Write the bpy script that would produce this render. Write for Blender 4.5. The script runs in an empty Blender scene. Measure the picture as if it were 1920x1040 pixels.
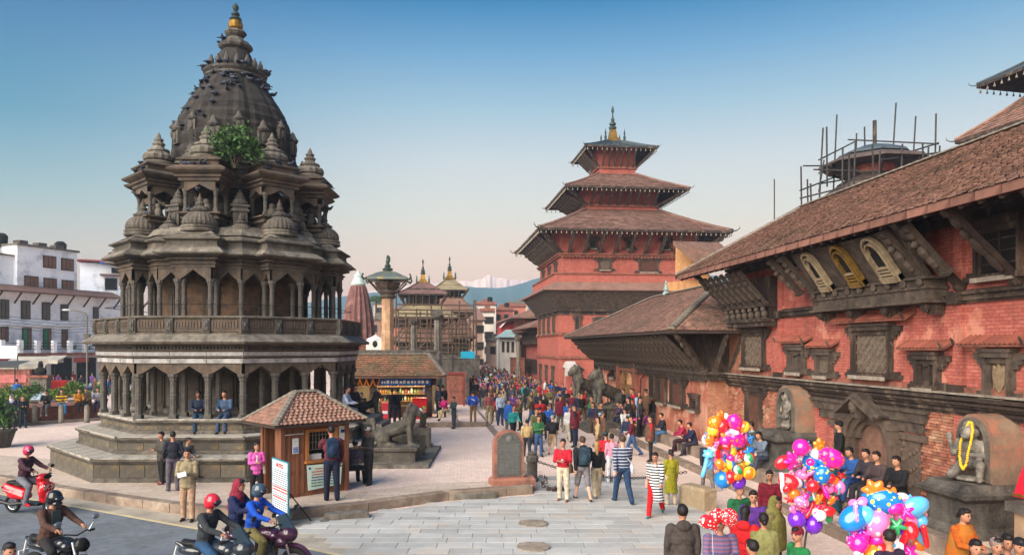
import bpy, bmesh, math, random
from math import sin, cos, pi, radians as rad, atan, tan, sqrt
from mathutils import Vector as V, Matrix as MX, Euler
from mathutils.bvhtree import BVHTree
sc = bpy.context.scene
RND = random.Random(7)
# ---------------------------------------------------------------- camera
TH = atan(160/1400.0); FPX = 1400.0; CAMH = 4.3; HOR = 650
cam = bpy.data.objects.new('camera', bpy.data.cameras.new('camera'))
sc.collection.objects.link(cam); sc.camera = cam
cam.location = (0, 0, CAMH); cam.rotation_euler = (pi/2, 0, -TH)
cam.data.sensor_width = 36; cam.data.lens = 36*FPX/1920; cam.data.shift_y = (HOR-520)/1920
cam.data.clip_end = 20000; cam.data.clip_start = 0.1
# ---------------------------------------------------------------- world, sun, exposure
sc.view_settings.view_transform = 'Standard'; sc.view_settings.look = 'None'
sc.view_settings.exposure = 0.85; sc.view_settings.gamma = 1; sc.view_settings.use_curve_mapping = False
W = bpy.data.worlds.new('World'); sc.world = W; W.use_nodes = True
nt = W.node_tree; nt.nodes.clear()
def lin(c):
    return tuple(((x/255/12.92) if x <= 10 else ((x/255+.055)/1.055)**2.4) for x in c)
def L4(c): return (*lin(c), 1)
o_ = nt.nodes.new('ShaderNodeOutputWorld'); bg = nt.nodes.new('ShaderNodeBackground'); bg2 = nt.nodes.new('ShaderNodeBackground')
sky = nt.nodes.new('ShaderNodeTexSky'); sky.sky_type = 'NISHITA'; sky.sun_disc = False
SUN_EL, SUN_AZ = 30, 224      # azimuth of the sun, degrees clockwise from +Y
sky.sun_elevation = rad(SUN_EL); sky.sun_rotation = rad(SUN_AZ); sky.altitude = 1300
tc = nt.nodes.new('ShaderNodeTexCoord'); sep = nt.nodes.new('ShaderNodeSeparateXYZ'); rp = nt.nodes.new('ShaderNodeValToRGB')
mr = nt.nodes.new('ShaderNodeMapRange'); mr.inputs[1].default_value = 0; mr.inputs[2].default_value = 0.6
nt.links.new(tc.outputs['Generated'], sep.inputs[0]); nt.links.new(sep.outputs[2], mr.inputs[0]); nt.links.new(mr.outputs[0], rp.inputs[0])
STOPS = [(0.0000, (0.6156, 0.3765, 0.2871)), (0.0594, (0.6156, 0.3765, 0.2871)), (0.1305, (0.6762, 0.4116, 0.2818)), (0.1833, (0.7266, 0.4866, 0.3198)), (0.2871, (0.5284, 0.4909, 0.3991)), (0.3985, (0.4028, 0.4274, 0.4220)), (0.5046, (0.2240, 0.3319, 0.3898)), (0.6043, (0.0946, 0.2228, 0.3524)), (0.6970, (0.0074, 0.1222, 0.2658)), (1.0000, (0.03, 0.12, 0.27))]
cr = rp.color_ramp
cr.elements[0].position = 0; cr.elements[0].color = (*STOPS[0][1], 1); cr.elements[1].position = 1; cr.elements[1].color = (*STOPS[-1][1], 1)
for p, c in STOPS[1:-1]:
    e = cr.elements.new(p); e.color = (*c, 1)      # linear radiance of the evening sky by height above the horizon
# the sky is deeper blue towards the west, away from the afterglow
mA = nt.nodes.new('ShaderNodeMapRange'); mA.interpolation_type = 'SMOOTHSTEP'; mA.inputs[1].default_value = .08; mA.inputs[2].default_value = -.56; nt.links.new(sep.outputs[0], mA.inputs[0])
mE = nt.nodes.new('ShaderNodeMapRange'); mE.inputs[1].default_value = .03; mE.inputs[2].default_value = .26; mE.inputs[3].default_value = .12; nt.links.new(sep.outputs[2], mE.inputs[0])
mM = nt.nodes.new('ShaderNodeMath'); mM.operation = 'MULTIPLY'; nt.links.new(mA.outputs[0], mM.inputs[0]); nt.links.new(mE.outputs[0], mM.inputs[1])
mX = nt.nodes.new('ShaderNodeMix'); mX.data_type = 'RGBA'; mX.blend_type = 'MULTIPLY'; nt.links.new(mM.outputs[0], mX.inputs[0]); nt.links.new(rp.outputs[0], mX.inputs[6]); mX.inputs[7].default_value = (.1, .42, .6, 1)
nt.links.new(mX.outputs[2], bg.inputs[0]); bg.inputs[1].default_value = 1.0
nt.links.new(sky.outputs[0], bg2.inputs[0]); bg2.inputs[1].default_value = 0.008
ad = nt.nodes.new('ShaderNodeAddShader'); nt.links.new(bg.outputs[0], ad.inputs[0]); nt.links.new(bg2.outputs[0], ad.inputs[1]); nt.links.new(ad.outputs[0], o_.inputs[0])
sun = bpy.data.objects.new('sun', bpy.data.lights.new('sun', 'SUN')); sc.collection.objects.link(sun)
sun.data.energy = 5.0; sun.data.angle = rad(60); sun.data.color = (1, 0.9, 0.78)
az = rad(SUN_AZ); el = rad(30)
sd = V((sin(az)*cos(el), cos(az)*cos(el), sin(el)))
sun.rotation_euler = sd.to_track_quat('Z', 'Y').to_euler(); sun.location = sd*50
sc.render.engine = 'CYCLES'
sc.cycles.max_bounces = 5; sc.cycles.diffuse_bounces = 3; sc.cycles.glossy_bounces = 2; sc.cycles.transmission_bounces = 4; sc.cycles.volume_bounces = 1
sc.cycles.volume_step_rate = 20

# ---------------------------------------------------------------- pixel -> place helpers (a survey of the square)
def ray(px, py=None):
    xc = (px-960)/FPX
    return V((xc*cos(TH)+sin(TH), -xc*sin(TH)+cos(TH)))       # per metre of depth
def G(px, py, z=0.0):
    zc = (CAMH-z)*FPX/(py-HOR); r = ray(px)*zc
    return V((r.x, r.y, z))
def D(px, py, zc):
    r = ray(px)*zc
    return V((r.x, r.y, CAMH+(HOR-py)*zc/FPX))
def HD(px, pytop, h=1.75, z=0.0):                               # standing figure known by the top of its head
    zc = (CAMH-z-h)*FPX/(pytop-HOR); r = ray(px)*zc
    return V((r.x, r.y, z))
def onX(X, px, py):                                             # point on the plane x = X
    a = TH+atan((px-960)/FPX); Y = X/tan(a); zc = X*sin(TH)+Y*cos(TH)
    return V((X, Y, CAMH+(HOR-py)*zc/FPX))
def onY(Y, px, py):
    a = TH+atan((px-960)/FPX); X = Y*tan(a); zc = X*sin(TH)+Y*cos(TH)
    return V((X, Y, CAMH+(HOR-py)*zc/FPX))

# ---------------------------------------------------------------- materials
MATS = {}
def nodes(m):
    m.use_nodes = True; n = m.node_tree; return n, n.nodes['Principled BSDF'], n.nodes, n.links
def mat(name, c, c2=None, scale=3.0, rough=0.85, bump=0.3, metal=0.0, detail=6, coord='Object', stretch=(1,1,1), island=0.0, emit=0, spec=0.3, c3=None, s3=0.6, bscale=None, trans=0, coat=0, bdist=0.02, speck=0):
    """colours are sRGB 0-255 of the surface itself"""
    if name in MATS: return MATS[name]
    m = bpy.data.materials.new(name); MATS[name] = m
    n, b, N, K = nodes(m)
    b.inputs['Roughness'].default_value = rough; b.inputs['Metallic'].default_value = metal
    b.inputs['Specular IOR Level'].default_value = spec
    if coat: b.inputs['Coat Weight'].default_value = coat; b.inputs['Coat Roughness'].default_value = 0.08
    if trans: b.inputs['Transmission Weight'].default_value = trans
    if c2 is None:
        c2 = tuple(x*0.8 for x in c)
    t = N.new('ShaderNodeTexCoord'); mp = N.new('ShaderNodeMapping'); mp.inputs['Scale'].default_value = stretch
    if coord == 'World':
        g = N.new('ShaderNodeNewGeometry'); K.new(g.outputs['Position'], mp.inputs[0])
    else:
        K.new(t.outputs[coord], mp.inputs[0])
    nz = N.new('ShaderNodeTexNoise'); nz.inputs['Scale'].default_value = scale; nz.inputs['Detail'].default_value = detail; nz.inputs['Roughness'].default_value = 0.65
    K.new(mp.outputs[0], nz.inputs['Vector'])
    r = N.new('ShaderNodeMapRange'); r.inputs[1].default_value = 0.33; r.inputs[2].default_value = 0.67; K.new(nz.outputs['Fac'], r.inputs[0])
    mx = N.new('ShaderNodeMix'); mx.data_type = 'RGBA'; mx.inputs[6].default_value = L4(c); mx.inputs[7].default_value = L4(c2)
    K.new(r.outputs[0], mx.inputs[0]); out = mx.outputs[2]
    if c3 is not None:
        nz3 = N.new('ShaderNodeTexNoise'); nz3.inputs['Scale'].default_value = s3; nz3.inputs['Detail'].default_value = 7; nz3.inputs['Roughness'].default_value = 0.7; K.new(mp.outputs[0], nz3.inputs['Vector'])
        r3 = N.new('ShaderNodeMapRange'); r3.inputs[1].default_value = 0.5; r3.inputs[2].default_value = 0.66; K.new(nz3.outputs['Fac'], r3.inputs[0])
        m3 = N.new('ShaderNodeMix'); m3.data_type = 'RGBA'; K.new(r3.outputs[0], m3.inputs[0]); K.new(out, m3.inputs[6]); m3.inputs[7].default_value = L4(c3); out = m3.outputs[2]
    if speck:
        nf = N.new('ShaderNodeTexNoise'); nf.inputs['Scale'].default_value = scale*11; nf.inputs['Detail'].default_value = 3; K.new(mp.outputs[0], nf.inputs['Vector'])
        ms = N.new('ShaderNodeMapping'); ms.inputs['Scale'].default_value = (4, 4, .45); K.new(g.outputs['Position'] if coord == 'World' else t.outputs[coord], ms.inputs[0]); nv = N.new('ShaderNodeTexNoise'); nv.inputs['Scale'].default_value = 1.3; nv.inputs['Detail'].default_value = 5; K.new(ms.outputs[0], nv.inputs['Vector'])
        av = N.new('ShaderNodeMath'); av.operation = 'MULTIPLY_ADD'; K.new(nv.outputs['Fac'], av.inputs[0]); av.inputs[1].default_value = 1.6; K.new(nf.outputs['Fac'], av.inputs[2])
        rf = N.new('ShaderNodeMapRange'); rf.inputs[1].default_value = .85; rf.inputs[2].default_value = 1.75; rf.inputs[3].default_value = 1-speck; rf.inputs[4].default_value = 1+speck*.8; K.new(av.outputs[0], rf.inputs[0])
        hs = N.new('ShaderNodeHueSaturation'); K.new(out, hs.inputs['Color']); K.new(rf.outputs[0], hs.inputs['Value']); out = hs.outputs[0]
    if island:
        g2 = N.new('ShaderNodeNewGeometry'); r2 = N.new('ShaderNodeMapRange'); r2.inputs[3].default_value = 1-island; r2.inputs[4].default_value = 1+island
        oi = N.new('ShaderNodeObjectInfo'); am = N.new('ShaderNodeMath'); am.operation = 'ADD'; fr = N.new('ShaderNodeMath'); fr.operation = 'FRACT'
        K.new(g2.outputs['Random Per Island'], am.inputs[0]); K.new(oi.outputs['Random'], am.inputs[1]); K.new(am.outputs[0], fr.inputs[0]); K.new(fr.outputs[0], r2.inputs[0])
        hv = N.new('ShaderNodeHueSaturation'); K.new(out, hv.inputs['Color']); K.new(r2.outputs[0], hv.inputs['Value']); out = hv.outputs[0]
    K.new(out, b.inputs['Base Color'])
    if emit:
        K.new(out, b.inputs['Emission Color']); b.inputs['Emission Strength'].default_value = emit
    if bump:
        nb = N.new('ShaderNodeTexNoise'); nb.inputs['Scale'].default_value = bscale or scale*5; nb.inputs['Detail'].default_value = 4; K.new(mp.outputs[0], nb.inputs['Vector'])
        bp = N.new('ShaderNodeBump'); bp.inputs['Strength'].default_value = bump; bp.inputs['Distance'].default_value = bdist
        K.new(nb.outputs['Fac'], bp.inputs['Height']); K.new(bp.outputs[0], b.inputs['Normal'])
    return m
def brickmat(name, c, c2, mortar, patch=None, w=0.24, h=0.072, mortar_w=0.01, flat=False, pscale=0.5, pthr=0.55, bump=0.6, stain=None, rot=0):
    """bricks laid in courses; flat=True: pavers on the ground"""
    if name in MATS: return MATS[name]
    m = bpy.data.materials.new(name); MATS[name] = m
    n, b, N, K = nodes(m); b.inputs['Roughness'].default_value = 0.9; b.inputs['Specular IOR Level'].default_value = 0.2
    g = N.new('ShaderNodeNewGeometry'); s = N.new('ShaderNodeSeparateXYZ'); K.new(g.outputs['Position'], s.inputs[0])
    cb = N.new('ShaderNodeCombineXYZ')
    if flat:
        K.new(s.outputs[0], cb.inputs[0]); K.new(s.outputs[1], cb.inputs[1])
    else:
        a = N.new('ShaderNodeMath'); a.operation = 'ADD'; K.new(s.outputs[0], a.inputs[0]); K.new(s.outputs[1], a.inputs[1]); K.new(a.outputs[0], cb.inputs[0]); K.new(s.outputs[2], cb.inputs[1])
    bt = N.new('ShaderNodeTexBrick'); bt.inputs['Scale'].default_value = 1; bt.inputs['Brick Width'].default_value = w; bt.inputs['Row Height'].default_value = h
    bt.inputs['Mortar Size'].default_value = mortar_w; bt.inputs['Mortar Smooth'].default_value = 0.3; bt.inputs['Bias'].default_value = 0.0
    mp = N.new('ShaderNodeMapping'); mp.inputs['Rotation'].default_value = (0, 0, rot); K.new(cb.outputs[0], mp.inputs[0]); K.new(mp.outputs[0], bt.inputs['Vector'])
    bt.inputs['Color1'].default_value = L4(c); bt.inputs['Color2'].default_value = L4(c2); bt.inputs['Mortar'].default_value = L4(mortar)
    out = bt.outputs['Color']
    def noise(scale, lo, hi, det=6, st=None):
        z = N.new('ShaderNodeTexNoise'); z.inputs['Scale'].default_value = scale; z.inputs['Detail'].default_value = det; z.inputs['Roughness'].default_value = 0.65; vm = N.new('ShaderNodeMapping'); vm.inputs['Scale'].default_value = st or (1,1,1); K.new(g.outputs['Position'], vm.inputs[0]); K.new(vm.outputs[0], z.inputs['Vector'])
        r = N.new('ShaderNodeMapRange'); r.inputs[1].default_value = lo; r.inputs[2].default_value = hi; K.new(z.outputs['Fac'], r.inputs[0]); return r.outputs[0]
    def mixin(f, col, blend='MIX', k=1.0):
        nonlocal out
        x = N.new('ShaderNodeMix'); x.data_type = 'RGBA'; x.blend_type = blend; mm = N.new('ShaderNodeMath'); mm.operation = 'MULTIPLY'; mm.inputs[1].default_value = k
        K.new(f, mm.inputs[0]); K.new(mm.outputs[0], x.inputs[0]); K.new(out, x.inputs[6]); x.inputs[7].default_value = L4(col); out = x.outputs[2]
    mixin(noise(6, .35, .7), tuple(q*.6 for q in c), k=.45)
    mixin(noise(22, .5, .75, 3), tuple(min(255, q*1.25+15) for q in c2), k=.5)
    if patch: mixin(noise(pscale, pthr, pthr+.05, 8), patch, k=.8)
    if stain: mixin(noise(1.1, .45, .75, 7), stain, k=.6)
    if not flat: mixin(noise(1.0, .52, .72, 6, (2.2, 2.2, .3)), tuple(q*.5 for q in c), k=.55)
    K.new(out, b.inputs['Base Color'])
    bp = N.new('ShaderNodeBump'); bp.inputs['Strength'].default_value = bump; bp.inputs['Distance'].default_value = 0.012; bp.invert = True
    K.new(bt.outputs['Fac'], bp.inputs['Height'])
    bp2 = N.new('ShaderNodeBump'); bp2.inputs['Strength'].default_value = .35; bp2.inputs['Distance'].default_value = .01; K.new(noise(30, .2, .8, 3), bp2.inputs['Height']); K.new(bp.outputs[0], bp2.inputs['Normal'])
    K.new(bp2.outputs[0], b.inputs['Normal'])
    return m
def stripemat(name, cols, period, axis=2, rough=.9):
    if name in MATS: return MATS[name]
    m = bpy.data.materials.new(name); MATS[name] = m
    n, b, N, K = nodes(m); b.inputs['Roughness'].default_value = rough
    t = N.new('ShaderNodeTexCoord'); s = N.new('ShaderNodeSeparateXYZ'); K.new(t.outputs['Object'], s.inputs[0])
    a = N.new('ShaderNodeMath'); a.operation = 'MULTIPLY'; a.inputs[1].default_value = 1/period; K.new(s.outputs[axis], a.inputs[0])
    f = N.new('ShaderNodeMath'); f.operation = 'FRACT'; K.new(a.outputs[0], f.inputs[0])
    r = N.new('ShaderNodeValToRGB'); r.color_ramp.interpolation = 'CONSTANT'; K.new(f.outputs[0], r.inputs[0])
    r.color_ramp.elements[0].color = L4(cols[0]); r.color_ramp.elements[1].position = 1/len(cols); r.color_ramp.elements[1].color = L4(cols[1])
    for i in range(2, len(cols)):
        e = r.color_ramp.elements.new(i/len(cols)); e.color = L4(cols[i])
    K.new(r.outputs[0], b.inputs['Base Color'])
    return m

# ---------------------------------------------------------------- object helpers
col = sc.collection
def tag(o, label=None, cat=None, group=None, kind=None):
    if label: o['label'] = label
    if cat: o['category'] = cat
    if group: o['group'] = group
    if kind: o['kind'] = kind
    return o
def thing(name, label, cat, loc=(0,0,0), rz=0, group=None, scale=1):
    o = bpy.data.objects.new(name, None); o.empty_display_size = .2; col.objects.link(o)
    o.location = loc; o.rotation_euler = (0, 0, rz); o.scale = (scale,)*3
    return tag(o, label, cat, group)
class MB:
    def __init__(s): s.v = []; s.f = []; s.m = []; s.M = None
    def add(s, vs, fs, mi=0):
        k = len(s.v)
        if s.M is not None: vs = [s.M @ V(v) for v in vs]
        s.v += [tuple(v) for v in vs]; s.f += [tuple(i+k for i in f) for f in fs]; s.m += [mi]*len(fs); return s
    def box(s, x0, x1, y0, y1, z0, z1, mi=0):
        return s.add([(x0,y0,z0),(x1,y0,z0),(x1,y1,z0),(x0,y1,z0),(x0,y0,z1),(x1,y0,z1),(x1,y1,z1),(x0,y1,z1)],
                     [(0,3,2,1),(4,5,6,7),(0,1,5,4),(1,2,6,5),(2,3,7,6),(3,0,4,7)], mi)
    def cbox(s, c, d, R=None, mi=0):
        vs = [V((x*d[0]/2, y*d[1]/2, z*d[2]/2)) for z in (-1,1) for x,y in ((-1,-1),(1,-1),(1,1),(-1,1))]
        if R is not None: vs = [R @ v for v in vs]
        return s.add([v+V(c) for v in vs], [(0,3,2,1),(4,5,6,7),(0,1,5,4),(1,2,6,5),(2,3,7,6),(3,0,4,7)], mi)
    def beam(s, p, q, w, h, mi=0, up=(0,0,1)):
        p = V(p); q = V(q); d = q-p; L = d.length
        if L < 1e-6: return s
        z = d/L; x = z.cross(V(up))
        if x.length < 1e-3: x = z.cross(V((1,0,0)))
        x.normalize(); y = x.cross(z)
        R = MX((x, z, -y)).transposed() if False else MX(((x.x, z.x, y.x),(x.y, z.y, y.y),(x.z, z.z, y.z)))
        return s.cbox((p+q)/2, (w, L, h), R, mi)
    def loft(s, rings, cap=True, mi=0, close=True):
        n = len(rings[0]); vs = [p for r in rings for p in r]; fs = []
        for i in range(len(rings)-1):
            for j in range(n if close else n-1):
                k = (j+1) % n
                fs.append((i*n+j, i*n+k, (i+1)*n+k, (i+1)*n+j))
        if cap and close:
            fs.append(tuple(range(n-1, -1, -1))); fs.append(tuple(range((len(rings)-1)*n, len(rings)*n)))
        return s.add(vs, fs, mi)
    def prism(s, poly, z0, z1, mi=0):
        return s.loft([[(x, y, z0) for x, y in poly], [(x, y, z1) for x, y in poly]], True, mi)
    def lathe(s, prof, n=12, cx=0, cy=0, rib=0, mi=0, ph=0, sx=1, sy=1):
        rings = []
        for r, z in prof:
            rings.append([(cx+sx*r*(1+rib*(1 if j % 2 else -1))*cos(ph+2*pi*j/n), cy+sy*r*(1+rib*(1 if j % 2 else -1))*sin(ph+2*pi*j/n), z) for j in range(n)])
        return s.loft(rings, True, mi)
    def tube(s, pts, r, n=6, mi=0, r1=None):
        pts = [V(p) for p in pts]; rings = []
        for i, p in enumerate(pts):
            d = (pts[min(i+1, len(pts)-1)]-pts[max(i-1, 0)]).normalized()
            x = d.cross(V((0,0,1)))
            if x.length < 1e-2: x = d.cross(V((1,0,0)))
            x.normalize(); y = d.cross(x)
            rr = r if r1 is None else r+(r1-r)*i/(len(pts)-1)
            rings.append([p+x*rr*cos(2*pi*j/n)+y*rr*sin(2*pi*j/n) for j in range(n)])
        return s.loft(rings, True, mi)
    def ell(s, c, r, n=10, m=6, R=None, mi=0):
        vs = []; fs = []
        for i in range(m+1):
            a = -pi/2+pi*i/m
            for j in range(n):
                p = V((r[0]*cos(a)*cos(2*pi*j/n), r[1]*cos(a)*sin(2*pi*j/n), r[2]*sin(a)))
                if R is not None: p = R @ p
                vs.append(p+V(c))
        for i in range(m):
            for j in range(n):
                k = (j+1) % n; fs.append((i*n+j, i*n+k, (i+1)*n+k, (i+1)*n+j))
        return s.add(vs, fs, mi)
    def torus(s, c, R1, r, axis='x', n=18, m=7, mi=0, a0=0, a1=2*pi):
        rings = []; full = abs(a1-a0-2*pi) < 1e-4; steps = n if full else n+1
        for i in range(steps):
            a = a0+(a1-a0)*i/n; ring = []
            for j in range(m):
                b = 2*pi*j/m; q = R1+r*cos(b); h = r*sin(b)
                u, w = q*cos(a), q*sin(a)
                p = {'x': (h, u, w), 'y': (u, h, w), 'z': (u, w, h)}[axis]
                ring.append(V(p)+V(c))
            rings.append(ring)
        if full: rings.append(rings[0])
        return s.loft(rings, not full, mi)
    def mesh(s, name, mats, smooth=False):
        me = bpy.data.meshes.new(name); me.from_pydata(s.v, [], s.f)
        for m in (mats if isinstance(mats, (list, tuple)) else [mats]): me.materials.append(m)
        if any(s.m): me.polygons.foreach_set('material_index', s.m)
        if smooth: me.polygons.foreach_set('use_smooth', [True]*len(me.polygons))
        me.update(); return me
    def build(s, name, mats, parent=None, smooth=False, kind=None, label=None, fix=True):
        me = s.mesh(name, mats, smooth)
        if fix:
            bm = bmesh.new(); bm.from_mesh(me); bmesh.ops.recalc_face_normals(bm, faces=bm.faces); bm.to_mesh(me); bm.free()
        return put(name, me, parent, kind=kind, label=label)
def put(name, me, parent=None, M=None, kind=None, label=None, loc=None, rz=None):
    o = bpy.data.objects.new(name, me); col.objects.link(o)
    if parent is not None: o.parent = parent
    if M is not None: o.matrix_basis = M
    if loc is not None: o.location = loc
    if rz is not None: o.rotation_euler = (0, 0, rz)
    if kind: o['kind'] = kind
    if label: o['label'] = label
    return o
def T(x, y, z, rz=0, s=1): return MX.Translation((x, y, z)) @ MX.Rotation(rz, 4, 'Z') @ MX.Scale(s, 4)
def kids(o): return KID.get(o.name, [])
def copy_tree(o, loc=None, rz=None, label=None, group=None, parent=None, lst=None):
    ch = lst if lst is not None else [x for x in col.objects if x.parent == o]
    c = o.copy(); col.objects.link(c)
    if parent is not None: c.parent = parent
    if loc is not None: c.location = loc
    if rz is not None: c.rotation_euler = (0, 0, rz)
    if label: c['label'] = label
    if group: c['group'] = group
    for x in ch: copy_tree(x, parent=c)
    return c

# ---------------------------------------------------------------- palette
STONE = mat('temple_stone', speck=0.42, c=(74,70,64), c2=(106,97,86), scale=1.6, rough=.9, bump=.9, c3=(58,55,50), s3=.9, bscale=14)
STONE_L = mat('pale_worn_stone', speck=0.42, c=(128,121,109), c2=(88,82,75), scale=2.2, rough=.9, bump=.8, c3=(84,78,68), s3=1.1, bscale=16)
STONE_W = mat('warm_sandstone', speck=0.42, c=(98,83,69), c2=(72,64,57), scale=2.0, rough=.9, bump=.9, c3=(70,66,62), s3=1.2, bscale=14)
STONE_D = mat('dark_carved_stone', speck=0.42, c=(68,64,60), c2=(98,92,84), scale=2.4, rough=.85, bump=.9, c3=(44,42,40), s3=1.0, bscale=22)
STONE_T = mat('tower_stone', speck=0.42, c=(40,38,37), c2=(60,55,51), scale=1.2, rough=.9, bump=.9, stretch=(1,1,3), c3=(56,52,50), s3=.8, bscale=9)
MARBLE = mat('greyed_marble_band', speck=0.28, c=(176,172,168), c2=(140,138,138), scale=2.0, rough=.6, bump=.2, c3=(110,106,100), s3=1.5)
GOLDD = mat('aged_gilt', (150,112,40), (96,76,36), 4, .45, .3, metal=.6)
GOLD = mat('gilt_metal', (166,128,52), (116,88,40), 3, .4, .2, metal=.6)
BRONZE = mat('green_bronze', (70,84,78), (44,52,50), 3, .55, .3, metal=.3)
WOOD = mat('dark_carved_wood', speck=0.28, c=(64,52,45), c2=(42,35,32), scale=5, rough=.8, bump=.9, stretch=(1,1,.4), bscale=30, c3=(104,88,74), s3=2.2)
WOODG = mat('weathered_grey_wood', speck=0.28, c=(94,81,70), c2=(60,52,47), scale=4, rough=.85, bump=.8, bscale=28, c3=(60,52,46), s3=2)
WOODB = mat('brown_kiosk_wood', speck=0.28, c=(134,86,60), c2=(104,66,48), scale=3, rough=.6, bump=.4, stretch=(3,3,.5), bscale=18)
WOODF = mat('light_wood_frame', (176,116,58), (146,92,46), 4, .6, .2)
SILL_GR = mat('greyed_timber_sill', speck=0.28, c=(156,144,130), c2=(116,104,94), scale=4, rough=.85, bump=.5)
DARK = mat('dark_recess', (30,27,26), (18,17,17), 3, .9, 0)
BRICK_P = brickmat('painted_red_brick', (190,112,98), (168,86,75), (134,80,72), w=.24, h=.078, mortar_w=.009, patch=(206,140,118), pscale=.8, pthr=.6, stain=(150,76,62))
BRICK_O = brickmat('raw_orange_brick', (176,116,86), (150,90,66), (160,136,114), w=.22, h=.066, mortar_w=.010, patch=(184,148,118), pscale=1.6, pthr=.58, stain=(130,74,54))
BRICK_T = brickmat('tower_pink_brick', (184,106,92), (166,90,78), (144,84,74), w=.34, h=.13, mortar_w=.014, stain=(168,88,74))
BRICK_L = brickmat('rough_low_wall_brick', (164,92,66), (128,62,48), (190,160,128), w=.23, h=.07, mortar_w=.014, patch=(150,84,62), pscale=.9)
PAVE = brickmat('pink_brick_paving', (236,209,194), (216,187,172), (188,162,150), w=.23, h=.115, mortar_w=.008, flat=True, patch=(204,180,164), pscale=.45, pthr=.52, bump=.3, stain=(206,184,172), rot=.05)
TILE = mat('clay_roof_tile', speck=0.28, c=(156,120,104), c2=(118,88,76), scale=2.5, rough=.9, bump=.5, island=.28, c3=(108,88,74), s3=.5, coord='World', bscale=20)
TILE2 = mat('kiosk_clay_tile', (150,114,98), (120,90,78), 5, .85, .4, island=.25, c3=(120,92,78), s3=2)
RIDGE = mat('grey_ridge_tile', (136,126,112), (96,88,78), 5, .9, .4, island=.15)
MOULD = mat('brick_moulding', speck=0.28, c=(150,92,74), c2=(116,72,60), scale=4, rough=.85, bump=.5, c3=(84,62,54), s3=2)
# ================================================================ GROUND
GR = mat('dusty_ground', (150,136,122), (122,112,102), .05, .95, .1, coord='World', c3=(100,96,84), s3=.02)
ASPH = mat('grey_asphalt', (116,122,128), (98,104,110), 1.2, .9, .5, coord='World', c3=(96,97,100), s3=.35, bscale=60, speck=.22)
SLAB = mat('grey_stone_slab', (176,175,171), (158,157,153), 1.3, .8, .35, coord='World', island=.13, c3=(176,164,150), s3=.6, bscale=12)
GUT = mat('sandy_gutter', (176,166,150), (150,140,126), 1.2, .95, .3, coord='World', c3=(126,118,108), s3=.9)
LINE = mat('faded_yellow_line', (206,188,140), (176,162,132), 3, .9, .1, coord='World')
PLAT = brickmat('brown_platform_paving', (196,178,162), (176,158,142), (146,130,116), w=.95, h=.46, mortar_w=.012, flat=True, bump=.4, stain=(190,174,156), rot=.1)
KERB = mat('kerb_stone', (140,122,106), (104,90,80), 2.2, .9, .6, coord='World', c3=(158,142,126), s3=1.2, bscale=14)
def sheet(name, poly, z, m, kind='structure', parent=None):
    b = MB(); b.add([(p[0], p[1], z) for p in poly], [tuple(range(len(poly)))]); o = b.build(name, m, parent, kind=kind); return o
sheet('ground', [(-8000,-300),(8000,-300),(8000,9000),(-8000,9000)], -.012, GR)
sheet('plaza_paving', [(-60,8),(60,8),(60,140),(-60,140)], -.006, PAVE)
KP = [G(-520,858), G(-250,880), G(0,907), G(110,929), G(320,961), G(430,970), G(541,975), G(690,958), G(840,937), G(998,925)]
YL = [G(-520,868), G(-250,890), G(0,926), G(160,953), G(330,984), G(520,1016), G(640,1041), G(800,1085)]
road_poly = [(p.x, p.y) for p in YL]+[(5, 9.0), (2, 3), (-60, 3), (-60, 26)]
sheet('road', road_poly, .002, ASPH)
sheet('gutter_strip', [(p.x,p.y) for p in KP[:8]]+[(p.x,p.y) for p in YL[:7][::-1]], .004, GUT)
b = MB()
for i in range(len(YL)-2):
    p, q = YL[i], YL[i+1]; n_ = V((q.y-p.y, -(q.x-p.x), 0)).normalized()*.06
    b.add([p-n_, q-n_, q+n_, p+n_], [(0,1,2,3)])
b.M = MX.Translation((0,0,.009)); b.v = [(x,y,.009) for x,y,z in b.v]; b.M = None
b.build('road_marking', LINE, kind='structure')
# slabs of the crossing, each laid on its own
def inside(p, poly):
    c = False; n = len(poly)
    for i in range(n):
        a, d = poly[i], poly[(i+1) % n]
        if (a[1] > p[1]) != (d[1] > p[1]) and p[0] < (d[0]-a[0])*(p[1]-a[1])/(d[1]-a[1])+a[0]: c = not c
    return c
SP = [G(545,980), G(690,962), G(840,940), G(1000,928), G(1010,892), G(1130,893), G(1250,893), G(1290,925), G(1335,975), G(1400,1040), G(1440,1100), G(760,1100), G(655,1041), G(560,1020)]
SPoly = [(p.x, p.y) for p in SP]
pav = sheet('stone_crossing', SPoly, .0, mat('slab_joint', (168,164,158), (150,146,140), 3, .95, .3, coord='World'))
slm = []
for k in range(5):
    w = .86+.1*k-.2; b = MB(); j = .012
    b.loft([[(-w/2,-.2,0),(w/2,-.2,0),(w/2,.2,0),(-w/2,.2,0)], [(-w/2,-.205,.011),(w/2,-.205,.011),(w/2,.205,.011),(-w/2,.205,.011)], [(-w/2+j,-.205+j,.017),(w/2-j,-.205+j,.017),(w/2-j,.205-j,.017),(-w/2+j,.205-j,.017)]])
    slm.append((w, b.mesh('slab_mesh', SLAB)))
ns = 0
for r_ in range(0, 44):
    y = 10.2+r_*.425; x = -7-RND.random()*.6
    while x < 9:
        w, me = RND.choice(slm); cx = x+w/2
        a = -TH; X = cx*cos(a)-y*sin(a); Y = cx*sin(a)+y*cos(a)
        x += w+.010
        if inside((X, Y), SPoly) and all(inside((X+dx, Y+dy), SPoly) for dx, dy in ((-.3,0),(.3,0),(0,-.15),(0,.15))):
            ns += 1; o = put('paving_slab', me, pav, MX.Translation((X, Y, RND.uniform(0,.004))) @ MX.Rotation(a+RND.uniform(-.008,.008), 4, 'Z') @ MX.Rotation(RND.uniform(-.003,.003), 4, 'X'))
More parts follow.
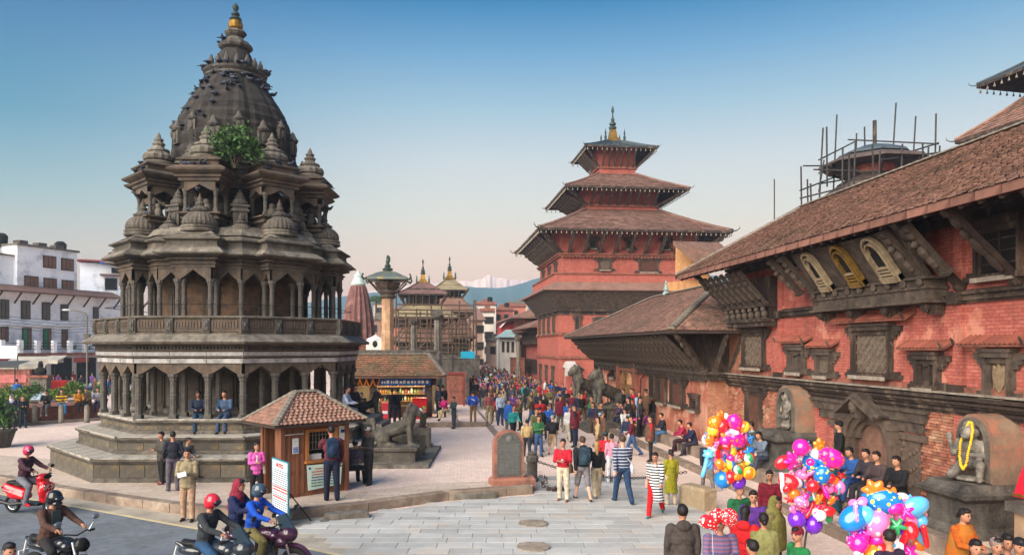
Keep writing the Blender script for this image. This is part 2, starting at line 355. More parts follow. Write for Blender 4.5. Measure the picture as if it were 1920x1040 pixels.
for (px, py) in ((1000,983),(1000,1027)):
    p = G(px, py); b = MB(); b.lathe([(.36,0),(.36,.05),(.33,.052),(.33,.044),(.0,.046)], 24, p.x, p.y)
    for k in range(6): b.box(p.x-.28, p.x+.28, p.y-.26+k*.1, p.y-.21+k*.1, .04, .056)
    tag(b.build('manhole_cover', mat('worn_iron', (150,140,126), (112,102,92), 6, .7, .4)), 'round manhole cover set among the grey slabs, '+('nearer the arched plaque' if py < 1000 else 'closer to the lower edge of the crossing'), 'manhole cover')
# raised platform round the temple
PB = 75.0
pp = [(p.x, p.y) for p in KP]+[(3.35, 23.4), (3.1, 33), (3.0, PB), (-60, PB)]
b = MB(); b.prism(pp, -.05, .20); plat = b.build('platform', PAVE, kind='structure')
# paved border of big stones along the kerb, then the pink brick
bd = [(p.x, p.y) for p in KP]; inn = []
for i, p in enumerate(KP):
    q = KP[min(i+1, len(KP)-1)]; o_p = KP[max(i-1, 0)]; d = (q-o_p).normalized(); n_ = V((-d.y, d.x, 0)); w = 3.2 if i < 7 else (1.6 if i < 9 else 1.2)
    inn.append((p.x+n_.x*w, p.y+n_.y*w))
sheet('platform_border', bd+inn[::-1], .207, PLAT)
# kerb stones
km = []
for k in range(4):
    L = 1.0+.25*k; b = MB(); b.loft([[(-L/2,-.17,0),(L/2,-.17,0),(L/2,.17,0),(-L/2,.17,0)], [(-L/2,-.17,.225),(L/2,-.17,.225),(L/2,.17,.225),(-L/2,.17,.225)], [(-L/2+.02,-.15,.245),(L/2-.02,-.15,.245),(L/2-.02,.15,.245),(-L/2+.02,.15,.245)]])
    km.append((L, b.mesh('kerb_mesh', KERB)))
for i in range(len(KP)-1):
    p, q = KP[i], KP[i+1]; d = q-p; t = 0; L0 = d.length; d.normalize(); n_ = V((-d.y, d.x, 0)); ang = math.atan2(d.y, d.x)
    while t < L0-.3:
        L, me = RND.choice(km)
        if L0-t < 1.4: L_ = L0-t; sx = L_/L
        else: L_ = L; sx = 1
        c = p+d*(t+L_/2)+n_*.13
        o = put('kerb_stone', me, plat, MX.Translation((c.x, c.y, RND.uniform(-.012,.004))) @ MX.Rotation(ang, 4, 'Z') @ MX.Diagonal((sx*.985,1,1,1))); t += L_
# edge strip running up the square from the plaque
b = MB(); y = 23.6
while y < 62:
    L = RND.uniform(1.0, 1.7); k_ = put('edging_stone', MB().box(-.16, .16, 0, L-.03, -.02, .235).mesh('edging', KERB), plat, T(3.3-.006*(y-23), y, 0)); y += L
# second terrace in front of the shop
tp = [(G(560,800,.2).x, G(815,797,.2).y), (3.2, G(930,797,.2).y), (3.0, PB), (-9, PB), (-9, 39)]
tp = [(-5.2,38.9),(-1.6,38.4),(3.05,38.6),(2.9,PB-1),(-9,PB-1),(-9,40)]
b = MB(); b.prism(tp, .1, .42); ter = b.build('shop_terrace', PAVE, kind='structure')
x = -5.2
while x < 2.9:
    L = RND.uniform(.9,1.3); put('edging_stone', MB().box(0, min(L-.03, 3.03-x), -.02, .32, .15, .435).mesh('edging', BRICK_O if RND.random() < .0 else KERB), ter, T(x, 38.28, 0)); x += L
# terraces along the palace foot
b = MB(); b.prism([(9.2,6),(60,6),(60,46),(9.2,46)], -.05, .17); st = b.build('palace_lower_step', PAVE, kind='structure')
b = MB(); b.prism([(10.1,6),(60,6),(60,46.5),(10.1,46.5)], .1, .54); sl = b.build('palace_ledge', PAVE, kind='structure')
for X0, z0, z1, W_, par in ((9.12, -.03, .185, .3, st), (10.0, .1, .56, .42, sl)):
    y = 12.0
    while y < 46:
        L = RND.uniform(1.0, 1.9); put('step_stone', MB().box(0, W_, 0, L-.025, z0, z1+RND.uniform(-.006,.006)).mesh('step_stone_mesh', KERB), par, T(X0, y, 0)); y += L

# ================================================================ THE OCTAGONAL STONE TEMPLE
TC = (-7.55*.949, 30.75*.949); TPH = -.10
temple = thing('stone_temple', 'tall dark octagonal stone temple with pillared galleries and a curved spire', 'temple', (TC[0], TC[1], 4.3*(1-.949)), TPH, scale=.949)
c8 = cos(pi/8)
def oct_(a, z, extra=0): return [(a/c8*cos(-pi/2+pi/8+k*pi/4), a/c8*sin(-pi/2+pi/8+k*pi/4), z) for k in range(8)]
def redent(a, w, d, z):
    pts = []
    for k in range(8):
        an = -pi/2+k*pi/4; n_ = (cos(an), sin(an)); t_ = (-sin(an), cos(an)); h = a*tan(pi/8)
        for (u, r) in ((-h, a), (-w, a), (-w, a+d), (w, a+d), (w, a)):
            pts.append((n_[0]*r+t_[0]*u, n_[1]*r+t_[1]*u, z))
    return pts
def faceM(k, r=0, z=0, u=0):
    an = -pi/2+k*pi/4           # local frame: x along the face, -y outward
    return MX.Rotation(an+pi/2, 4, 'Z') @ MX.Translation((u, -r, z))
# plinth tiers with moulded top and foot, blocks of the face as their own stones
for (R, z0, z1, nm) in ((6.40,-.02,.75,0),(5.50,.75,1.34,1),(4.78,1.34,1.85,2)):
    a = R*c8
    b = MB(); b.loft([oct_(a+.02,z0), oct_(a+.02,z0+.07), oct_(a-.06,z0+.12), oct_(a-.08,z1-.2), oct_(a-.03,z1-.16), oct_(a-.03,z1-.13), oct_(a+.05,z1-.1), oct_(a+.05,z1-.02), oct_(a+.02,z1)])
    o = b.build('plinth_tier', STONE, temple)
    side = 2*a*tan(pi/8); nb = 6 if nm == 0 else 5
    wb = (side-.1)/nb
    bm_ = MB().box(-wb/2+.012, wb/2-.012, -.035, .1, z0+.16, z1-.22).mesh('plinth_block_mesh', mat('plinth_block', (92,86,77), (74,69,61), 2, .9, .6, island=.2, c3=(136,110,66), s3=1.3, bscale=16))
    tm = MB().box(-wb/2+.006, wb/2-.006, -.05, .9, z1-.06, z1+.012).mesh('coping_mesh', mat('plinth_coping', (172,165,154), (140,133,122), 2.2, .9, .6, c3=(112,105,96), s3=1.1, bscale=16, speck=.25))
    for k in (6,7,0,1,2):
        for j in range(nb):
            u = -side/2+.05+wb*(j+.5)
            put('plinth_block', bm_, o, faceM(k, a-.08, 0, u))
            put('coping_stone', tm, o, faceM(k, a, RND.uniform(-.006,.006), u))
    b = MB()
# lion-guarded stair on the side towards the square
stair_k = 2
a1 = 6.4*c8
sm_ = MB()
for i in range(7): sm_.box(-1.1, 1.1, -1.9+i*.3, .4, 0 if i == 0 else i*.2-.02, .2+i*.22)
o = put('temple_stair', sm_.mesh('stair_mesh', STONE_L), temple, faceM(2, a1-.4, 0, .35))
b = MB(); b.box(-1.35,-1.1,-2.1,.3,0,.9); b.box(1.1,1.35,-2.1,.3,0,.9); put('stair_cheek', b.mesh('cheek', STONE), temple, faceM(2, a1-.4, 0, .35))
# lower gallery
def column_mesh(h, w, m):
    b = MB(); b.box(-w*.85, w*.85, -w*.85, w*.85, 0, .14)
    b.lathe([(w*.95,.14),(w*.75,.2),(w*.78,h*.5),(w*.9,h*.52),(w*.75,h*.55),(w*.72,h-.26),(w*.9,h-.22),(w*.8,h-.18),(w*1.25,h-.08),(w*1.3,h)], 8, ph=pi/8)
    return b.mesh('column_mesh', m)
def scallop(bw, z0, z1, dz, t, m, lobes=True):
    """stone arch lintel over one bay, local x centred, bottom edge cut to a lobed point"""
    top = []; P = [(-.5,0),(-.36,0),(-.30,.18),(-.23,.34),(-.13,.62),(-.07,.78),(0,1),(.07,.78),(.13,.62),(.23,.34),(.30,.18),(.36,0),(.5,0)]
    b = MB(); n = len(P); vs = []
    for y in (-t/2, t/2):
        for (u, f) in P: vs.append((u*bw, y, z0+f*dz))
        for (u, f) in P: vs.append((u*bw, y, z1))
    fs = []
    for i in range(n-1):
        fs += [(i, i+1, n+i+1, n+i), (2*n+i+1, 2*n+i, 3*n+i, 3*n+i+1), (i+1, i, 2*n+i, 2*n+i+1), (n+i, n+i+1, 3*n+i+1, 3*n+i)]
    fs += [(0, n, 3*n, 2*n), (n-1, 3*n-1, 4*n-1, 2*n-1)] if False else []
    b.add(vs, fs); return b.mesh('lintel_mesh', m)
Rc = 4.62; ac = Rc*c8; sidec = 2*ac*tan(pi/8); bay = sidec/3
cm = column_mesh(1.54, .15, STONE_D); cm2 = column_mesh(1.56, .11, STONE_D)
lm = scallop(bay, 3.39, 3.76, .27, .3, STONE_W)
inner = column_mesh(1.9, .13, STONE_D)
for k in range(8):
    for j in range(3):
        put('column', cm, temple, faceM(k, ac, 1.85, -sidec/2+j*bay))
        if k in (6,7,0,1,2): put('arch_lintel', lm, temple, faceM(k, ac, 0, -sidec/2+(j+.5)*bay))
    if k not in (6,7,0,1,2): put('arch_lintel', scallop(sidec, 3.5, 3.76, .2, .3, STONE_W), temple, faceM(k, ac, 0, 0))
    for j in (-.6,.6): put('column', inner, temple, faceM(k, 3.35, 1.85, j))
# sanctum behind the gallery, with panelled carving
b = MB(); b.loft([oct_(2.75,1.85),oct_(2.75,2.0),oct_(2.6,2.05),oct_(2.6,3.6),oct_(2.8,3.7),oct_(2.8,3.9)]); core = b.build('sanctum_wall', STONE_D, temple)
pm = MB(); pm.box(-.35,.35,-.07,.05,0,1.35); pm.box(-.25,.25,-.11,.0,.1,1.2); pm.box(-.45,.45,-.14,.05,-.1,.02); pm.box(-.42,.42,-.12,.05,1.35,1.5); pm = pm.mesh('panel_mesh', mat('sanctum_panel', (84,72,62), (54,48,44), 5, .85, .8))
for k in range(8):
    for u in (-.62,.62): put('carved_panel', pm, core, faceM(k, 2.6, 2.1, u))
b = MB(); b.loft([oct_(ac+.1,3.75),oct_(ac+.1,4.1),oct_(2.0,4.1),oct_(2.0,3.75)], cap=False); b.add(oct_(ac+.08,3.757)+oct_(2.0,3.757), [(i, (i+1) % 8, 8+(i+1) % 8, 8+i) for i in range(8)])
b.build('gallery_ceiling', STONE_D, temple)
# entablature: marble bands, then mouldings and the sloping eave
for (z0, z1, off) in ((3.75,3.90,.17),(4.0,4.13,.22)):
    sd_ = 2*(ac+off)*tan(pi/8)
    me = [MB().box(-sd_/6+.01, sd_/6-.01, -.03, .3, z0, z1).mesh('marble_mesh', MARBLE)]
    for k in range(8):
        for j in range(3): put('marble_band', me[0], temple, faceM(k, ac+off, 0, (j-1)*sd_/3))
b = MB(); b.loft([oct_(ac+.1,3.72),oct_(ac+.15,3.9),oct_(ac+.15,3.91),oct_(ac+.24,3.94),oct_(ac+.24,3.99),oct_(ac+.18,4.0),oct_(ac+.18,4.14),oct_(ac+.28,4.16),oct_(ac+.28,4.22),oct_(ac+.2,4.24),oct_(ac+.2,4.3),oct_(ac+.35,4.34),oct_(ac+.35,4.4),oct_(ac+.42,4.42),oct_(ac+.66,4.40),oct_(ac+.68,4.46),oct_(ac+.3,4.72),oct_(ac+.28,4.78),oct_(ac+.22,4.78)]); b.build('lower_cornice', STONE_W, temple)
b = MB(); b.loft([oct_(ac+.675,4.465),oct_(ac+.69,4.475),oct_(ac+.31,4.735),oct_(ac+.2,4.72)]); b.build('stone_eave', STONE_L, temple)
b = MB()
for k in range(8):
    b.M = faceM(k, ac+.2, 4.24, 0); s2 = ac*tan(pi/8)
    for j in range(30): b.box(-s2+j*2*s2/30, -s2+j*2*s2/30+.06, -.1, .05, 0, .07)
b.M = None; b.build('dentil_course', STONE_D, temple, kind='stuff')
# balcony parapet
ap = ac+.22; sp = 2*ap*tan(pi/8)
b = MB(); b.loft([oct_(ap,4.7),oct_(ap,5.05),oct_(ap-1.0,5.05)]); b.build('gallery_floor', STONE, temple)
rail = MB(); rail.loft([[(-sp/2-.03,-.12,5.28),(sp/2+.03,-.12,5.28),(sp/2-.05,.12,5.28),(-sp/2+.05,.12,5.28)],[(-sp/2-.04,-.14,5.33),(sp/2+.04,-.14,5.33),(sp/2-.05,.12,5.36),(-sp/2+.05,.12,5.36)]]); rail = rail.mesh('rail_mesh', STONE_L)
pan = MB(); pan.box(-.5,.5,-.03,.06,4.82,5.28); pan.box(-.44,.44,-.05,.0,4.92,5.2)
for i in range(9): pan.box(-.42+i*.1, -.37+i*.1, -.07, 0, 4.96, 5.16)
pan = pan.mesh('panel_mesh', STONE_W)
post = MB(); post.box(-.13,.13,-.09,.08,4.75,5.29); post.box(-.08,.08,-.13,0,4.85,5.2); post.ell((0,-.12,5.05),(.06,.05,.09),6,4); post = post.mesh('post_mesh', STONE_D)
for k in range(8):
    put('parapet_rail', rail, temple, faceM(k, ap))
    for j in range(3):
        put('parapet_panel', pan, temple, faceM(k, ap, 0, (j-1)*sp/3)); put('parapet_post', post, temple, faceM(k, ap, 0, (j-1.5)*sp/3))
# upper gallery with a porch on every face
AU = 3.45; PW = .56; PD = .55
hc = AU*tan(pi/8)
for k in range(8):
    for (u, r) in ((-hc, AU), (-PW, AU), (PW, AU), (-PW, AU+PD), (PW, AU+PD)):
        if u == -hc: Mx = faceM(k, r, 5.08, u)
        else: Mx = faceM(k, r, 5.08, u)
        put('column', cm2, temple, Mx)
lmP = scallop(2*PW+.1, 6.62, 7.06, .34, .2, STONE_W); lmS = scallop(hc-PW+.02, 6.62, 7.06, .3, .2, STONE_W); lmR = scallop(PD, 6.62, 7.06, .3, .18, STONE_W)
for k in range(8):
    put('arch_lintel', lmP, temple, faceM(k, AU+PD)); put('arch_lintel', lmS, temple, faceM(k, AU, 0, -(PW+hc)/2)); put('arch_lintel', lmS, temple, faceM(k, AU, 0, (PW+hc)/2))
    for s in (-1, 1): put('arch_lintel', lmR, temple, faceM(k, AU+PD/2, 0, s*PW) @ MX.Rotation(pi/2, 4, 'Z'))
UW = mat('upper_sanctum_stone', (118,92,70), (74,60,50), 2.5, .9, .8, c3=(56,48,44), s3=1.4)
b = MB(); b.loft([oct_(2.45,5.05),oct_(2.45,7.0)]); core = b.build('sanctum_wall', UW, temple)
pm2 = MB(); pm2.box(-.3,.3,-.06,.05,0,1.4); pm2.box(-.2,.2,-.1,0,.1,1.15); pm2.box(-.36,.36,-.1,.05,1.4,1.5); pm2 = pm2.mesh('panel_mesh', STONE_W)
for k in range(8): put('carved_panel', pm2, core, faceM(k, 2.45, 5.1, 0))
def red(lst, name, m, cap=True):
    b = MB(); b.loft([redent(AU+e, PW+e*1.0+.08, PD, z) for e, z in lst], cap=cap); return b.build(name, m, temple)
red([(-.12,7.03),(.12,7.03),(.12,7.12),(.18,7.14),(.18,7.18),(.1,7.2),(.1,7.28),(.24,7.3),(.24,7.35),(.16,7.37),(.3,7.4),(.42,7.44),(.5,7.46)], 'upper_cornice', STONE_W)
red([(.52,7.455),(.56,7.5),(.36,7.68),(.3,7.7)], 'stone_eave', STONE_L)
red([(.3,7.69),(.26,7.76),(.22,7.78),(.22,7.92),(.3,7.96),(.36,7.98),(.36,8.03),(.2,8.1),(.1,8.16)], 'upper_cornice', STONE)
red([(.02,8.15),(.05,8.2),(-.1,8.3),(-.35,8.42)], 'roof_terrace', STONE_L)
b = MB(); b.loft([oct_(3.6,8.2),oct_(3.35,8.5),oct_(2.5,8.75),oct_(2.4,9.0),oct_(1.5,9.0)]); b.build('roof_terrace', STONE_L, temple)
b = MB()
for k in range(8):
    b.M = faceM(k, AU+PD+.2, 7.29, 0)
    for j in range(14): b.box(-.62+j*.09, -.58+j*.09, -.06, .05, 0, .06)
b.M = None; b.build('dentil_course', STONE_D, temple, kind='stuff')
# ribbed domes over the porches
dm = MB(); dm.lathe([(.62,0),(.66,.06),(.60,.1),(.64,.16),(.64,.2)], 32)
dm2 = MB(); dm2.lathe([(.53,.2),(.58,.27),(.585,.36),(.55,.48),(.46,.6),(.34,.69),(.2,.74)], 48, rib=.02)
dm3 = MB(); dm3.lathe([(.2,.7),(.32,.74),(.34,.8),(.24,.84),(.2,.9),(.12,.94),(.15,1.0),(.15,1.04),(.09,1.08),(.1,1.16),(.05,1.26),(.02,1.36),(0.005,1.4)], 10)
m1 = dm.mesh('dome_base', STONE_L); m2 = dm2.mesh('dome_cap', STONE); m3 = dm3.mesh('dome_finial', STONE)
for k in range(8):
    o = put('porch_dome', m2, temple, faceM(k, 3.5, 8.3)); put('dome_base', m1, o); put('finial', m3, o)
# core drum and eight little pavilions
b = MB(); b.loft([oct_(2.15,8.6),oct_(2.1,11.2)]); b.build('spire_drum', STONE_T, temple)
b = MB()
for k in range(8):
    for z in range(8): b.M = faceM(k, 2.13, 0, 0); b.box(-.9,.9,-.03,.02, 8.75+z*.3, 8.97+z*.3)
b.M = None; b.build('drum_course', STONE_T, temple, kind='stuff')
PR = 2.95
pc = column_mesh(.86, .075, STONE_D)
plm = scallop(.92, 9.78, 10.1, .22, .16, STONE_W); plm2 = scallop(.8, 9.78, 10.1, .2, .16, STONE_W)
def sq(h, z, g=1.0): return [(-h,-h*g,z),(h,-h*g,z),(h,h*g,z),(-h,h*g,z)]
pf = MB(); pf.loft([sq(.42,8.55),sq(.42,8.72),sq(.55,8.8),sq(.55,8.85),sq(.48,8.88),sq(.48,8.95),sq(.62,8.97),sq(.62,9.02)]); pf = pf.mesh('pavilion_floor', STONE_W)
pr = MB(); pr.loft([sq(.54,10.08),sq(.6,10.12),sq(.6,10.2),sq(.68,10.24),sq(.68,10.3),sq(.64,10.32),sq(.76,10.38),sq(.84,10.44),sq(.86,10.5),sq(.66,10.64),sq(.56,10.66),sq(.56,10.8),sq(.64,10.84),sq(.64,10.89),sq(.48,10.98)]); pr = pr.mesh('pavilion_roof', STONE_W)
pt = MB(); pt.lathe([(.5,0),(.52,.08),(.4,.16)], 20)
pt.lathe([(.36,.14),(.46,.22),(.48,.34),(.42,.44),(.3,.5)], 28, rib=.03); pt.lathe([(.26,.48),(.34,.54),(.34,.6),(.2,.66),(.16,.74),(.2,.8),(.2,.84),(.12,.9),(.15,.96),(.15,1.0),(.08,1.06),(.06,1.16),(.0,1.28)], 10); pt = pt.mesh('pavilion_top', STONE_L)
deity = MB(); deity.ell((0,0,.25),(.16,.12,.22)); deity.ell((0,0,.5),(.1,.1,.11)); deity.lathe([(.25,0),(.25,.08),(.2,.1)],10); deity = deity.mesh('deity', STONE_L, True)
for k in range(8):
    PS = MX.Diagonal((1.2,1.12,1,1)); o = put('pavilion_floor', pf, temple, faceM(k, PR) @ PS)
    for x in (-1,1):
        for y in (-1,1): put('pavilion_column', pc, o, T(x*.44, y*.44, 9.0))
    for y in (-1,1): put('arch_lintel', plm, o, T(0, y*.46, 0))
    for x in (-1,1): put('arch_lintel', plm2, o, T(x*.46, 0, 0, pi/2))
    put('small_deity', deity, o, T(0, 0, 9.0))
    r = put('pavilion_roof', pr, temple, faceM(k, PR) @ PS); put('pavilion_dome', pt, r, T(0, 0, 10.95))
# small attached shrines climbing the spire between the pavilions, and corner domes on the terrace
mini = MB(); mini.box(-.3,.3,-.28,.3,0,.7); mini.box(-.38,.38,-.36,.3,.7,.8); mini.box(-.32,.32,-.3,.3,.8,.92); mini.box(-.4,.4,-.38,.3,.92,1.0); mini.lathe([(.3,1.0),(.34,1.1),(.3,1.22),(.2,1.32),(.24,1.38),(.14,1.46),(.16,1.54),(.07,1.64),(0,1.8)],14); mini.box(-.16,.16,-.32,-.26,.08,.6); mini = mini.mesh('mini_shrine', STONE_D)
for k in range(8):
    put('attached_shrine', mini, temple, MX.Rotation(pi/8,4,'Z') @ faceM(k, 2.3, 10.1)); put('attached_shrine', mini, temple, MX.Rotation(pi/8,4,'Z') @ faceM(k, 2.9, 8.6) @ MX.Scale(.8,4))
    o = put('corner_dome', m2, temple, MX.Rotation(pi/8,4,'Z') @ faceM(k, 3.3, 8.25) @ MX.Scale(.6,4)); put('finial', m3, o)
# the curved spire
def bullet(prof, n=64):
    rings = []
    for r, z in prof:
        ring = []
        for j in range(n):
            a = 2*pi*j/n; f = 1+.028*abs(cos(4*(a+pi/2)))+(.012 if (j % 8) in (0,1) else 0)-(.03 if (j % 8) in (2,) else 0)-(.02 if (j % 8) == 7 else 0)
            ring.append((r*f*cos(a+pi/8), r*f*sin(a+pi/8), z))
        rings.append(ring)
    return rings
prof = [(2.28,10.4),(2.28,11.2),(2.26,11.7),(2.22,12.2),(2.14,12.7),(2.03,13.1),(1.87,13.5),(1.67,13.85),(1.44,14.2),(1.25,14.5),(1.13,14.72),(1.06,14.85)]
pr2 = []
for i in range(len(prof)-1):
    (r0, z0), (r1, z1) = prof[i], prof[i+1]; n = 3
    for j in range(n):
        f = j/n; r = r0+(r1-r0)*f; z = z0+(z1-z0)*f; pr2 += [(r, z), (r*.975 if j != 9 else r, z+.02)] if j else [(r, z)]
pr2.append(prof[-1])
b = MB(); b.loft(bullet(pr2)); b.build('spire', STONE_T, temple)
nic = MB(); nic.box(-.22,.22,-.1,.1,0,.5); nic.lathe([(.2,.5),(.24,.58),(.14,.7),(.08,.85),(0,.95)],8); nic.ell((0,-.12,.25),(.12,.06,.2),8,5); nic = nic.mesh('niche_mesh', STONE_D)
for k in range(8):
    put('spire_niche', nic, temple, faceM(k, 2.26, 11.9)); put('spire_niche', nic, temple, MX.Rotation(pi/8,4,'Z') @ faceM(k, 2.22, 12.3) @ MX.Scale(.8,4)); put('spire_rib', MB().box(-.09,.09,-.05,.1,0,3.0).mesh('rib_mesh', STONE_T), temple, MX.Rotation(pi/8,4,'Z') @ faceM(k, 2.26, 9.4))
b = MB(); b.lathe([(1.1,14.8),(1.18,14.86),(1.18,14.92),(1.1,14.96),(1.2,15.05),(1.22,15.12),(1.0,15.2),(.95,15.24)], 24); b.build('neck_band', STONE_D, temple)
b = MB(); b.lathe([(.82,15.2),(.78,15.4),(.66,15.7),(.56,15.95),(.46,16.05)], 16, rib=.03); b.build('neck', STONE_T, temple)
an = MB(); an.ell((0,0,.18),(.11,.11,.2),8,6); an.ell((0,0,.38),(.05,.05,.08),6,4); an = an.mesh('antefix', STONE_D)
for k in range(8): put('antefix', an, temple, faceM(k, .98, 15.2, 0) ); put('antefix', an, temple, MX.Rotation(pi/8, 4, 'Z') @ faceM(k, .95, 15.18))
b = MB(); b.lathe([(.44,16.0),(.6,16.1),(.64,16.2),(.58,16.32),(.4,16.42),(.34,16.5)], 20, rib=.04); b.lathe([(.34,16.5),(.24,16.58),(.36,16.66),(.42,16.74),(.38,16.82),(.24,16.88)], 18, rib=.03); b.build('spire_disc', STONE_D, temple)
b = MB(); b.lathe([(.2,16.86),(.27,16.95),(.29,17.08),(.25,17.2),(.18,17.26)], 14); b.build('gilt_pot', GOLDD, temple)
b = MB(); b.lathe([(.18,17.24),(.24,17.3),(.2,17.36),(.12,17.42),(.17,17.48),(.14,17.56),(.06,17.62),(.1,17.68),(.13,17.78),(.09,17.88),(0,17.96)], 12); b.build('finial', BRONZE, temple)
# wire rail round the balcony
b = MB(); R_ = (ap-.25)/c8
b.tube([(R_*cos(-pi/2+pi/8+k*pi/4), R_*sin(-pi/2+pi/8+k*pi/4), 5.75) for k in range(9)], .012, 4); b.build('gallery_wire', DARK, temple)
# ================================================================ ROOF TILES (real little tiles, one joined mesh per slope)
def tile_slope(A, B_, C, D_, tw, th, lift=.03, jit=.01, seed=1, name='tile_course', m=None, parent=None, kind='stuff'):
    """A,B eave corners, D,C top corners (A-D, B-C are the sides)"""
    A, B_, C, D_ = V(A), V(B_), V(C), V(D_); r = random.Random(seed)
    nrm = (B_-A).cross(D_-A).normalized()
    if nrm.z < 0: nrm = -nrm
    rows = max(2, int((D_+C-A-B_).length/2/th)); b = MB(); vs = []; fs = []
    for i in range(rows):
        f0 = i/rows; f1 = (i+1.25)/rows
        P0 = A.lerp(D_, f0); P1 = B_.lerp(C, f0); Q0 = A.lerp(D_, min(f1, 1)); Q1 = B_.lerp(C, min(f1, 1))
        n = max(1, int((P1-P0).length/tw)); off = .5*(i % 2)/n
        for j in range(n):
            u0 = min(1, max(0, j/n+off-.5/n*(i % 2)+r.uniform(-.1,.1)/n)); u1 = u0+.93/n
            l0 = nrm*(lift+r.uniform(-jit, jit)); l1 = nrm*(.004)
            a = P0.lerp(P1, u0)+l0; c = P0.lerp(P1, min(1,u1))+l0; d = Q0.lerp(Q1, min(1,u1))+l1; e = Q0.lerp(Q1, u0)+l1
            k = len(vs); dn = nrm*.03
            vs += [a, c, d, e, a-dn, c-dn]; fs += [(k,k+1,k+2,k+3), (k+4,k+5,k+1,k), (k+5, k+4, k+3, k+2)][:2]
    b.add(vs, fs); return b.build(name, m or TILE, parent, kind=kind, fix=False)
def ridge_line(p, q, r_, name, m, parent, step=.3):
    """ridge tiles laid one after another"""
    p, q = V(p), V(q); d = q-p; n = max(1, int(d.length/step)); b = MB()
    me = MB()
    L = d.length/n; me.loft([[(r_*1.15*cos(a), 0, r_*.7*sin(a)) for a in (pi, pi*.75, pi/2, pi/4, 0)], [(r_*cos(a), L*1.06, r_*.6*sin(a)) for a in (pi, pi*.75, pi/2, pi/4, 0)]], cap=True)
    me = me.mesh('ridge_mesh', m); rot = d.to_track_quat('Y', 'Z').to_matrix().to_4x4()
    for i in range(n):
        put(name, me, parent, MX.Translation(p+d*(i/n)) @ rot)
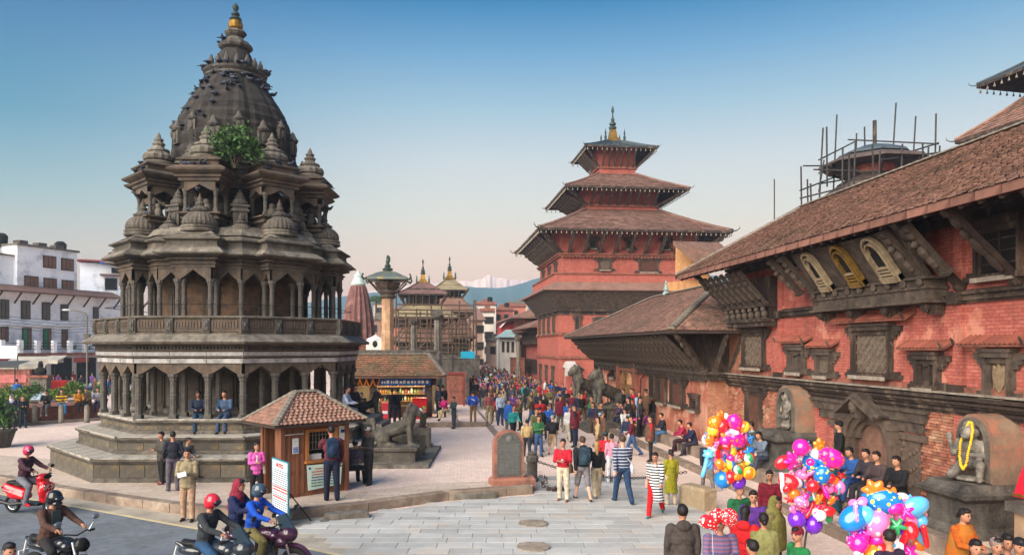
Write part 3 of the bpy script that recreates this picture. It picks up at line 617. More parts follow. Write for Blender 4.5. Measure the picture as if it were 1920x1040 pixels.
# ================================================================ WINDOWS AND DOORS IN THE CARVED STYLE
LATT = mat('lattice_wood', (120,106,92), (84,72,62), 6, .8, .6)
ROOFLET = mat('rooflet_tile', (148,84,68), (116,66,54), 3, .9, .4, island=.2)
def wallframe(parent, loc, rz):   # helper Matrix from wall coordinates (x along, -y outward, z up)
    return MX.Translation(loc) @ MX.Rotation(rz, 4, 'Z')
def carved_window(parent, M, w, h, style='lattice', rooflet=None, name='window', wm=WOODG, ears=True):
    """x centred, z from 0 to h; deep layered jambs, ears at lintel and sill, lattice or shutter"""
    b = MB(); t = .09
    for i, (o, d) in enumerate(((0,.16),(t*.8,.09),(t*1.5,.02))):
        x = w/2-o
        b.box(-x, -x+t, -d, .1, 0, h-o); b.box(x-t, x, -d, .1, 0, h-o)
    b.box(-w/2-.02, w/2+.02, -.2, .1, h-.02, h+.09); b.box(-w/2-.08, w/2+.08, -.23, .1, h+.09, h+.16)
    b.box(-w/2+.02, w/2-.02, -.12, .1, h-.14, h-.02)
    b.box(-w/2-.04, w/2+.04, -.22, .1, -.12, 0)
    if ears:
        e = min(.38, w*.42)
        for s in (-1, 1):
            for q, (z0, z1, ex) in enumerate(((h-.06,h+.08,e),(h-.16,h-.06,e*.7),(h-.25,h-.16,e*.4),(-.12,.0,e),(0,.08,e*.75))):
                x0, x1 = sorted((s*(w/2+.0), s*(w/2+ex))); b.box(x0, x1, -.1+.004*q, .06, z0, z1)
    f = b.build(name, wm, parent); f.matrix_basis = M
    iw = w/2-t*1.9; b = MB()
    if style == 'lattice':
        n = 7; b.box(-iw, iw, .04, .08, .02, h-.12)
        st = 2*iw/6
        k = -iw
        for i in range(-9, 16):
            x0 = -iw+i*st
            for s in (1, -1):
                pts = []
                for q in range(2):
                    pass
            # diagonal bars clipped to the opening
        H_ = h-.14; st = max(.09, 2*iw/5)
        i = -int(H_/st)-1
        while -iw+i*st < iw:
            for s in (1, -1):
                xa = -iw+i*st if s > 0 else iw-i*st
                # from (xa,0) along 45deg
                z0 = 0; x0 = xa
                if s > 0 and x0 < -iw: z0 = -iw-x0; x0 = -iw
                if s < 0 and x0 > iw: z0 = x0-iw; x0 = iw
                if z0 < H_:
                    L = min(H_-z0, (iw-x0) if s > 0 else (x0+iw))
                    if L > .03: b.beam((x0, .02+.008*s, z0+.02), (x0+s*L, .02+.008*s, z0+L+.02), .02, .02, up=(0,1,0))
            i += 1
        put('lattice', b.mesh('lattice_mesh', LATT), f, T(0,-.09,0))
    elif style == 'door':
        b.box(-iw, -.01, .03, .07, 0, h-.1); b.box(.01, iw, .03, .07, 0, h-.1)
        for s in (-1,1):
            for z in (.15, h*.5): b.box(s*iw/2-iw*.3, s*iw/2+iw*.3, .01, .05, z, z+h*.32)
        put('door_leaf', b.mesh('leaf', mat('old_door_wood', (96,62,48), (68,46,38), 5, .8, .5)), f, T(0,-.09,0))
    elif style == 'dark':
        b.box(-iw, iw, .06, .1, 0, h-.1); put('opening', b.mesh('open', DARK), f, T(0,-.1,0))
        b = MB()
        for i in range(3): b.box(-iw, iw, .0, .03, h*(.2+.25*i), h*(.2+.25*i)+.03)
        b.box(-.02,.02,-.01,.04,0,h-.1); put('glazing_bar', b.mesh('bar', wm), f, T(0,-.06,0))
    elif style == 'shield':
        b.box(-iw, iw, .05, .09, 0, h-.1); H_ = h-.15
        sh = [(-.75,.9),(-.3,.82),(0,1.0),(.3,.82),(.75,.9),(.85,.6),(.7,.3),(.3,.1),(0,0),(-.3,.1),(-.7,.3),(-.85,.6)]
        b.loft([[(x*iw, .05, .04+z*H_) for x, z in sh], [(x*iw, .0, .04+z*H_) for x, z in sh], [(x*iw*.8, -.02, .04+H_*.5+(z-.5)*H_*.82) for x, z in sh]])
        put('shield_panel', b.mesh('shield', mat('pale_carved_wood', (146,124,96), (110,92,72), 14, .85, .9)), f, T(0,-.08,0))
    elif style == 'pilaster':
        b.box(-iw, iw, .05, .09, 0, h-.1)
        b.box(-iw*.6, iw*.6, -.05, .06, 0, .12); b.box(-iw*.4, iw*.4, -.02, .06, .12, h*.7); b.lathe([(iw*.4,h*.7),(iw*.5,h*.74),(iw*.2,h*.8),(0,h*.85)], 8)
        put('blind_panel', b.mesh('blind', wm), f, T(0,-.09,0))
    put('sill', MB().box(-w/2+.05, w/2-.05, -.27, -.21, -.16, -.06).mesh('sill_mesh', SILL_GR), f)
    if rooflet:
        rw, z = rooflet; b = MB()
        b.loft([[(-rw/2,-.3,z),(rw/2,-.3,z),(rw/2+.0,.05,z+.2),(-rw/2,.05,z+.2)], [(-rw/2,-.3,z+.05),(rw/2,-.3,z+.05),(rw/2,.05,z+.27),(-rw/2,.05,z+.27)]])
        o = put('rooflet', b.mesh('rooflet_mesh', MOULD), f); n = max(3, int(rw/.13)); tm = MB(); wt = rw/n
        tm.loft([[(wt*.0,-.33,z+.04),(wt*.5,-.34,z+.075),(wt*.95,-.33,z+.04)], [(wt*.0,.05,z+.27),(wt*.5,.05,z+.30),(wt*.95,.05,z+.27)]], cap=False, close=False)
        tm.lathe([(wt*.45,z+.0)], 3) if False else None
        tm = tm.mesh('roof_tile_mesh', ROOFLET)
        for i in range(n): put('roof_tile', tm, o, T(-rw/2+i*wt, 0, 0))
        for s in (-1,1):
            e = MB(); e.loft([[(0,-.36,z+.02),(.05,-.36,z+.02),(.05,-.36,z+.1),(0,-.36,z+.1)], [(0,-.44,z+.16),(.04,-.44,z+.16),(.04,-.44,z+.2),(0,-.44,z+.2)]]); put('corner_hook', e.mesh('hook', WOOD), o, T(s*rw/2-.02, 0, 0))
    return f
def strut_mesh(L, w, t, m, carved=True):
    """carved roof strut along local z from 0 to L, figure relief on the front"""
    b = MB(); b.box(-w/2, w/2, -t/2, t/2, 0, L)
    b.box(-w*.7, w*.7, -t*.8, t*.6, 0, L*.06); b.box(-w*.6, w*.6, -t*.8, t*.5, L*.9, L*.97)
    if carved:
        b.ell((0,-t*.6,L*.3),(w*.5,t*.7,L*.14),7,4); b.ell((0,-t*.7,L*.5),(w*.62,t*.7,L*.12),7,4); b.ell((0,-t*.9,L*.67),(w*.35,t*.7,L*.06),7,4); b.ell((0,-t*.6,L*.8),(w*.6,t*.5,L*.07),7,4)
    return b.mesh('strut_mesh', m)
def place_between(me, p, q, parent, name, out):
    """me runs along its z axis; its -y faces 'out'"""
    p, q, out = V(p), V(q), V(out); z = (q-p).normalized(); x = z.cross(-out)
    x = (-out).cross(z) if x.length < 1e-4 else -x*1.0
    x = (-out).cross(z).normalized(); y = z.cross(x)
    R = MX(((x.x,y.x,z.x,p.x),(x.y,y.y,z.y,p.y),(x.z,y.z,z.z,p.z),(0,0,0,1)))
    return put(name, me, parent, R)

# ================================================================ THE PALACE WING (wall plane X = 11.75)
XW = 11.75; Y0, Y1 = 4.0, 28.0; Z0 = .54
palace = thing('palace_wing', 'long red brick palace wing with carved windows and a wide tiled roof', 'palace', (XW, 16, Z0))
def PM(Y, z): return MX.Translation((0, Y-16, z-Z0)) @ MX.Rotation(-pi/2, 4, 'Z')      # local x = -Y (towards camera), -y = -X
inv = MX.Translation((-XW, -16, -Z0))
def PW_(b, name, m, parent=palace, **k):
    b.v = [tuple(inv @ V(v)) for v in b.v]; return b.build(name, m, parent, **k)
PW_(MB().box(XW, XW+9, Y0, Y1, 3.25, 7.6), 'upper_wall', BRICK_P)
low = PW_(MB().box(XW, XW+9, Y0, Y1, .5, 2.86), 'lower_wall', BRICK_P)
# raw brick patches where the paint is gone: real thickness of one face proud
def patch(pts, m, name='bare_brickwork', d=.03, X=XW, par=palace):
    b = MB(); P = [onX(X, px, py) for px, py in pts]
    b.loft([[(X+.05, p.y, p.z) for p in P], [(X-d, p.y, p.z) for p in P]]); return PW_(b, name, m, par)
patch([(1369,600),(1392,606),(1396,640),(1390,690),(1392,697),(1369,695)], BRICK_O)
#patch([(1368,716),(1470,738),(1468,760),(1455,770),(1452,800),(1440,850),(1368,845)], BRICK_O)
#patch([(1706,800),(1727,765),(1738,752),(1786,760),(1790,960),(1700,930),(1688,890),(1692,850)], BRICK_L, d=.06)
patch([(1509,752),(1570,762),(1586,790),(1589,850),(1560,870),(1512,862)], BRICK_P, d=.02)
def brickfill(px, X, m, seed, par=palace, dd=.05):
    r = random.Random(seed); P = [onX(X, a, c) for a, c in px]; poly = [(p.y, p.z) for p in P]; b = MB(); L, H = .235, .072
    ys = [p[0] for p in poly]; zs = [p[1] for p in poly]; z = min(zs); row = 0
    while z < max(zs):
        y = min(ys)-(row % 2)*L/2
        while y < max(ys):
            if inside((y+L/2, z+H/2), poly) and r.random() > .03: d = r.uniform(.01, dd); b.box(X-d, X+.03, y+.006, y+L-.008, z+.005, z+H-.006)
            y += L
        z += H; row += 1
    return PW_(b, 'bare_brickwork', m, par, kind='stuff')
BF = mat('loose_old_brick', (164,106,84), (134,80,64), 3, .9, .5, island=.3, c3=(180,146,116), s3=2, coord='World')
brickfill([(1369,718),(1475,738),(1468,766),(1455,770),(1452,800),(1444,850),(1369,852)], XW, BF, 2)
brickfill([(1700,810),(1727,765),(1738,752),(1800,760),(1800,960),(1690,930),(1680,890),(1688,850)], XW, BF, 3, dd=.08)
brickfill([(1328,722),(1366,722),(1366,855),(1328,850)], XB_, BF, 4) if False else None
# mouldings
def band(lst, name, m, X=XW, y0=Y0, y1=Y1, par=palace):
    b = MB()
    for off, z0, z1 in lst: b.box(X-off, X+.3, y0, y1, z0, z1)
    return PW_(b, name, m, par)
band([(.10,2.80,2.87),(.16,2.87,2.93),(.12,2.93,2.98),(.2,2.98,3.04),(.26,3.04,3.10),(.18,3.10,3.14),(.3,3.14,3.22),(.24,3.22,3.26)], 'timber_cornice', WOOD)
band([(.33,3.262,3.30)], 'timber_cornice', SILL_GR)
band([(.06,3.30,3.42)], 'cornice_brick', MOULD)
band([(.08,5.26,5.31),(.14,5.31,5.37),(.1,5.37,5.44),(.18,5.44,5.5),(.06,5.5,5.55)], 'timber_band', WOOD)
band([(.1,7.0,7.2),(.2,7.2,7.3)], 'wall_plate', WOOD)
for px in (1466, 1802):
    p = onX(XW, px, 640); b = MB(); b.box(XW-.09, XW+.1, p.y-.13, p.y+.13, 3.42, 7.1); PW_(b, 'pilaster', BRICK_P)
    b = MB(); b.box(XW-.1, XW-.02, p.y-.02, p.y+.02, 3.3, 5.3); 
    b = MB(); b.box(XW-.08, XW+.1, p.y-.12, p.y+.12, .55, 2.82); PW_(b, 'pilaster', BRICK_P)
    b = MB()
    for z in (5.28, 3.26): b.box(XW-.24, XW+.1, p.y-.17, p.y+.17, z-.04, z+.2)
    PW_(b, 'pilaster_cap', WOOD)
def win_at(px0, px1, yt, yb, style, rl=None, X=XW, par=palace, PMf=PM, **k):
    a = onX(X, px0, yb); c = onX(X, px1, yb); m_ = onX(X, (px0+px1)/2, yb); t_ = onX(X, (px0+px1)/2, yt)
    w = abs(a.y-c.y); Yc = (a.y+c.y)/2; h = t_.z-m_.z
    rl_ = None
    if rl:
        r0 = onX(X, rl[0], rl[2]); r1 = onX(X, rl[1], rl[2]); rl_ = (abs(r0.y-r1.y), h+.2); 
    return carved_window(par, PMf(Yc, m_.z), w, h, style, rl_, **k)
win_at(1397,1437,622,686,'lattice',(1380,1450,606), wm=WOOD)
win_at(1483,1513,655,694,'pilaster',(1472,1524,645))
win_at(1536,1564,664,700,'lattice',(1528,1578,650))
win_at(1604,1676,618,700,'lattice',(1566,1710,600), wm=WOOD, name='great_window')
win_at(1724,1766,672,722,'pilaster',(1696,1786,655), wm=WOOD)
win_at(1853,1906,668,742,'shield',(1810,1940,660))
win_at(1403,1432,732,812,'door',None, wm=WOOD)
win_at(1836,1925,420,512,'dark',None, wm=WOOD, name='upper_window')
win_at(1480,1512,470,500,'dark',None, wm=WOOD, name='upper_window')
# portal with carved tympanum between the two sculpture niches
pa = onX(XW, 1694, 880); pb = onX(XW, 1596, 880); pc_ = (pa.y+pb.y)/2; pw = abs(pa.y-pb.y)
b = MB()
for i, (o, d) in enumerate(((0,.34),(.14,.26),(.27,.18))):
    for s in (-1,1):
        x0, x1 = sorted((s*(pw/2-o), s*(pw/2-o-.13))); b.box(x0, x1, -d, .1, 0, 1.75-.0*i); b.box(x0-.03, x1+.03, -d-.04, .1, 1.68, 1.80+.002*i); b.box(x0-.03,x1+.03,-d-.05,.1,0,.16)
o = put('portal', b.mesh('portal_mesh', mat('portal_stone', (104,88,76), (76,64,56), 8, .9, 1.0, bscale=40)), palace, PM(pc_, Z0))
b = MB(); n = 18; R0, R1 = pw/2-.38, pw/2+.02
for (ra, rb, d) in ((pw/2-.62, pw/2-.46, .14), (pw/2-.46, pw/2-.26, .24), (pw/2-.26, pw/2-.06, .32)):
    b.loft([[(q*cos(a), y, 1.3+q*.78*sin(a)) for q, y in ((ra,-d),(rb,-d),(rb,.05),(ra,.05))] for a in [pi*i/n for i in range(n+1)]])
put('portal_arch', b.mesh('arch_mesh', mat('portal_stone', (0,0,0))), o)
b = MB(); b.box(-pw/2+.5, pw/2-.5, -.04, .05, 0, 1.3); b.loft([[((pw/2-.62)*cos(pi*i/12), y, 1.3+(pw/2-.62)*.78*sin(pi*i/12)) for i in range(13)] for y in (-.04,.05)])
put('portal_door', b.mesh('pdoor', mat('worn_terracotta_door', (146,104,86), (98,78,68), 3, .9, .9, bscale=30)), o)
b = MB()
for s in (-1,1):
    b.beam((0,-.5,2.42),(s*.85,-.42,1.98),.5,.07); b.beam((0,-.6,2.50),(s*.95,-.5,2.0),.1,.1)
b.box(-.12,.12,-.62,0,1.9,2.5); b.ell((0,-.62,2.2),(.14,.14,.2),8,5)
put('portal_gable', b.mesh('gable', WOODG), o)
for s in (-1,1):
    b = MB(); b.box(min(s*(pw/2+.06), s*(pw/2+.75)), max(s*(pw/2+.06), s*(pw/2+.75)), -.09, .05, .15, 1.5)
    for q in range(16): b.ell((s*(pw/2+.12+.13*(q % 5)+RND.uniform(0,.05)), -.1, .25+q*.075), (.07,.05,.07), 6, 4)
    b.box(min(s*(pw/2+.02), s*(pw/2+1.0)), max(s*(pw/2+.02), s*(pw/2+1.0)), -.14, .05, 1.5, 1.66)
    put('carved_side_panel', b.mesh('sidep', mat('portal_stone', (0,0,0))), o)
b = MB(); b.box(-pw/2-1.9, pw/2+1.1, -.22, .06, 2.18, 2.26); b.box(-pw/2-1.7, pw/2+1.0, -.17, .06, 1.95, 2.18); b.box(-pw/2-1.5, pw/2+.9, -.12, .06, 1.7, 1.95)
put('portal_lintel', b.mesh('plint', WOODG), o)
# projecting box of gilt-framed windows under the eave
ga = onX(XW-.45, 1530, 560); gb = onX(XW-.45, 1745, 555); gy0, gy1 = gb.y, ga.y; gm = (gy0+gy1)/2; gw = gy1-gy0
b = MB(); b.box(-gw/2, gw/2, -.55, .1, 5.35-Z0, 5.62-Z0); b.box(-gw/2-.08, gw/2+.08, -.62, .1, 5.30-Z0, 5.36-Z0); b.box(-gw/2-.04, gw/2+.04, -.6, .1, 5.62-Z0, 5.68-Z0)
for i in range(9): b.ell((-gw/2+.15+i*(gw-.3)/8, -.62, 5.76-Z0), (.09,.08,.1), 8, 5)
b.box(-gw/2+.05, gw/2-.05, -.55, .1, 5.68-Z0, 5.84-Z0); b.box(-gw/2-.0, gw/2+.1, -.64, .1, 5.84-Z0, 5.9-Z0)
gal = put('gilt_window_bay', b.mesh('bay_mesh', WOODG), palace, PM(gm, Z0))
for i in range(4):
    e = MB(); e.box(-.09,.09,-.5,.05,-.14,0); e.box(-.07,.07,-.34,.05,-.26,-.14); e.ell((0,-.42,-.12),(.09,.1,.1),6,4); put('bracket', e.mesh('br', WOOD), gal, T(-gw/2+.2+i*(gw-.4)/3, 0, 5.30-Z0))
# slanting back panel and the three arches
zb, zt, yo, yt_ = 5.9, 6.95, -.6, -1.35
sl_ = MB(); sl_.loft([[(-gw/2+.1,yo+.06,zb-Z0),(gw/2,yo+.06,zb-Z0),(gw/2,yt_+.06,zt-Z0),(-gw/2+.1,yt_+.06,zt-Z0)],[(-gw/2+.1,yo+.2,zb-Z0),(gw/2,yo+.2,zb-Z0),(gw/2,yt_+.2,zt-Z0),(-gw/2+.1,yt_+.2,zt-Z0)]]); put('slanting_panel', sl_.mesh('slant', WOODG), gal)
dirv = V((0, yt_-yo, zt-zb)); SL = dirv.length; Rm = MX.Translation((0, yo, zb-Z0)) @ MX.Rotation(math.atan2(-(yt_-yo), zt-zb), 4, 'X')
IV = mat('bone_inlaid_frame', (172,154,124), (120,104,82), 6, .6, .4); GY = mat('bright_gilt_frame', (158,122,52), (100,80,44), 6, .4, .4, metal=.35)
def arch_frame(w, h, t, d, m, nm):
    b = MB(); r = w/2; P = []; hs = h-r*1.35
    for q in (-1,1):
        x0, x1 = sorted((q*r, q*(r-t))); b.box(x0, x1, -d, .02, 0, hs)
    n = 12
    b.loft([[(cx*cos(a)*1.0, y, hs+cx*1.35*sin(a)) for cx, y in ((r-t,-d),(r,-d),(r,.02),(r-t,.02))] for a in [pi*i/n for i in range(n+1)]])
    b.box(-r, r, -d-.02, .02, 0, .16); return b.mesh(nm, m)
aw = [(.30, .95, IV), (.0, .95, GY), (-.30, 1.04, IV)]
zc_ = [onX(XW-.9, px, 520).y for px in (1540, 1600, 1668)]
for px, m, w in ((1533, IV, .62), (1590, GY, .66), (1652, IV, .74)):
    Y = onX(XW-.95, px, 500).y; u = -(Y-gm)
    f = put('arched_window', arch_frame(w, SL*.98, .05, .09, m, 'outer_frame'), gal, MX.Translation((u, 0, 0)) @ Rm)
    put('inner_frame', arch_frame(w*.7, SL*.86, .03, .12, m, 'inner_mesh'), f)
    b = MB(); b.box(-w*.3, w*.3, -.035, .0, .16, SL*.62); b.ell((0,-.01,SL*.6),(w*.3,.02,w*.42),10,6); put('dark_opening', b.mesh('op', DARK), f)
    for k in range(3): put('slat', MB().box(-w*.29, w*.29, -.12, -.04, .2+k*.09, .245+k*.09).mesh('slat_mesh', m if k < 2 else IV), f)
for px in (1700, 1745, 1500, 1478):
    Y = onX(XW-.9, px, 500).y
    place_between(strut_mesh(1.45, .2, .14, WOODG), (-.5, Y-16, 5.9-Z0), (-1.55, Y-16, 6.98-Z0), palace, 'carved_strut', (-1, 0, 0))
# carved gallery at the far corner (the bay with little lions)
la = onX(XW-.4, 1362, 560); lb = onX(XW-.4, 1440, 560); lm_ = (la.y+lb.y)/2; lw = la.y-lb.y
b = MB(); b.box(-lw/2, lw/2, -.5, .05, 5.0-Z0, 5.16-Z0); b.box(-lw/2-.06, lw/2+.06, -.58, .05, 5.16-Z0, 5.24-Z0); b.box(-lw/2+.06, lw/2-.06, -.3, .05, 5.24-Z0, 6.7-Z0); b.box(-lw/2, lw/2,-.52,.05,5.66-Z0,5.74-Z0)
bay_ = put('carved_gallery', b.mesh('cg', WOOD), palace, PM(lm_, Z0))
fg = MB(); fg.ell((0,0,.16),(.13,.12,.15),8,5); fg.ell((0,-.06,.34),(.09,.1,.09),8,5); fg.box(-.15,.15,-.12,.12,0,.05); fg = fg.mesh('fig', WOODG, True)
n_ = 7
for i in range(n_):
    x = -lw/2+.2+i*(lw-.4)/(n_-1); put('carved_figure', fg, bay_, T(x, -.42, 5.24-Z0))
    place_between(strut_mesh(1.5, .14, .1, WOODG), (x, -.35, 5.74-Z0), (x, -1.3, 6.8-Z0), bay_, 'carved_strut', (0, -1, 0))
# eave struts
sme = strut_mesh(2.2, .17, .13, WOOD)
for Y in (7.0, 9.4, 11.6, 13.6, 15.2, 27.3):
    place_between(sme, (0-.05, Y-16, 5.6-Z0), (-1.6, Y-16, 7.0-Z0), palace, 'eave_strut', (-1, 0, 0))
# roof
XE, ZE, XR, ZR = 9.9, 7.12, 14.9, 9.87; YF = 29.0
b = MB(); sb = .12
b.loft([[(XE,Y0,ZE),(XE,Y0,ZE-sb),(XR,Y0,ZR-sb-.1),(XR,Y0,ZR)], [(XE,YF,ZE),(XE,YF,ZE-sb),(XR,YF-.6,ZR-sb-.1),(XR,YF-.6,ZR)]])
b.loft([[(XR,Y0,ZR),(XR,Y0,ZR-.2),(XR+6,Y0,ZE-.2),(XR+6,Y0,ZE)], [(XR,YF-.6,ZR),(XR,YF-.6,ZR-.2),(XR+6,YF,ZE-.2),(XR+6,YF,ZE)]])
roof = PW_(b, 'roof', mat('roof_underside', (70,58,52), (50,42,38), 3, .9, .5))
o = tile_slope((XE-.06-XW,Y0-16,ZE+.01-Z0),(XE-.06-XW,YF-16,ZE+.01-Z0),(XR-XW,YF-.6-16,ZR-Z0),(XR-XW,Y0-16,ZR-Z0), .135, .13, parent=roof, seed=3, lift=.035, jit=.014)
ridge_line((XR-XW,5-16,ZR+.02-Z0),(XR-XW,YF-.6-16,ZR+.02-Z0), .13, 'ridge_tile', RIDGE, roof, .38)
ridge_line((XE-XW,YF-16,ZE+.05-Z0),(XR-XW,YF-.62-16,ZR+.04-Z0), .1, 'verge_tile', RIDGE, roof, .4)
fb = MB(); fb.box(-.03,.03,0,.62,-.17,-.0); fb = fb.mesh('fascia_mesh', mat('fascia_brick_tile', (132,92,78), (98,70,60), 2, .85, .4, island=.22, c3=(96,62,52), s3=2))
y = 8
while y < YF-.6: put('fascia_board', fb, roof, T(XE-XW+.0, y-16, ZE-.0-Z0)); y += .645
b = MB()
y = Y0
while y < YF: b.beam((XE+.06, y, ZE-.17), (XW+.2, y, ZE+.82), .09, .12); y += .5
PW_(b, 'rafter', WOOD, roof, kind='stuff')
# lightning mast and aerial behind the ridge
b = MB(); b.tube([(0,0,0),(0,0,2.0)], .03, 5); tag(b.build('roof_aerial', WOODG), 'thin bare aerial pole standing up behind the long tiled roof', 'aerial'); bpy.data.objects['roof_aerial'].location = D(1452, 418, 34)

# ================================================================ LOWER PROJECTING WING with the hipped roof
XB = 10.85; B0, B1 = 28.0, 46.5
low_wing = thing('low_wing', 'low plastered palace wing with broad hipped tile roof on rows of carved struts', 'building', (XB, B0, Z0))
inv = MX.Translation((-XB, -B0, -Z0))
BM = lambda Y, z: MX.Translation((0, Y-B0, z-Z0)) @ MX.Rotation(-pi/2, 4, 'Z')
PLST = brickmat('plastered_pink_brick', (178,106,86), (160,90,72), (170,106,88), w=.22, h=.066, mortar_w=.006, patch=(200,150,124), pscale=.6, pthr=.5, stain=(140,92,76))
PW_(MB().box(XB, XB+6, B0, B1, .5, 3.2), 'wall', PLST, low_wing)
PW_(MB().box(XB-.0, XB+6, B0-.03, B0+.0, .5, 3.1), 'end_wall', BRICK_O, low_wing)
PW_(MB().box(XB+.15, XB+6, B0+.1, B1, 3.2, 5.0), 'dark_attic', WOOD, low_wing)
b = MB()
for off, z0, z1 in ((.08,3.0,3.06),(.14,3.06,3.12),(.1,3.12,3.17),(.22,3.17,3.24),(.3,3.24,3.3),(.26,3.3,3.34)): b.box(XB-off, XB+1, B0-off, B1, z0, z1)
PW_(b, 'timber_cornice', WOODG, low_wing)
b = MB()
for i in range(9): b.box(XB+.0+i*.1, XB+.05+i*.1, B0-.28, B0, 3.0, 3.1)
for i in range(180): b.box(XB-.2, XB, B0+i*.1, B0+.05+i*.1, 2.94, 3.0)
PW_(b, 'dentil_course', WOOD, low_wing, kind='stuff')
EX, EY, EZ, RX, RZ = 8.85, 26.4, 4.92, 13.3, 7.2; RY0, RY1 = 33.0, 43.0; FY = 47.6; BX = 17.5
lroof = MB(); t_ = .12
pts_t = [(EX,EY,EZ),(EX,FY,EZ),(BX,FY,EZ),(BX,EY,EZ)]
lroof.add([(EX,EY,EZ),(EX,FY,EZ),(BX,FY,EZ),(BX,EY,EZ),(RX,RY0,RZ),(RX,RY1,RZ)], [(0,1,5,4),(1,2,5),(2,3,4,5),(3,0,4)])
lroof.add([(EX,EY,EZ-t_),(EX,FY,EZ-t_),(BX,FY,EZ-t_),(BX,EY,EZ-t_)], [(0,1,2,3)])
lroof.add([(EX,EY,EZ),(EX,FY,EZ),(BX,FY,EZ),(BX,EY,EZ),(EX,EY,EZ-t_),(EX,FY,EZ-t_),(BX,FY,EZ-t_),(BX,EY,EZ-t_)], [(0,1,5,4),(1,2,6,5),(3,0,4,7)])
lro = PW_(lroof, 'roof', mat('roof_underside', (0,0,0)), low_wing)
def Lc(x, y, z): return (x-XB, y-B0, z-Z0)
tile_slope(Lc(EX-.05,EY,EZ), Lc(EX-.05,FY,EZ), Lc(RX,RY1,RZ), Lc(RX,RY0,RZ), .15, .14, parent=lro, seed=5)
tile_slope(Lc(EX,EY-.05,EZ), Lc(XB+2.2,EY-.05,EZ), Lc(RX-.1,RY0-1.2,RZ-.55), Lc(RX-.05,RY0,RZ), .15, .14, parent=lro, seed=6)
ridge_line(Lc(EX,EY,EZ+.04), Lc(RX,RY0,RZ+.05), .13, 'hip_tile', RIDGE, lro, .34)
ridge_line(Lc(RX,RY0,RZ+.03), Lc(RX,RY1,RZ+.03), .12, 'ridge_tile', RIDGE, lro, .36)
ridge_line(Lc(EX,FY,EZ+.04), Lc(RX,RY1,RZ+.04), .12, 'hip_tile', RIDGE, lro, .5)
b = MB(); b.lathe([(.2,0),(.2,.12),(.1,.2),(.16,.3),(.1,.45),(.05,.6),(.08,.68),(0,.85)], 10, cx=RX-XB, cy=40.5-B0); b.v = [(x,y,z+RZ-Z0) for x,y,z in b.v]; b.build('roof_finial', mat('pale_green_copper', (150,168,164), (110,130,126), 4, .6, .2), lro)
sme = strut_mesh(2.25, .15, .14, WOODG)
Y = B0+.5
while Y < B1:
    place_between(sme, Lc(XB-.12, Y, 3.34), Lc(EX+.2, Y-.25, EZ-.08), low_wing, 'carved_strut', (-1,0,0)); Y += .62
for X in (XB+.25, XB+.9):
    place_between(sme, Lc(X, B0-.12, 3.34), Lc(X, EY+.25, EZ-.08), low_wing, 'carved_strut', (0,-1,0))
place_between(strut_mesh(2.9,.2,.16,WOODG), Lc(XB-.1, B0-.1, 3.34), Lc(EX+.25, EY+.25, EZ-.08), low_wing, 'corner_strut', (-.7,-.7,0))
kw = dict(X=XB, par=low_wing, PMf=BM)
win_at(1261,1286,712,757,'door',None, wm=WOOD, **kw)
win_at(1238,1252,700,752,'door',None, wm=WOOD, ears=False, **kw)
win_at(1243,1252,730,746,'dark',None, wm=SILL_GR, ears=False, **kw) if False else None
win_at(1299,1313,745,766,'dark',None, wm=WOOD, ears=False, **kw)
win_at(1222,1232,704,742,'dark',None, wm=WOOD, ears=False, **kw)
win_at(1146,1158,680,705,'dark',None, wm=WOOD, ears=False, **kw)
win_at(1118,1128,675,695,'dark',None, wm=WOOD, ears=False, **kw)
ga = onX(XB, 1165, 700).y; gb = onX(XB, 1196, 700).y
b = MB()
for s, Y in ((0, ga), (1, gb)): b.box(XB-.25, XB+.1, Y-.25, Y+.25, .5, 4.6)
b.box(XB-.2, XB+.1, gb, ga, 3.0, 4.6); PW_(b, 'gate_pier', MOULD, low_wing)
b = MB(); b.box(XB-.1, XB+.1, gb, ga, .5, 2.6); 
for i in range(5): b.torus((XB-.14, (ga+gb)/2, 2.3), .3+i*.16, .07, 'x', 14, 5, a0=0, a1=pi)
PW_(b, 'gilt_gate', mat('dull_gilt_gate', (176,132,84), (110,80,60), 5, .5, .6, metal=.3), low_wing)
for px in (1150,1213):
    Y = onX(XB, px, 680).y; b = MB(); b.tube([(XB-.12, Y, 3.2),(XB-.14, Y, 2.9),(XB-.3,Y+.1,2.7),(XB-.3,Y+.1,.6)], .05, 6); PW_(b, 'drain_pipe', mat('rust_pipe', (92,48,42), (70,40,36), 4, .6, .2), low_wing)

# building behind with the ochre gable
yb_ = thing('gabled_house', 'ochre plastered house with tiled gable roof behind the palace eaves', 'house', (15.5, 44, 0))
OCH = mat('ochre_plaster', (206,156,104), (180,132,90), .6, .9, .3, speck=.25)
p = [D(1267,466,44), D(1267,560,44), D(1335,560,44), D(1335,506,44)]
b = MB(); P = [D(1267,462,44), D(1266,512,44), D(1332,524,44), D(1322,500,44)]; o3 = V((15.5,44,0))
b.loft([[v-o3 for v in P], [v-o3+V((.5,1.0,0)) for v in P]]); b.build('wall', OCH, yb_)
q0, q1, q2, q3 = D(1262,460,43), D(1330,512,43), D(1390,500,43), D(1349,462,45)
b = MB(); b.loft([[v-o3 for v in (q0,q1,q2,q3)], [v-o3+V((0,0,.25)) for v in (q0,q1,q2,q3)]]); b.build('roof', TILE, yb_)
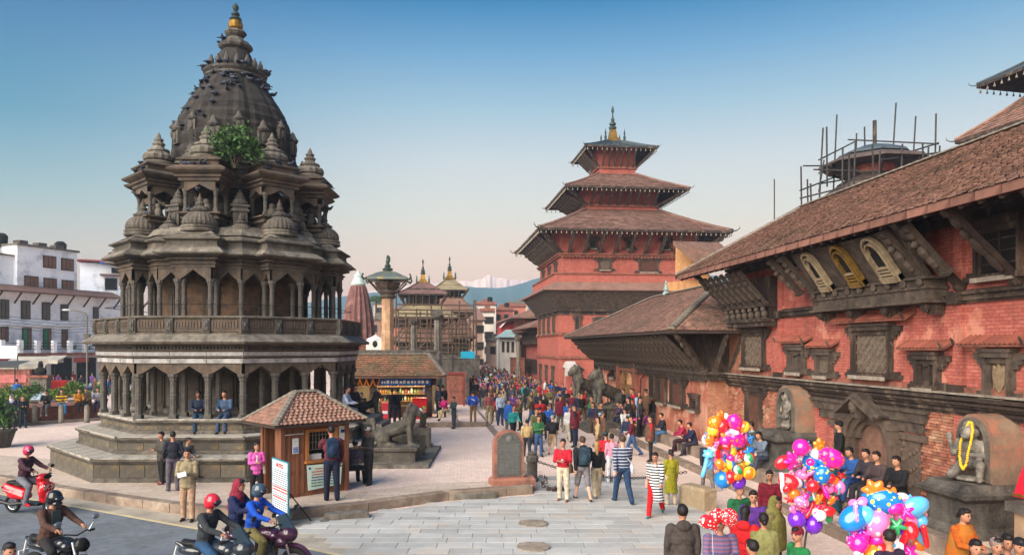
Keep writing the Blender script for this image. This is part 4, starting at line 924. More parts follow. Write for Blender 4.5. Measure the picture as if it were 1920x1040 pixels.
#r0, r1, r2, r3 = D(1215,534,43), D(1258,500,46), D(1280,500,46), D(1276,526,43)
#b = MB(); b.loft([[v-o3 for v in (r0,r1,r2,r3)], [v-o3+V((0,0,.2)) for v in (r0,r1,r2,r3)]]); b.build('lean_to_roof', TILE, yb_)
b = MB(); P = [D(1246,530,44.5), D(1246,545,44.5), D(1335,545,44.5), D(1330,520,44.5)]; b.loft([[v-o3 for v in P],[v-o3+V((.3,.8,0)) for v in P]]); b.build('lower_wall', OCH, yb_)
# ================================================================ PAGODAS
def pagoda_roof(parent, we, ze, wt, zt, m, under, tiles=None, curve=.18, th=.16, wex=None, seed=1, bells=True, hooks=True):
    """square hipped roof; eave half width we at ze, top half width wt at zt"""
    rings = []; n = 4
    for i in range(n+1):
        f = i/n; w = we+(wt-we)*f; z = ze+(zt-ze)*(f-curve*f*(1-f)); rings.append([(-w,-w,z),(w,-w,z),(w,w,z),(-w,w,z)])
    b = MB(); b.loft(rings, cap=False); r = b.build('roof', m, parent)
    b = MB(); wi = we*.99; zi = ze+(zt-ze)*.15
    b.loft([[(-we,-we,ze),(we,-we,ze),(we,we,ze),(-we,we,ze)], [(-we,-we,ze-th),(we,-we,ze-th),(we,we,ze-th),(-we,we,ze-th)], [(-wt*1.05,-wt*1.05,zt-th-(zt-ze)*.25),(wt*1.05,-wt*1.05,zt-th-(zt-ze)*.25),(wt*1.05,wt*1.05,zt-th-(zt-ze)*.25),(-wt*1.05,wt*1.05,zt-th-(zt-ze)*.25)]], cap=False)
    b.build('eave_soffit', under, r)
    if tiles:
        for k in range(4):
            M = MX.Rotation(k*pi/2, 4, 'Z')
            if k == 2: continue
            for i in range(n):
                a, c, d, e = rings[i][0], rings[i][1], rings[i+1][1], rings[i+1][0]
                tile_slope(M @ V(a), M @ V(c), M @ V(d), M @ V(e), tiles, tiles*.9, lift=.05, jit=.02, seed=seed+k*7+i, parent=r, m=m)
    for k in range(4):
        M = MX.Rotation(k*pi/2, 4, 'Z')
        b = MB(); b.tube([M @ V((-rr[0][0]*-1, rr[0][1], rr[0][2]+.06)) for rr in rings], max(.06, we*.016), 5); b.build('hip_ridge', m, r)
        if hooks:
            p = V((we, -we, ze)); s = max(.1, we*.022)
            b = MB(); b.tube([M @ p, M @ (p+V((s*1.2,-s*1.2,.1*s))), M @ (p+V((s*2.2,-s*2.2,s*.9))), M @ (p+V((s*2.3,-s*2.3,s*1.9)))], s*.35, 5, r1=s*.12); b.build('eave_hook', BRONZE if under != WOODG else WOOD, r)
    if bells:
        b = MB(); nb = int(we*2/.42)
        for k in range(4):
            M = MX.Rotation(k*pi/2, 4, 'Z')
            for i in range(nb):
                p = M @ V((-we+(i+.5)*2*we/nb, -we+.05, ze-th)); b.lathe([(.015,p.z),(.02,p.z-.1),(.055,p.z-.2),(.06,p.z-.24)], 5, p.x, p.y)
        b.build('eave_bell', mat('bell_metal', (150,140,120), (100,94,84), 5, .5, .1), r, kind='stuff')
    return r
def strut_ring(parent, wi, zi, we, ze, n, m, w=.16, skip_back=True):
    L = sqrt((we-wi)**2+(ze-zi)**2)*.97; me = strut_mesh(L, w, w*.7, m); mc = strut_mesh(L*1.38, w*1.2, w*.8, m)
    for k in range(4):
        if skip_back and k in (2,): continue
        M = MX.Rotation(k*pi/2, 4, 'Z')
        for i in range(n):
            x = -wi+(i+.5)*2*wi/n; xo = x*(1+.0*(we/wi-1))
            place_between(me, M @ V((x, -wi-.02, zi)), M @ V((xo, -we*.96, ze)), parent, 'strut', M @ V((0,-1,0)))
        place_between(mc, M @ V((wi, -wi, zi)), M @ V((we*.95, -we*.95, ze)), parent, 'corner_strut', M @ V((.7,-.7,0)))
def wall_tier(parent, w, z0, z1, m, name='wall', top=None):
    b = MB(); b.box(-w, w, -w, w, z0, z1); o = b.build(name, m, parent); return o
def gajur(parent, z, s, m=GOLD, small=True):
    b = MB(); b.lathe([(1.0*s,z),(1.0*s,z+.12*s),(.85*s,z+.2*s),(.8*s,z+.3*s),(.5*s,z+.5*s),(.42*s,z+.95*s),(.3*s,z+1.25*s)], 4, ph=pi/4); b.build('gilt_base', m, parent)
    b = MB(); b.lathe([(.3*s,z+1.25*s),(.36*s,z+1.4*s),(.3*s,z+1.5*s),(.16*s,z+1.56*s),(.3*s,z+1.68*s),(.3*s,z+1.8*s),(.14*s,z+1.95*s),(.18*s,z+2.1*s),(.08*s,z+2.35*s),(.06*s,z+2.7*s),(.14*s,z+2.9*s),(.1*s,z+3.15*s),(0,z+3.4*s)], 10); b.build('finial', BRONZE, parent)
    if small:
        for x, y in ((-1,-1),(1,-1),(1,1),(-1,1)):
            b = MB(); b.lathe([(.1*s,z),(.12*s,z+.4*s),(.05*s,z+.55*s),(.09*s,z+.7*s),(.04*s,z+.9*s),(0,z+1.15*s)], 6, x*.85*s, y*.85*s); b.build('small_finial', BRONZE, parent)
# ---------------- the tall palace tower
COPP = mat('blue_grey_metal_roof', (84,94,96), (62,70,74), 1.5, .5, .2, metal=.2)
Dt = 60.0; TX, TY = .2877*Dt, 1.1372*Dt
tower = thing('palace_tower', 'tall tiered pagoda tower of red brick with four roofs and a gilt pinnacle', 'tower', (TX, TY, 0))
w_ = .099*Dt
TT = mat('far_clay_tile', (134,102,90), (104,80,70), 1.2, .9, .4, island=.18, coord='World', c3=(120,88,76), s3=.3)
wall_tier(tower, w_+.25, 0, 7.6, BRICK_T)
for z in (3.3, 5.3):
    b = MB(); b.box(-w_-.38, w_+.38, -w_-.38, w_+.38, z, z+.22); b.build('string_course', MOULD, tower)
b = MB(); b.box(-w_-.3, w_+.3, -w_-.3, w_+.3, 7.0, 7.3); b.box(-w_-.5,w_+.5,-w_-.5,w_+.5,7.3,7.5); b.build('gallery_base', WOOD, tower)
# overhanging timber gallery with panels
g0, g1 = w_+.45, w_+1.5
b = MB(); b.loft([[(-g0,-g0,7.5),(g0,-g0,7.5),(g0,g0,7.5),(-g0,g0,7.5)], [(-g0-.5,-g0-.5,8.2),(g0+.5,-g0-.5,8.2),(g0+.5,g0+.5,8.2),(-g0-.5,g0+.5,8.2)], [(-g1,-g1,9.0),(g1,-g1,9.0),(g1,g1,9.0),(-g1,g1,9.0)]]); gal_ = b.build('timber_gallery', WOODG, tower)
pn = MB(); pn.loft([[(-.42,0,0),(.42,0,0),(.42,.05,0),(-.42,.05,0)],[(-.42,-.5,.72),(.42,-.5,.72),(.42,-.45,.72),(-.42,-.45,.72)]]); pn = pn.mesh('gallery_panel_mesh', mat('gallery_lattice', (84,76,68), (58,52,46), 20, .8, .6))
for k in (0, 3):
    M = MX.Rotation(k*pi/2, 4, 'Z'); n = 13
    for i in range(n): put('gallery_panel', pn, gal_, M @ T(-g0-.3+(i+.5)*2*(g0+.3)/n, -g0-.52, 8.24))
b = MB(); b.loft([[(-g1-.3,-g1-.3,8.98),(g1+.3,-g1-.3,8.98),(g1+.3,g1+.3,8.98),(-g1-.3,g1+.3,8.98)], [(-g1-.3,-g1-.3,9.08),(g1+.3,-g1-.3,9.08),(g1+.3,g1+.3,9.08),(-g1-.3,g1+.3,9.08)], [(-w_-.7,-w_-.7,9.75),(w_+.7,-w_-.7,9.75),(w_+.7,w_+.7,9.75),(-w_-.7,w_+.7,9.75)]]); gr_ = b.build('gallery_roof', TT, tower)
wall_tier(tower, w_+.65, 9.7, 10.45, BRICK_T, 'terrace_wall'); b = MB(); b.box(-w_-.75,w_+.75,-w_-.75,w_+.75,10.4,10.52); b.build('terrace_coping', MOULD, tower)
wall_tier(tower, w_, 10.5, 14.6, BRICK_T, 'upper_wall')
b = MB(); b.box(-w_-.2,w_+.2,-w_-.2,w_+.2,11.95,12.1); b.box(-w_-.32,w_+.32,-w_-.32,w_+.32,12.1,12.22)
for i in range(40): b.box(-w_+i*w_/20, -w_+i*w_/20+.12, -w_-.36, -w_, 11.82, 11.95)
b.build('brick_cornice', MOULD, tower)
pagoda_roof(tower, .1372*Dt, 13.98, 3.3, 16.5, TT, WOOD, tiles=.34, seed=11)
strut_ring(tower, w_, 12.2, .1372*Dt, 13.8, 9, WOODG, .26)
wall_tier(tower, 3.25, 16.3, 18.6, BRICK_T, 'upper_wall'); b = MB(); b.box(-3.4,3.4,-3.4,3.4,16.75,16.95); b.build('brick_cornice', MOULD, tower)
pagoda_roof(tower, 5.5, 18.1, 1.75, 20.05, TT, WOOD, tiles=.3, seed=12)
strut_ring(tower, 3.25, 16.9, 5.5, 17.95, 8, WOODG, .2)
wall_tier(tower, 1.7, 19.9, 22.6, BRICK_T, 'upper_wall'); b = MB(); b.box(-1.85,1.85,-1.85,1.85,20.5,20.7); b.build('brick_cornice', MOULD, tower)
pagoda_roof(tower, 3.3, 22.2, .8, 23.3, COPP, WOOD, seed=13)
b = MB()
for k in range(4):
    M = MX.Rotation(k*pi/2, 4, 'Z')
    for i in range(-5, 6):
        b.beam(M @ V((i*.58, -3.28, 22.27)), M @ V((i*.14, -.82, 23.33)), .06, .07)
b.build('roof_seam', COPP, tower, kind='stuff')
strut_ring(tower, 1.7, 20.6, 3.3, 22.05, 6, WOODG, .14)
gajur(tower, 23.25, 1.05)
# windows of the tower
def tower_win(k, u, z, w, h, d, style='lattice', rl=None):
    M = MX.Rotation(k*pi/2, 4, 'Z') @ T(u, -d, z); carved_window(tower, M, w, h, style, rl, wm=WOODG)
tower_win(0, -2.2, 10.9, 1.1, .85, w_); tower_win(0, 1.6, 10.75, 1.7, 1.05, w_, 'door')
for u in (-3.2, 0, 3.2): tower_win(0, u, 12.7, .7, .8, w_, 'dark')
for u in (-3.5, 0, 3.5): tower_win(3, u, 10.8, .9, .8, w_)
for u in (-4.2, -1.6, 1.2, 4.0):
    tower_win(3, u, 5.6, .75, 1.5, w_+.25, 'dark'); tower_win(3, u, 3.65, .75, 1.3, w_+.25, 'dark') if False else None
for u in (-3.6, 0, 3.6): tower_win(3, u, 1.0, .8, 1.5, w_+.25, 'dark')
tower_win(0, -4.6, 5.6, .5, 1.2, w_+.25, 'dark'); tower_win(0, -4.6, 1.2, .6, 1.2, w_+.25, 'dark'); tower_win(0, -2.4, 7.0-.6, 1.2, .3, w_+.27, 'dark')
# ---------------- palace buildings continuing beyond the tower
for i, (Y, L, hz, lab) in enumerate(((76.5, 15, 7.0, 'two-storey palace range with carved wooden balconies just beyond the tall tower'), (94, 18, 8.6, 'taller brick palace range farther up the street beyond the balconied one'))):
    t = thing('palace_range', lab, 'building', (12.2, Y, 0)); b = MB(); b.box(0, 8, 0, L, 0, hz-.6); b.build('wall', BRICK_T if i == 0 else MOULD, t)
    b = MB(); b.loft([[(-1.7,-1,hz-.7),(-1.7,L+1,hz-.7),(8,L+1,hz-.7),(8,-1,hz-.7)],[(-1.7,-1,hz-.5),(-1.7,L+1,hz-.5),(8,L+1,hz-.5),(8,-1,hz-.5)],[(4,0,hz+1.6),(4,L,hz+1.6),(4.2,L,hz+1.6),(4.2,0,hz+1.6)]]); b.build('roof', TT, t)
    b = MB(); b.box(-.6, 0, 1, L-1, 4.6, 4.8); b.box(-.65,0,1,L-1,6.0,6.15); bal = b.build('wooden_gallery', WOOD, t)
    for j in range(int(L/1.6)):
        put('gallery_post', MB().box(-.6,-.45,0,.15,4.8,6.0).mesh('gp', WOOD), bal, T(0, 1.2+j*1.6, 0))
        put('shutter', MB().box(-.4,0,.2,.95,4.8,5.9).mesh('sh', DARK), bal, T(0, 1.3+j*1.6, 0))
        f = put('window', MB().box(-.12,.05,0,.9,1.2,2.9).mesh('wn', WOOD), t, T(0, 1.3+j*1.6, 0)); put('pane', MB().box(-.14,-.1,.15,.75,1.35,2.75).mesh('wp', DARK), f)

# ---------------- scaffolded tower behind the palace roof
POLE = mat('scaffold_pole', (62,58,56), (44,42,40), 3, .7, .2)
BAMB = mat('bamboo_pole', (92,74,58), (66,54,44), 3, .8, .2)
q = D(1640, 650, 47.5); SX, SY = q.x, q.y
sct = thing('scaffolded_pagoda', 'small octagonal palace pagoda under repair with stubs of two metal roofs', 'pagoda', (SX, SY, 0))
def Zp(py, zc=47.5): return CAMH+(HOR-py)*zc/FPX
k_ = 47.5/FPX
b = MB(); b.lathe([(58*k_*1.15, Zp(345)), (22*k_, Zp(318)), (22*k_, Zp(312))], 8, ph=pi/8); b.lathe([(150*k_*.95,Zp(400)),(120*k_,Zp(385)),(50*k_,Zp(335)),(0,Zp(330))], 8, ph=pi/8); b.build('lower_roof', mat('grey_slate_roof', (92,78,70), (68,58,54), 2, .8, .4), sct)
b = MB(); b.lathe([(38*k_, Zp(345)),(38*k_, Zp(285))], 8, ph=pi/8); b.build('drum', BRICK_P, sct)
b = MB(); b.lathe([(100*k_, Zp(312)),(96*k_,Zp(306)),(45*k_, Zp(290))], 8, ph=pi/8); b.build('middle_roof', mat('grey_slate_roof', (0,0,0)), sct)
b = MB(); b.lathe([(66*k_, Zp(294)),(62*k_,Zp(289)),(28*k_, Zp(276)),(4*k_,Zp(270)),(0,Zp(269))], 8, ph=pi/8); b.build('top_roof', COPP, sct)
b = MB(); b.tube([(0,0,Zp(275)),(0,0,Zp(226))], .12, 6); b.build('mast', WOOD, sct)
b = MB()
for k in range(8):
    a = k*pi/4+pi/8
    b.tube([(38*k_*cos(a),38*k_*sin(a),Zp(335)),(90*k_*cos(a),90*k_*sin(a),Zp(312))], .1, 5); b.tube([(36*k_*cos(a),36*k_*sin(a),Zp(310)),(60*k_*cos(a),60*k_*sin(a),Zp(293))], .08, 5)
b.build('roof_bracket', WOOD, sct)
scaf = thing('pole_scaffold', 'open pole scaffolding caging the little pagoda above the palace roof', 'scaffolding', (SX, SY, 0))
def pole(par, p, q, r=.05, m=POLE, nm='pole'):
    b = MB(); b.tube([p, q], r, 5); return b.build(nm, m, par)
def sp_(px, py, dy=0): r = ray(px)*(47.5+dy); return (r.x-SX, r.y-SY, CAMH+(HOR-py)*(47.5+dy)/FPX)
for (x0,y0,x1,y1,dy) in ((1535,400,1543,240,-2),(1551,350,1550,238,-2),(1562,370,1569,215,2),(1603,330,1606,250,3),(1622,300,1621,238,3),(1674,290,1680,193,3),(1712,300,1717,218,3),(1753,320,1755,213,-1),(1503,392,1502,312,0),(1515,385,1514,336,0),(1521,380,1520,344,-3),(1579,372,1580,278,-4),(1592,360,1592,285,-4),(1638,345,1636,270,-4),(1648,340,1650,282,-4),(1731,300,1730,268,-3),(1740,300,1741,272,-3),(1761,300,1762,273,0),(1690,320,1692,270,-3),(1601,350,1604,262,-3)):
    pole(scaf, sp_(x0,y0,dy), sp_(x1,y1,dy), .055)
for (x0,y0,x1,y1,d0,d1) in ((1535,300,1606,264,-2,3),(1590,262,1760,270,3,-1),(1506,311,1560,311,0,-2),(1535,325,1610,290,-2,3),(1500,357,1570,330,-3,2),(1500,372,1580,352,-3,-3),(1525,318,1650,322,-3,-4),(1610,283,1770,290,3,0),(1690,290,1760,268,-3,-1),(1535,345,1620,330,-2,2),(1503,385,1600,350,0,3),(1650,300,1770,285,-4,0),(1535,360,1545,300,-2,-2)):
    pole(scaf, sp_(x0,y0,d0), sp_(x1,y1,d1), .05)
# ---------------- pagoda whose eaves enter at the upper corner
q = D(1790, 265, 40)+V((5.6*cos(.12)+5.6*sin(.12), -5.6*cos(.12)+5.6*sin(.12), 0)); t = thing('corner_pagoda', 'two-tiered gilt and tiled pagoda rising behind the palace ridge', 'pagoda', (q.x, q.y, 0), .12)
z1 = Zp(265, 40); 
wall_tier(t, 3.0, 8, z1+.8, BRICK_P, 'wall')
pagoda_roof(t, 5.6, z1, 2.2, z1+2.9, TILE, WOOD, tiles=.3, seed=21)
wall_tier(t, 2.2, z1+1.8, 19.0, mat('gilt_brown_wall', (150,96,58), (98,60,42), 3, .6, .6), 'upper_wall')
b = MB(); b.box(-2.7,2.7,-2.7,2.7,16.9,17.1); b.build('gilt_band', GOLD, t)
pagoda_roof(t, 4.9, 18.1, 1.0, 20.3, COPP, WOOD, seed=22)
strut_ring(t, 2.2, 16.6, 4.6, 18.05, 5, WOODG, .16)
# ================================================================ HILLS, SNOW, HAZE
def ridge(name, pts, D0, depth, m, seed):
    r = random.Random(seed); b = MB(); xs = []; n = 140
    px0, px1 = pts[0][0], pts[-1][0]
    rows = 7; vs = []
    for i in range(n+1):
        px = px0+(px1-px0)*i/n
        for j in range(len(pts)-1):
            if pts[j][0] <= px <= pts[j+1][0]:
                f = (px-pts[j][0])/(pts[j+1][0]-pts[j][0]); py = pts[j][1]+(pts[j+1][1]-pts[j][1])*f
        py += r.uniform(-1, 1)*.5
        top = D(px, py, D0)
        for k in range(rows):
            f = k/(rows-1); rr = ray(px)*(D0-depth*f); h = (top.z+2)*(1-f)**1.3*(1+r.uniform(-.07,.07)*(0 if k in (0,rows-1) else 1))-2
            vs.append((rr.x, rr.y, h))
    fs = [(i*rows+k, (i+1)*rows+k, (i+1)*rows+k+1, i*rows+k+1) for i in range(n) for k in range(rows-1)]
    b.add(vs, fs); return b.build(name, m, kind='structure', smooth=True)
HILLM = mat('hazed_forest_hill', (84,110,112), (66,90,96), .012, .95, 0, coord='World')  # forest tone paled and blued, part of the distance haze painted in
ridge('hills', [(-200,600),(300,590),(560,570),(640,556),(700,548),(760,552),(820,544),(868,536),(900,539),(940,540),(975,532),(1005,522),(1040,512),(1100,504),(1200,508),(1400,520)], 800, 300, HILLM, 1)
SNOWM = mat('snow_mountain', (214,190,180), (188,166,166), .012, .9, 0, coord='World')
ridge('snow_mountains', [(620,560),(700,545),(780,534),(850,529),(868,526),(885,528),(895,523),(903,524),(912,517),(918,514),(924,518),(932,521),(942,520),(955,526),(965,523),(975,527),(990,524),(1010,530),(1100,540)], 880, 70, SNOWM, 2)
hz = MB(); hz.box(-1300, 1300, -40, 930, -1.5, 112); hazeo = hz.build('haze', [])
hm = bpy.data.materials.new('haze'); hm.use_nodes = True; n = hm.node_tree; n.nodes.clear(); oo = n.nodes.new('ShaderNodeOutputMaterial'); pv = n.nodes.new('ShaderNodeVolumePrincipled')
pv.inputs['Color'].default_value = (.68,.87,1,1); pv.inputs['Density'].default_value = .0008; pv.inputs['Anisotropy'].default_value = 0.65
n.links.new(pv.outputs[0], oo.inputs['Volume']); hazeo.data.materials.append(hm); hazeo['kind'] = 'stuff'
hazeo.visible_shadow = True
bpy.data.objects['ground'].scale = (1,1,1)

# ================================================================ FOLIAGE
def leafmat(name, c, c2): return mat(name, c, c2, 3, .7, 0, island=.35, coord='Object')
LEAF = leafmat('dark_green_leaves', (72,104,48), (44,72,36)); LEAF2 = leafmat('yellow_green_leaves', (104,128,48), (70,98,38))
def leaves(n, rad_, size, seed, hollow=.35, squash=1):
    r = random.Random(seed); b = MB(); vs = []; fs = []
    cl = [(V((r.gauss(0,1), r.gauss(0,1), r.gauss(0,1))).normalized()*r.uniform(.3,.85)) for _ in range(max(4, n//60))]
    for i in range(n):
        c = r.choice(cl) if r.random() < .8 else V((0,0,0)); p = c+V((r.gauss(0,.17), r.gauss(0,.17), r.gauss(0,.17)))
        p = V((p.x*rad_[0], p.y*rad_[1], p.z*rad_[2])); u = V((r.gauss(0,1), r.gauss(0,1), r.gauss(0,1))).normalized(); w = u.cross(V((r.gauss(0,1), r.gauss(0,1), r.gauss(0,1)))).normalized(); s = size*r.uniform(.6,1.3)
        k = len(vs); vs += [p-u*s, p+w*s*.45, p+u*s, p-w*s*.45]; fs.append((k,k+1,k+2,k+3))
    b.add(vs, fs); return b
def shrub(name, label, loc, rad_, n, size, seed, m=LEAF, cat='shrub', pot=None, group=None):
    t = thing(name, label, cat, loc, 0, group); h0 = pot[1] if pot else 0
    lb = leaves(n, rad_, size, seed); lb.v = [(x, y, z+h0+rad_[2]*.95) for x, y, z in lb.v]; lb.build('foliage', m, t, kind='stuff', fix=False)
    b = MB(); r = random.Random(seed)
    for i in range(5): b.tube([(0,0,h0-.05), (r.uniform(-.2,.2)*rad_[0], r.uniform(-.2,.2)*rad_[1], h0+rad_[2]*.6), (r.uniform(-.6,.6)*rad_[0], r.uniform(-.6,.6)*rad_[1], h0+rad_[2]*1.2)], .03*rad_[0]+.01, 4, r1=.008)
    b.build('stem', WOOD, t)
    if pot:
        b = MB(); b.lathe([(pot[0]*.7,0),(pot[0],pot[1]*.9),(pot[0]*1.08,pot[1]*.92),(pot[0]*1.08,pot[1]),(pot[0]*.9,pot[1]),(pot[0]*.85,pot[1]*.93)], 14); b.build('pot', STONE_D, t)
    return t
p = D(441, 312, 26.3*.949)
shrub('rooftop_fig', 'green fig bush growing out of the temple spire between two small pavilions', p, (1.0,.7,.72), 1500, .085, 5, LEAF, 'bush')

# ================================================================ SOUVENIR SHOP PAVILION
q = G(742, 797, .42)
shop_p = D(672, 700, 41); SH = thing('souvenir_shop', 'open souvenir pavilion with mossy tile roof, blue sign band and lit shelves', 'shop', (shop_p.x, shop_p.y, .42))
sw = (838-672)*41/FPX
def SZ(py): return CAMH+(HOR-py)*41/FPX-.42
b = MB(); b.loft([[(-1.2,-.9,SZ(708)),(sw-.1,-.9,SZ(708)),(sw-.1,3.6,SZ(708)),(-1.2,3.6,SZ(708))],[(-1.2,-.9,SZ(704)),(sw-.1,-.9,SZ(704)),(sw-.1,3.6,SZ(704)),(-1.2,3.6,SZ(704))],[(-.2,1.1,SZ(666)),(sw-1.0,1.1,SZ(666)),(sw-1.0,1.9,SZ(666)),(-.2,1.9,SZ(666))]]); rf = b.build('roof', TILE, SH)
tile_slope((-1.2,-.95,SZ(704)),(sw-.1,-.95,SZ(704)),(sw-1.0,1.1,SZ(666)),(-.2,1.1,SZ(666)), .12, .2, parent=rf, seed=9, lift=.05, jit=.02, m=mat('mossy_tile', (160,106,80), (116,100,74), 1.2, .9, .4, island=.22, coord='World', c3=(120,104,78), s3=1))
ridge_line((sw-.1,-.92,SZ(703)),(sw-1.0,1.1,SZ(664)), .14, 'hip_tile', RIDGE, rf, .24); ridge_line((-.2,1.1,SZ(664)),(sw-1.0,1.1,SZ(664)), .13, 'ridge_tile', RIDGE, rf, .3)
px_ = lambda p_: (p_-672)*41/FPX
for x in (px_(700), px_(803)): MB().box(x-.2,x+.2,-.2,.2,0,SZ(708)).build('shop_post', WOODG, SH)
MB().box(-.6,sw-.6,-.35,-.05,SZ(722),SZ(708)).build('beam', WOOD, SH)
MB().box(-.3,sw-.7,1.9,2.1,0,SZ(700)).build('back_wall', mat('shop_back', (120,104,76), (90,80,60), 3, .9, .1), SH)
sg = MB().box(px_(712),px_(807),-.42,-.36,SZ(722),SZ(709)).build('sign_band', mat('blue_sign', (40,88,150), (34,72,128), 4, .5, .05), SH)
b = MB(); r_ = random.Random(4); x = px_(716)
while x < px_(804): w = r_.uniform(.05,.16); b.box(x, x+w, -.44, -.42, SZ(718), SZ(713)+r_.uniform(-.03,.03)); x += w+r_.uniform(.03,.1)
b.build('sign_lettering', mat('white_paint', (226,230,232), (200,206,212), 4, .6, 0), sg, kind='stuff')
GAR = mat('marigold', (226,140,36), (196,104,24), 9, .8, .5, island=.2)
b = MB()
for i in range(4):
    x0 = px_(664+i*12); 
    b.tube([(x0+j*.06, -.46, SZ(709)-.42*sin(pi*j/6)) for j in range(7)], .03, 5)
b.build('marigold_garland', GAR, SH)
BULB = mat('shop_lamp_glow', (255,236,190), (255,230,180), 1, .5, 0, emit=6)
shelfm = mat('shelf_wood', (150,118,76), (120,92,60), 4, .8, .1)
for i in range(4):
    s_ = MB().box(.75,px_(798),1.5,1.9,.75+i*.42,.79+i*.42).build('shelf', shelfm, SH)
    r_ = random.Random(i)
    x = .8
    while x < px_(794):
        w = r_.uniform(.08,.18); h = r_.uniform(.12,.32); c = r_.choice([(200,160,60),(90,140,120),(170,60,50),(210,200,180),(80,90,140),(120,150,70),(190,120,60)])
        g_ = MB(); g_.lathe([(w*.3,0),(w*.45,h*.4),(w*.25,h*.7),(w*.35,h*.85),(0,h)], 7)
        put('souvenir', g_.mesh('sv', mat('souvenir_%d' % (sum(c)), c, None, 4, .5, 0)), s_, T(x+w/2, 1.68, .79+i*.42)); x += w+.03
b = MB()
for x in (1.0, 1.9, 2.9, 3.6): b.ell((x, .9, 2.15), (.05,.05,.07), 8, 6)
b.build('bare_bulb', BULB, SH)
for x in (1.2, 2.6, 3.5):
    L = bpy.data.objects.new('shop_lamp', bpy.data.lights.new('shop_lamp', 'POINT')); col.objects.link(L); L.parent = SH; L.location = (x, .7, 2.0); L.data.energy = 55; L.data.color = (1,.85,.6); L.data.shadow_soft_size = .1
o = MB().box(px_(712),px_(806),-.1,.5,0,.62).build('counter', mat('brown_counter', (88,66,50), (66,50,40), 3, .8, .2), SH)
for px0, px1, py0, c, lab in ((774,800,748,(196,24,34),'red cooler box with white lettering standing before the lit shop shelves'),(716,728,757,(206,60,70),'small red and white drinks crate beside the shop post')):
    b = MB(); p0 = D(px0, 782, 40.2); w = (px1-px0)*40.2/FPX; h = (785-py0)*40.2/FPX; b.box(0, w, 0, .6, 0, h); b.box(-.02,w+.02,-.02,.62,h,h+.06)
    t = tag(b.build('drinks_cooler', mat('cooler_%d' % c[1], c, None, 2, .35, 0)), lab, 'cooler'); t.location = (p0.x, p0.y, .42)
    b = MB(); b.box(w*.1,w*.9,-.03,-.021,h*.35,h*.55); b.build('white_panel', mat('white_paint', (0,0,0)), t)
for px0, px1, py0, py1, lab in ((694,697,720,795,''),):
    pass
# stone slab platform with columns behind the shop
base = thing('column_terrace', 'long grey stone terrace wall carrying the tall king pillar behind the shop', 'stone terrace', (D(672,665,50).x, D(672,665,50).y, 0))
b = MB(); w = (815-668)*50/FPX; zt = CAMH-6*50/FPX; b.box(-1.5, w, 0, 5, 0, zt-.15); b.box(-1.6, w+.1, -.12, 5, zt-.15, zt); b.box(-1.5,w+.02,-.05,.0,zt-.6,zt-.4); b.build('wall', STONE, base)
def king_pillar():
    zc = 51; p = D(727, 650, zc); t = thing('king_pillar', 'tall tan stone pillar topped by a bronze umbrella roof over a seated king', 'pillar', (p.x, p.y, 0))
    z = lambda py: CAMH+(HOR-py)*zc/FPX
    k = zc/FPX
    b = MB(); b.lathe([(13*k,z(662)),(13*k,z(652)),(12.5*k,z(650)),(12*k,z(600)),(11.5*k,z(560))], 8, ph=pi/8); b.build('shaft', mat('tan_stone', (172,134,100), (132,104,82), 1.6, .85, .5, c3=(196,160,126), s3=.9, speck=.3), t)
    b = MB(); b.lathe([(12*k,z(560)),(16*k,z(557)),(13*k,z(552)),(18*k,z(548)),(14*k,z(543)),(20*k,z(538)),(24*k,z(532)),(24*k,z(530))], 12); b.build('capital', STONE_W, t)
    ring = lambda w, zz: [(-w*k,-w*k,zz),(w*k,-w*k,zz),(w*k,w*k,zz),(-w*k,w*k,zz)]
    b = MB(); b.loft([ring(38,z(526)),ring(37,z(522)),ring(18,z(512)),ring(6,z(508)),ring(4,z(506))]); b.M = None; r = b.build('umbrella_roof', mat('pale_bronze', (98,108,102), (74,84,80), 2, .5, .2, metal=.2, c3=(150,130,80), s3=2), t)
    for q_ in range(4):
        M = MX.Rotation(q_*pi/2, 4, 'Z'); b = MB(); b.tube([M @ V((36*k,-36*k,z(524))), M @ V((41*k,-41*k,z(527))), M @ V((44*k,-44*k,z(522))), M @ V((42*k,-42*k,z(517)))], 2*k, 5); b.build('corner_crest', BRONZE, r)
        b = MB(); b.tube([M @ V((16*k,-16*k,z(548))), M @ V((34*k,-34*k,z(528)))], 1.6*k, 5); b.tube([M @ V((0,-14*k,z(545))), M @ V((0,-33*k,z(528)))], 1.4*k, 5); b.build('roof_strut', STONE_W, t)
    b = MB(); b.ell((0,0,z(540)+.4),(8*k,7*k,9*k),8,6); b.ell((0,0,z(522)),(4*k,4*k,5*k),8,6); b.build('seated_king', GOLDD, t)
    b = MB(); b.lathe([(9*k,z(507)),(10*k,z(504)),(5*k,z(501)),(6*k,z(498)),(3*k,z(494)),(4*k,z(490)),(2.5*k,z(486)),(3*k,z(482)),(0,z(477))], 8); b.ell((2*k,0,z(486)),(3*k,2*k,7*k),6,5); b.build('finial', BRONZE, t)
king_pillar()
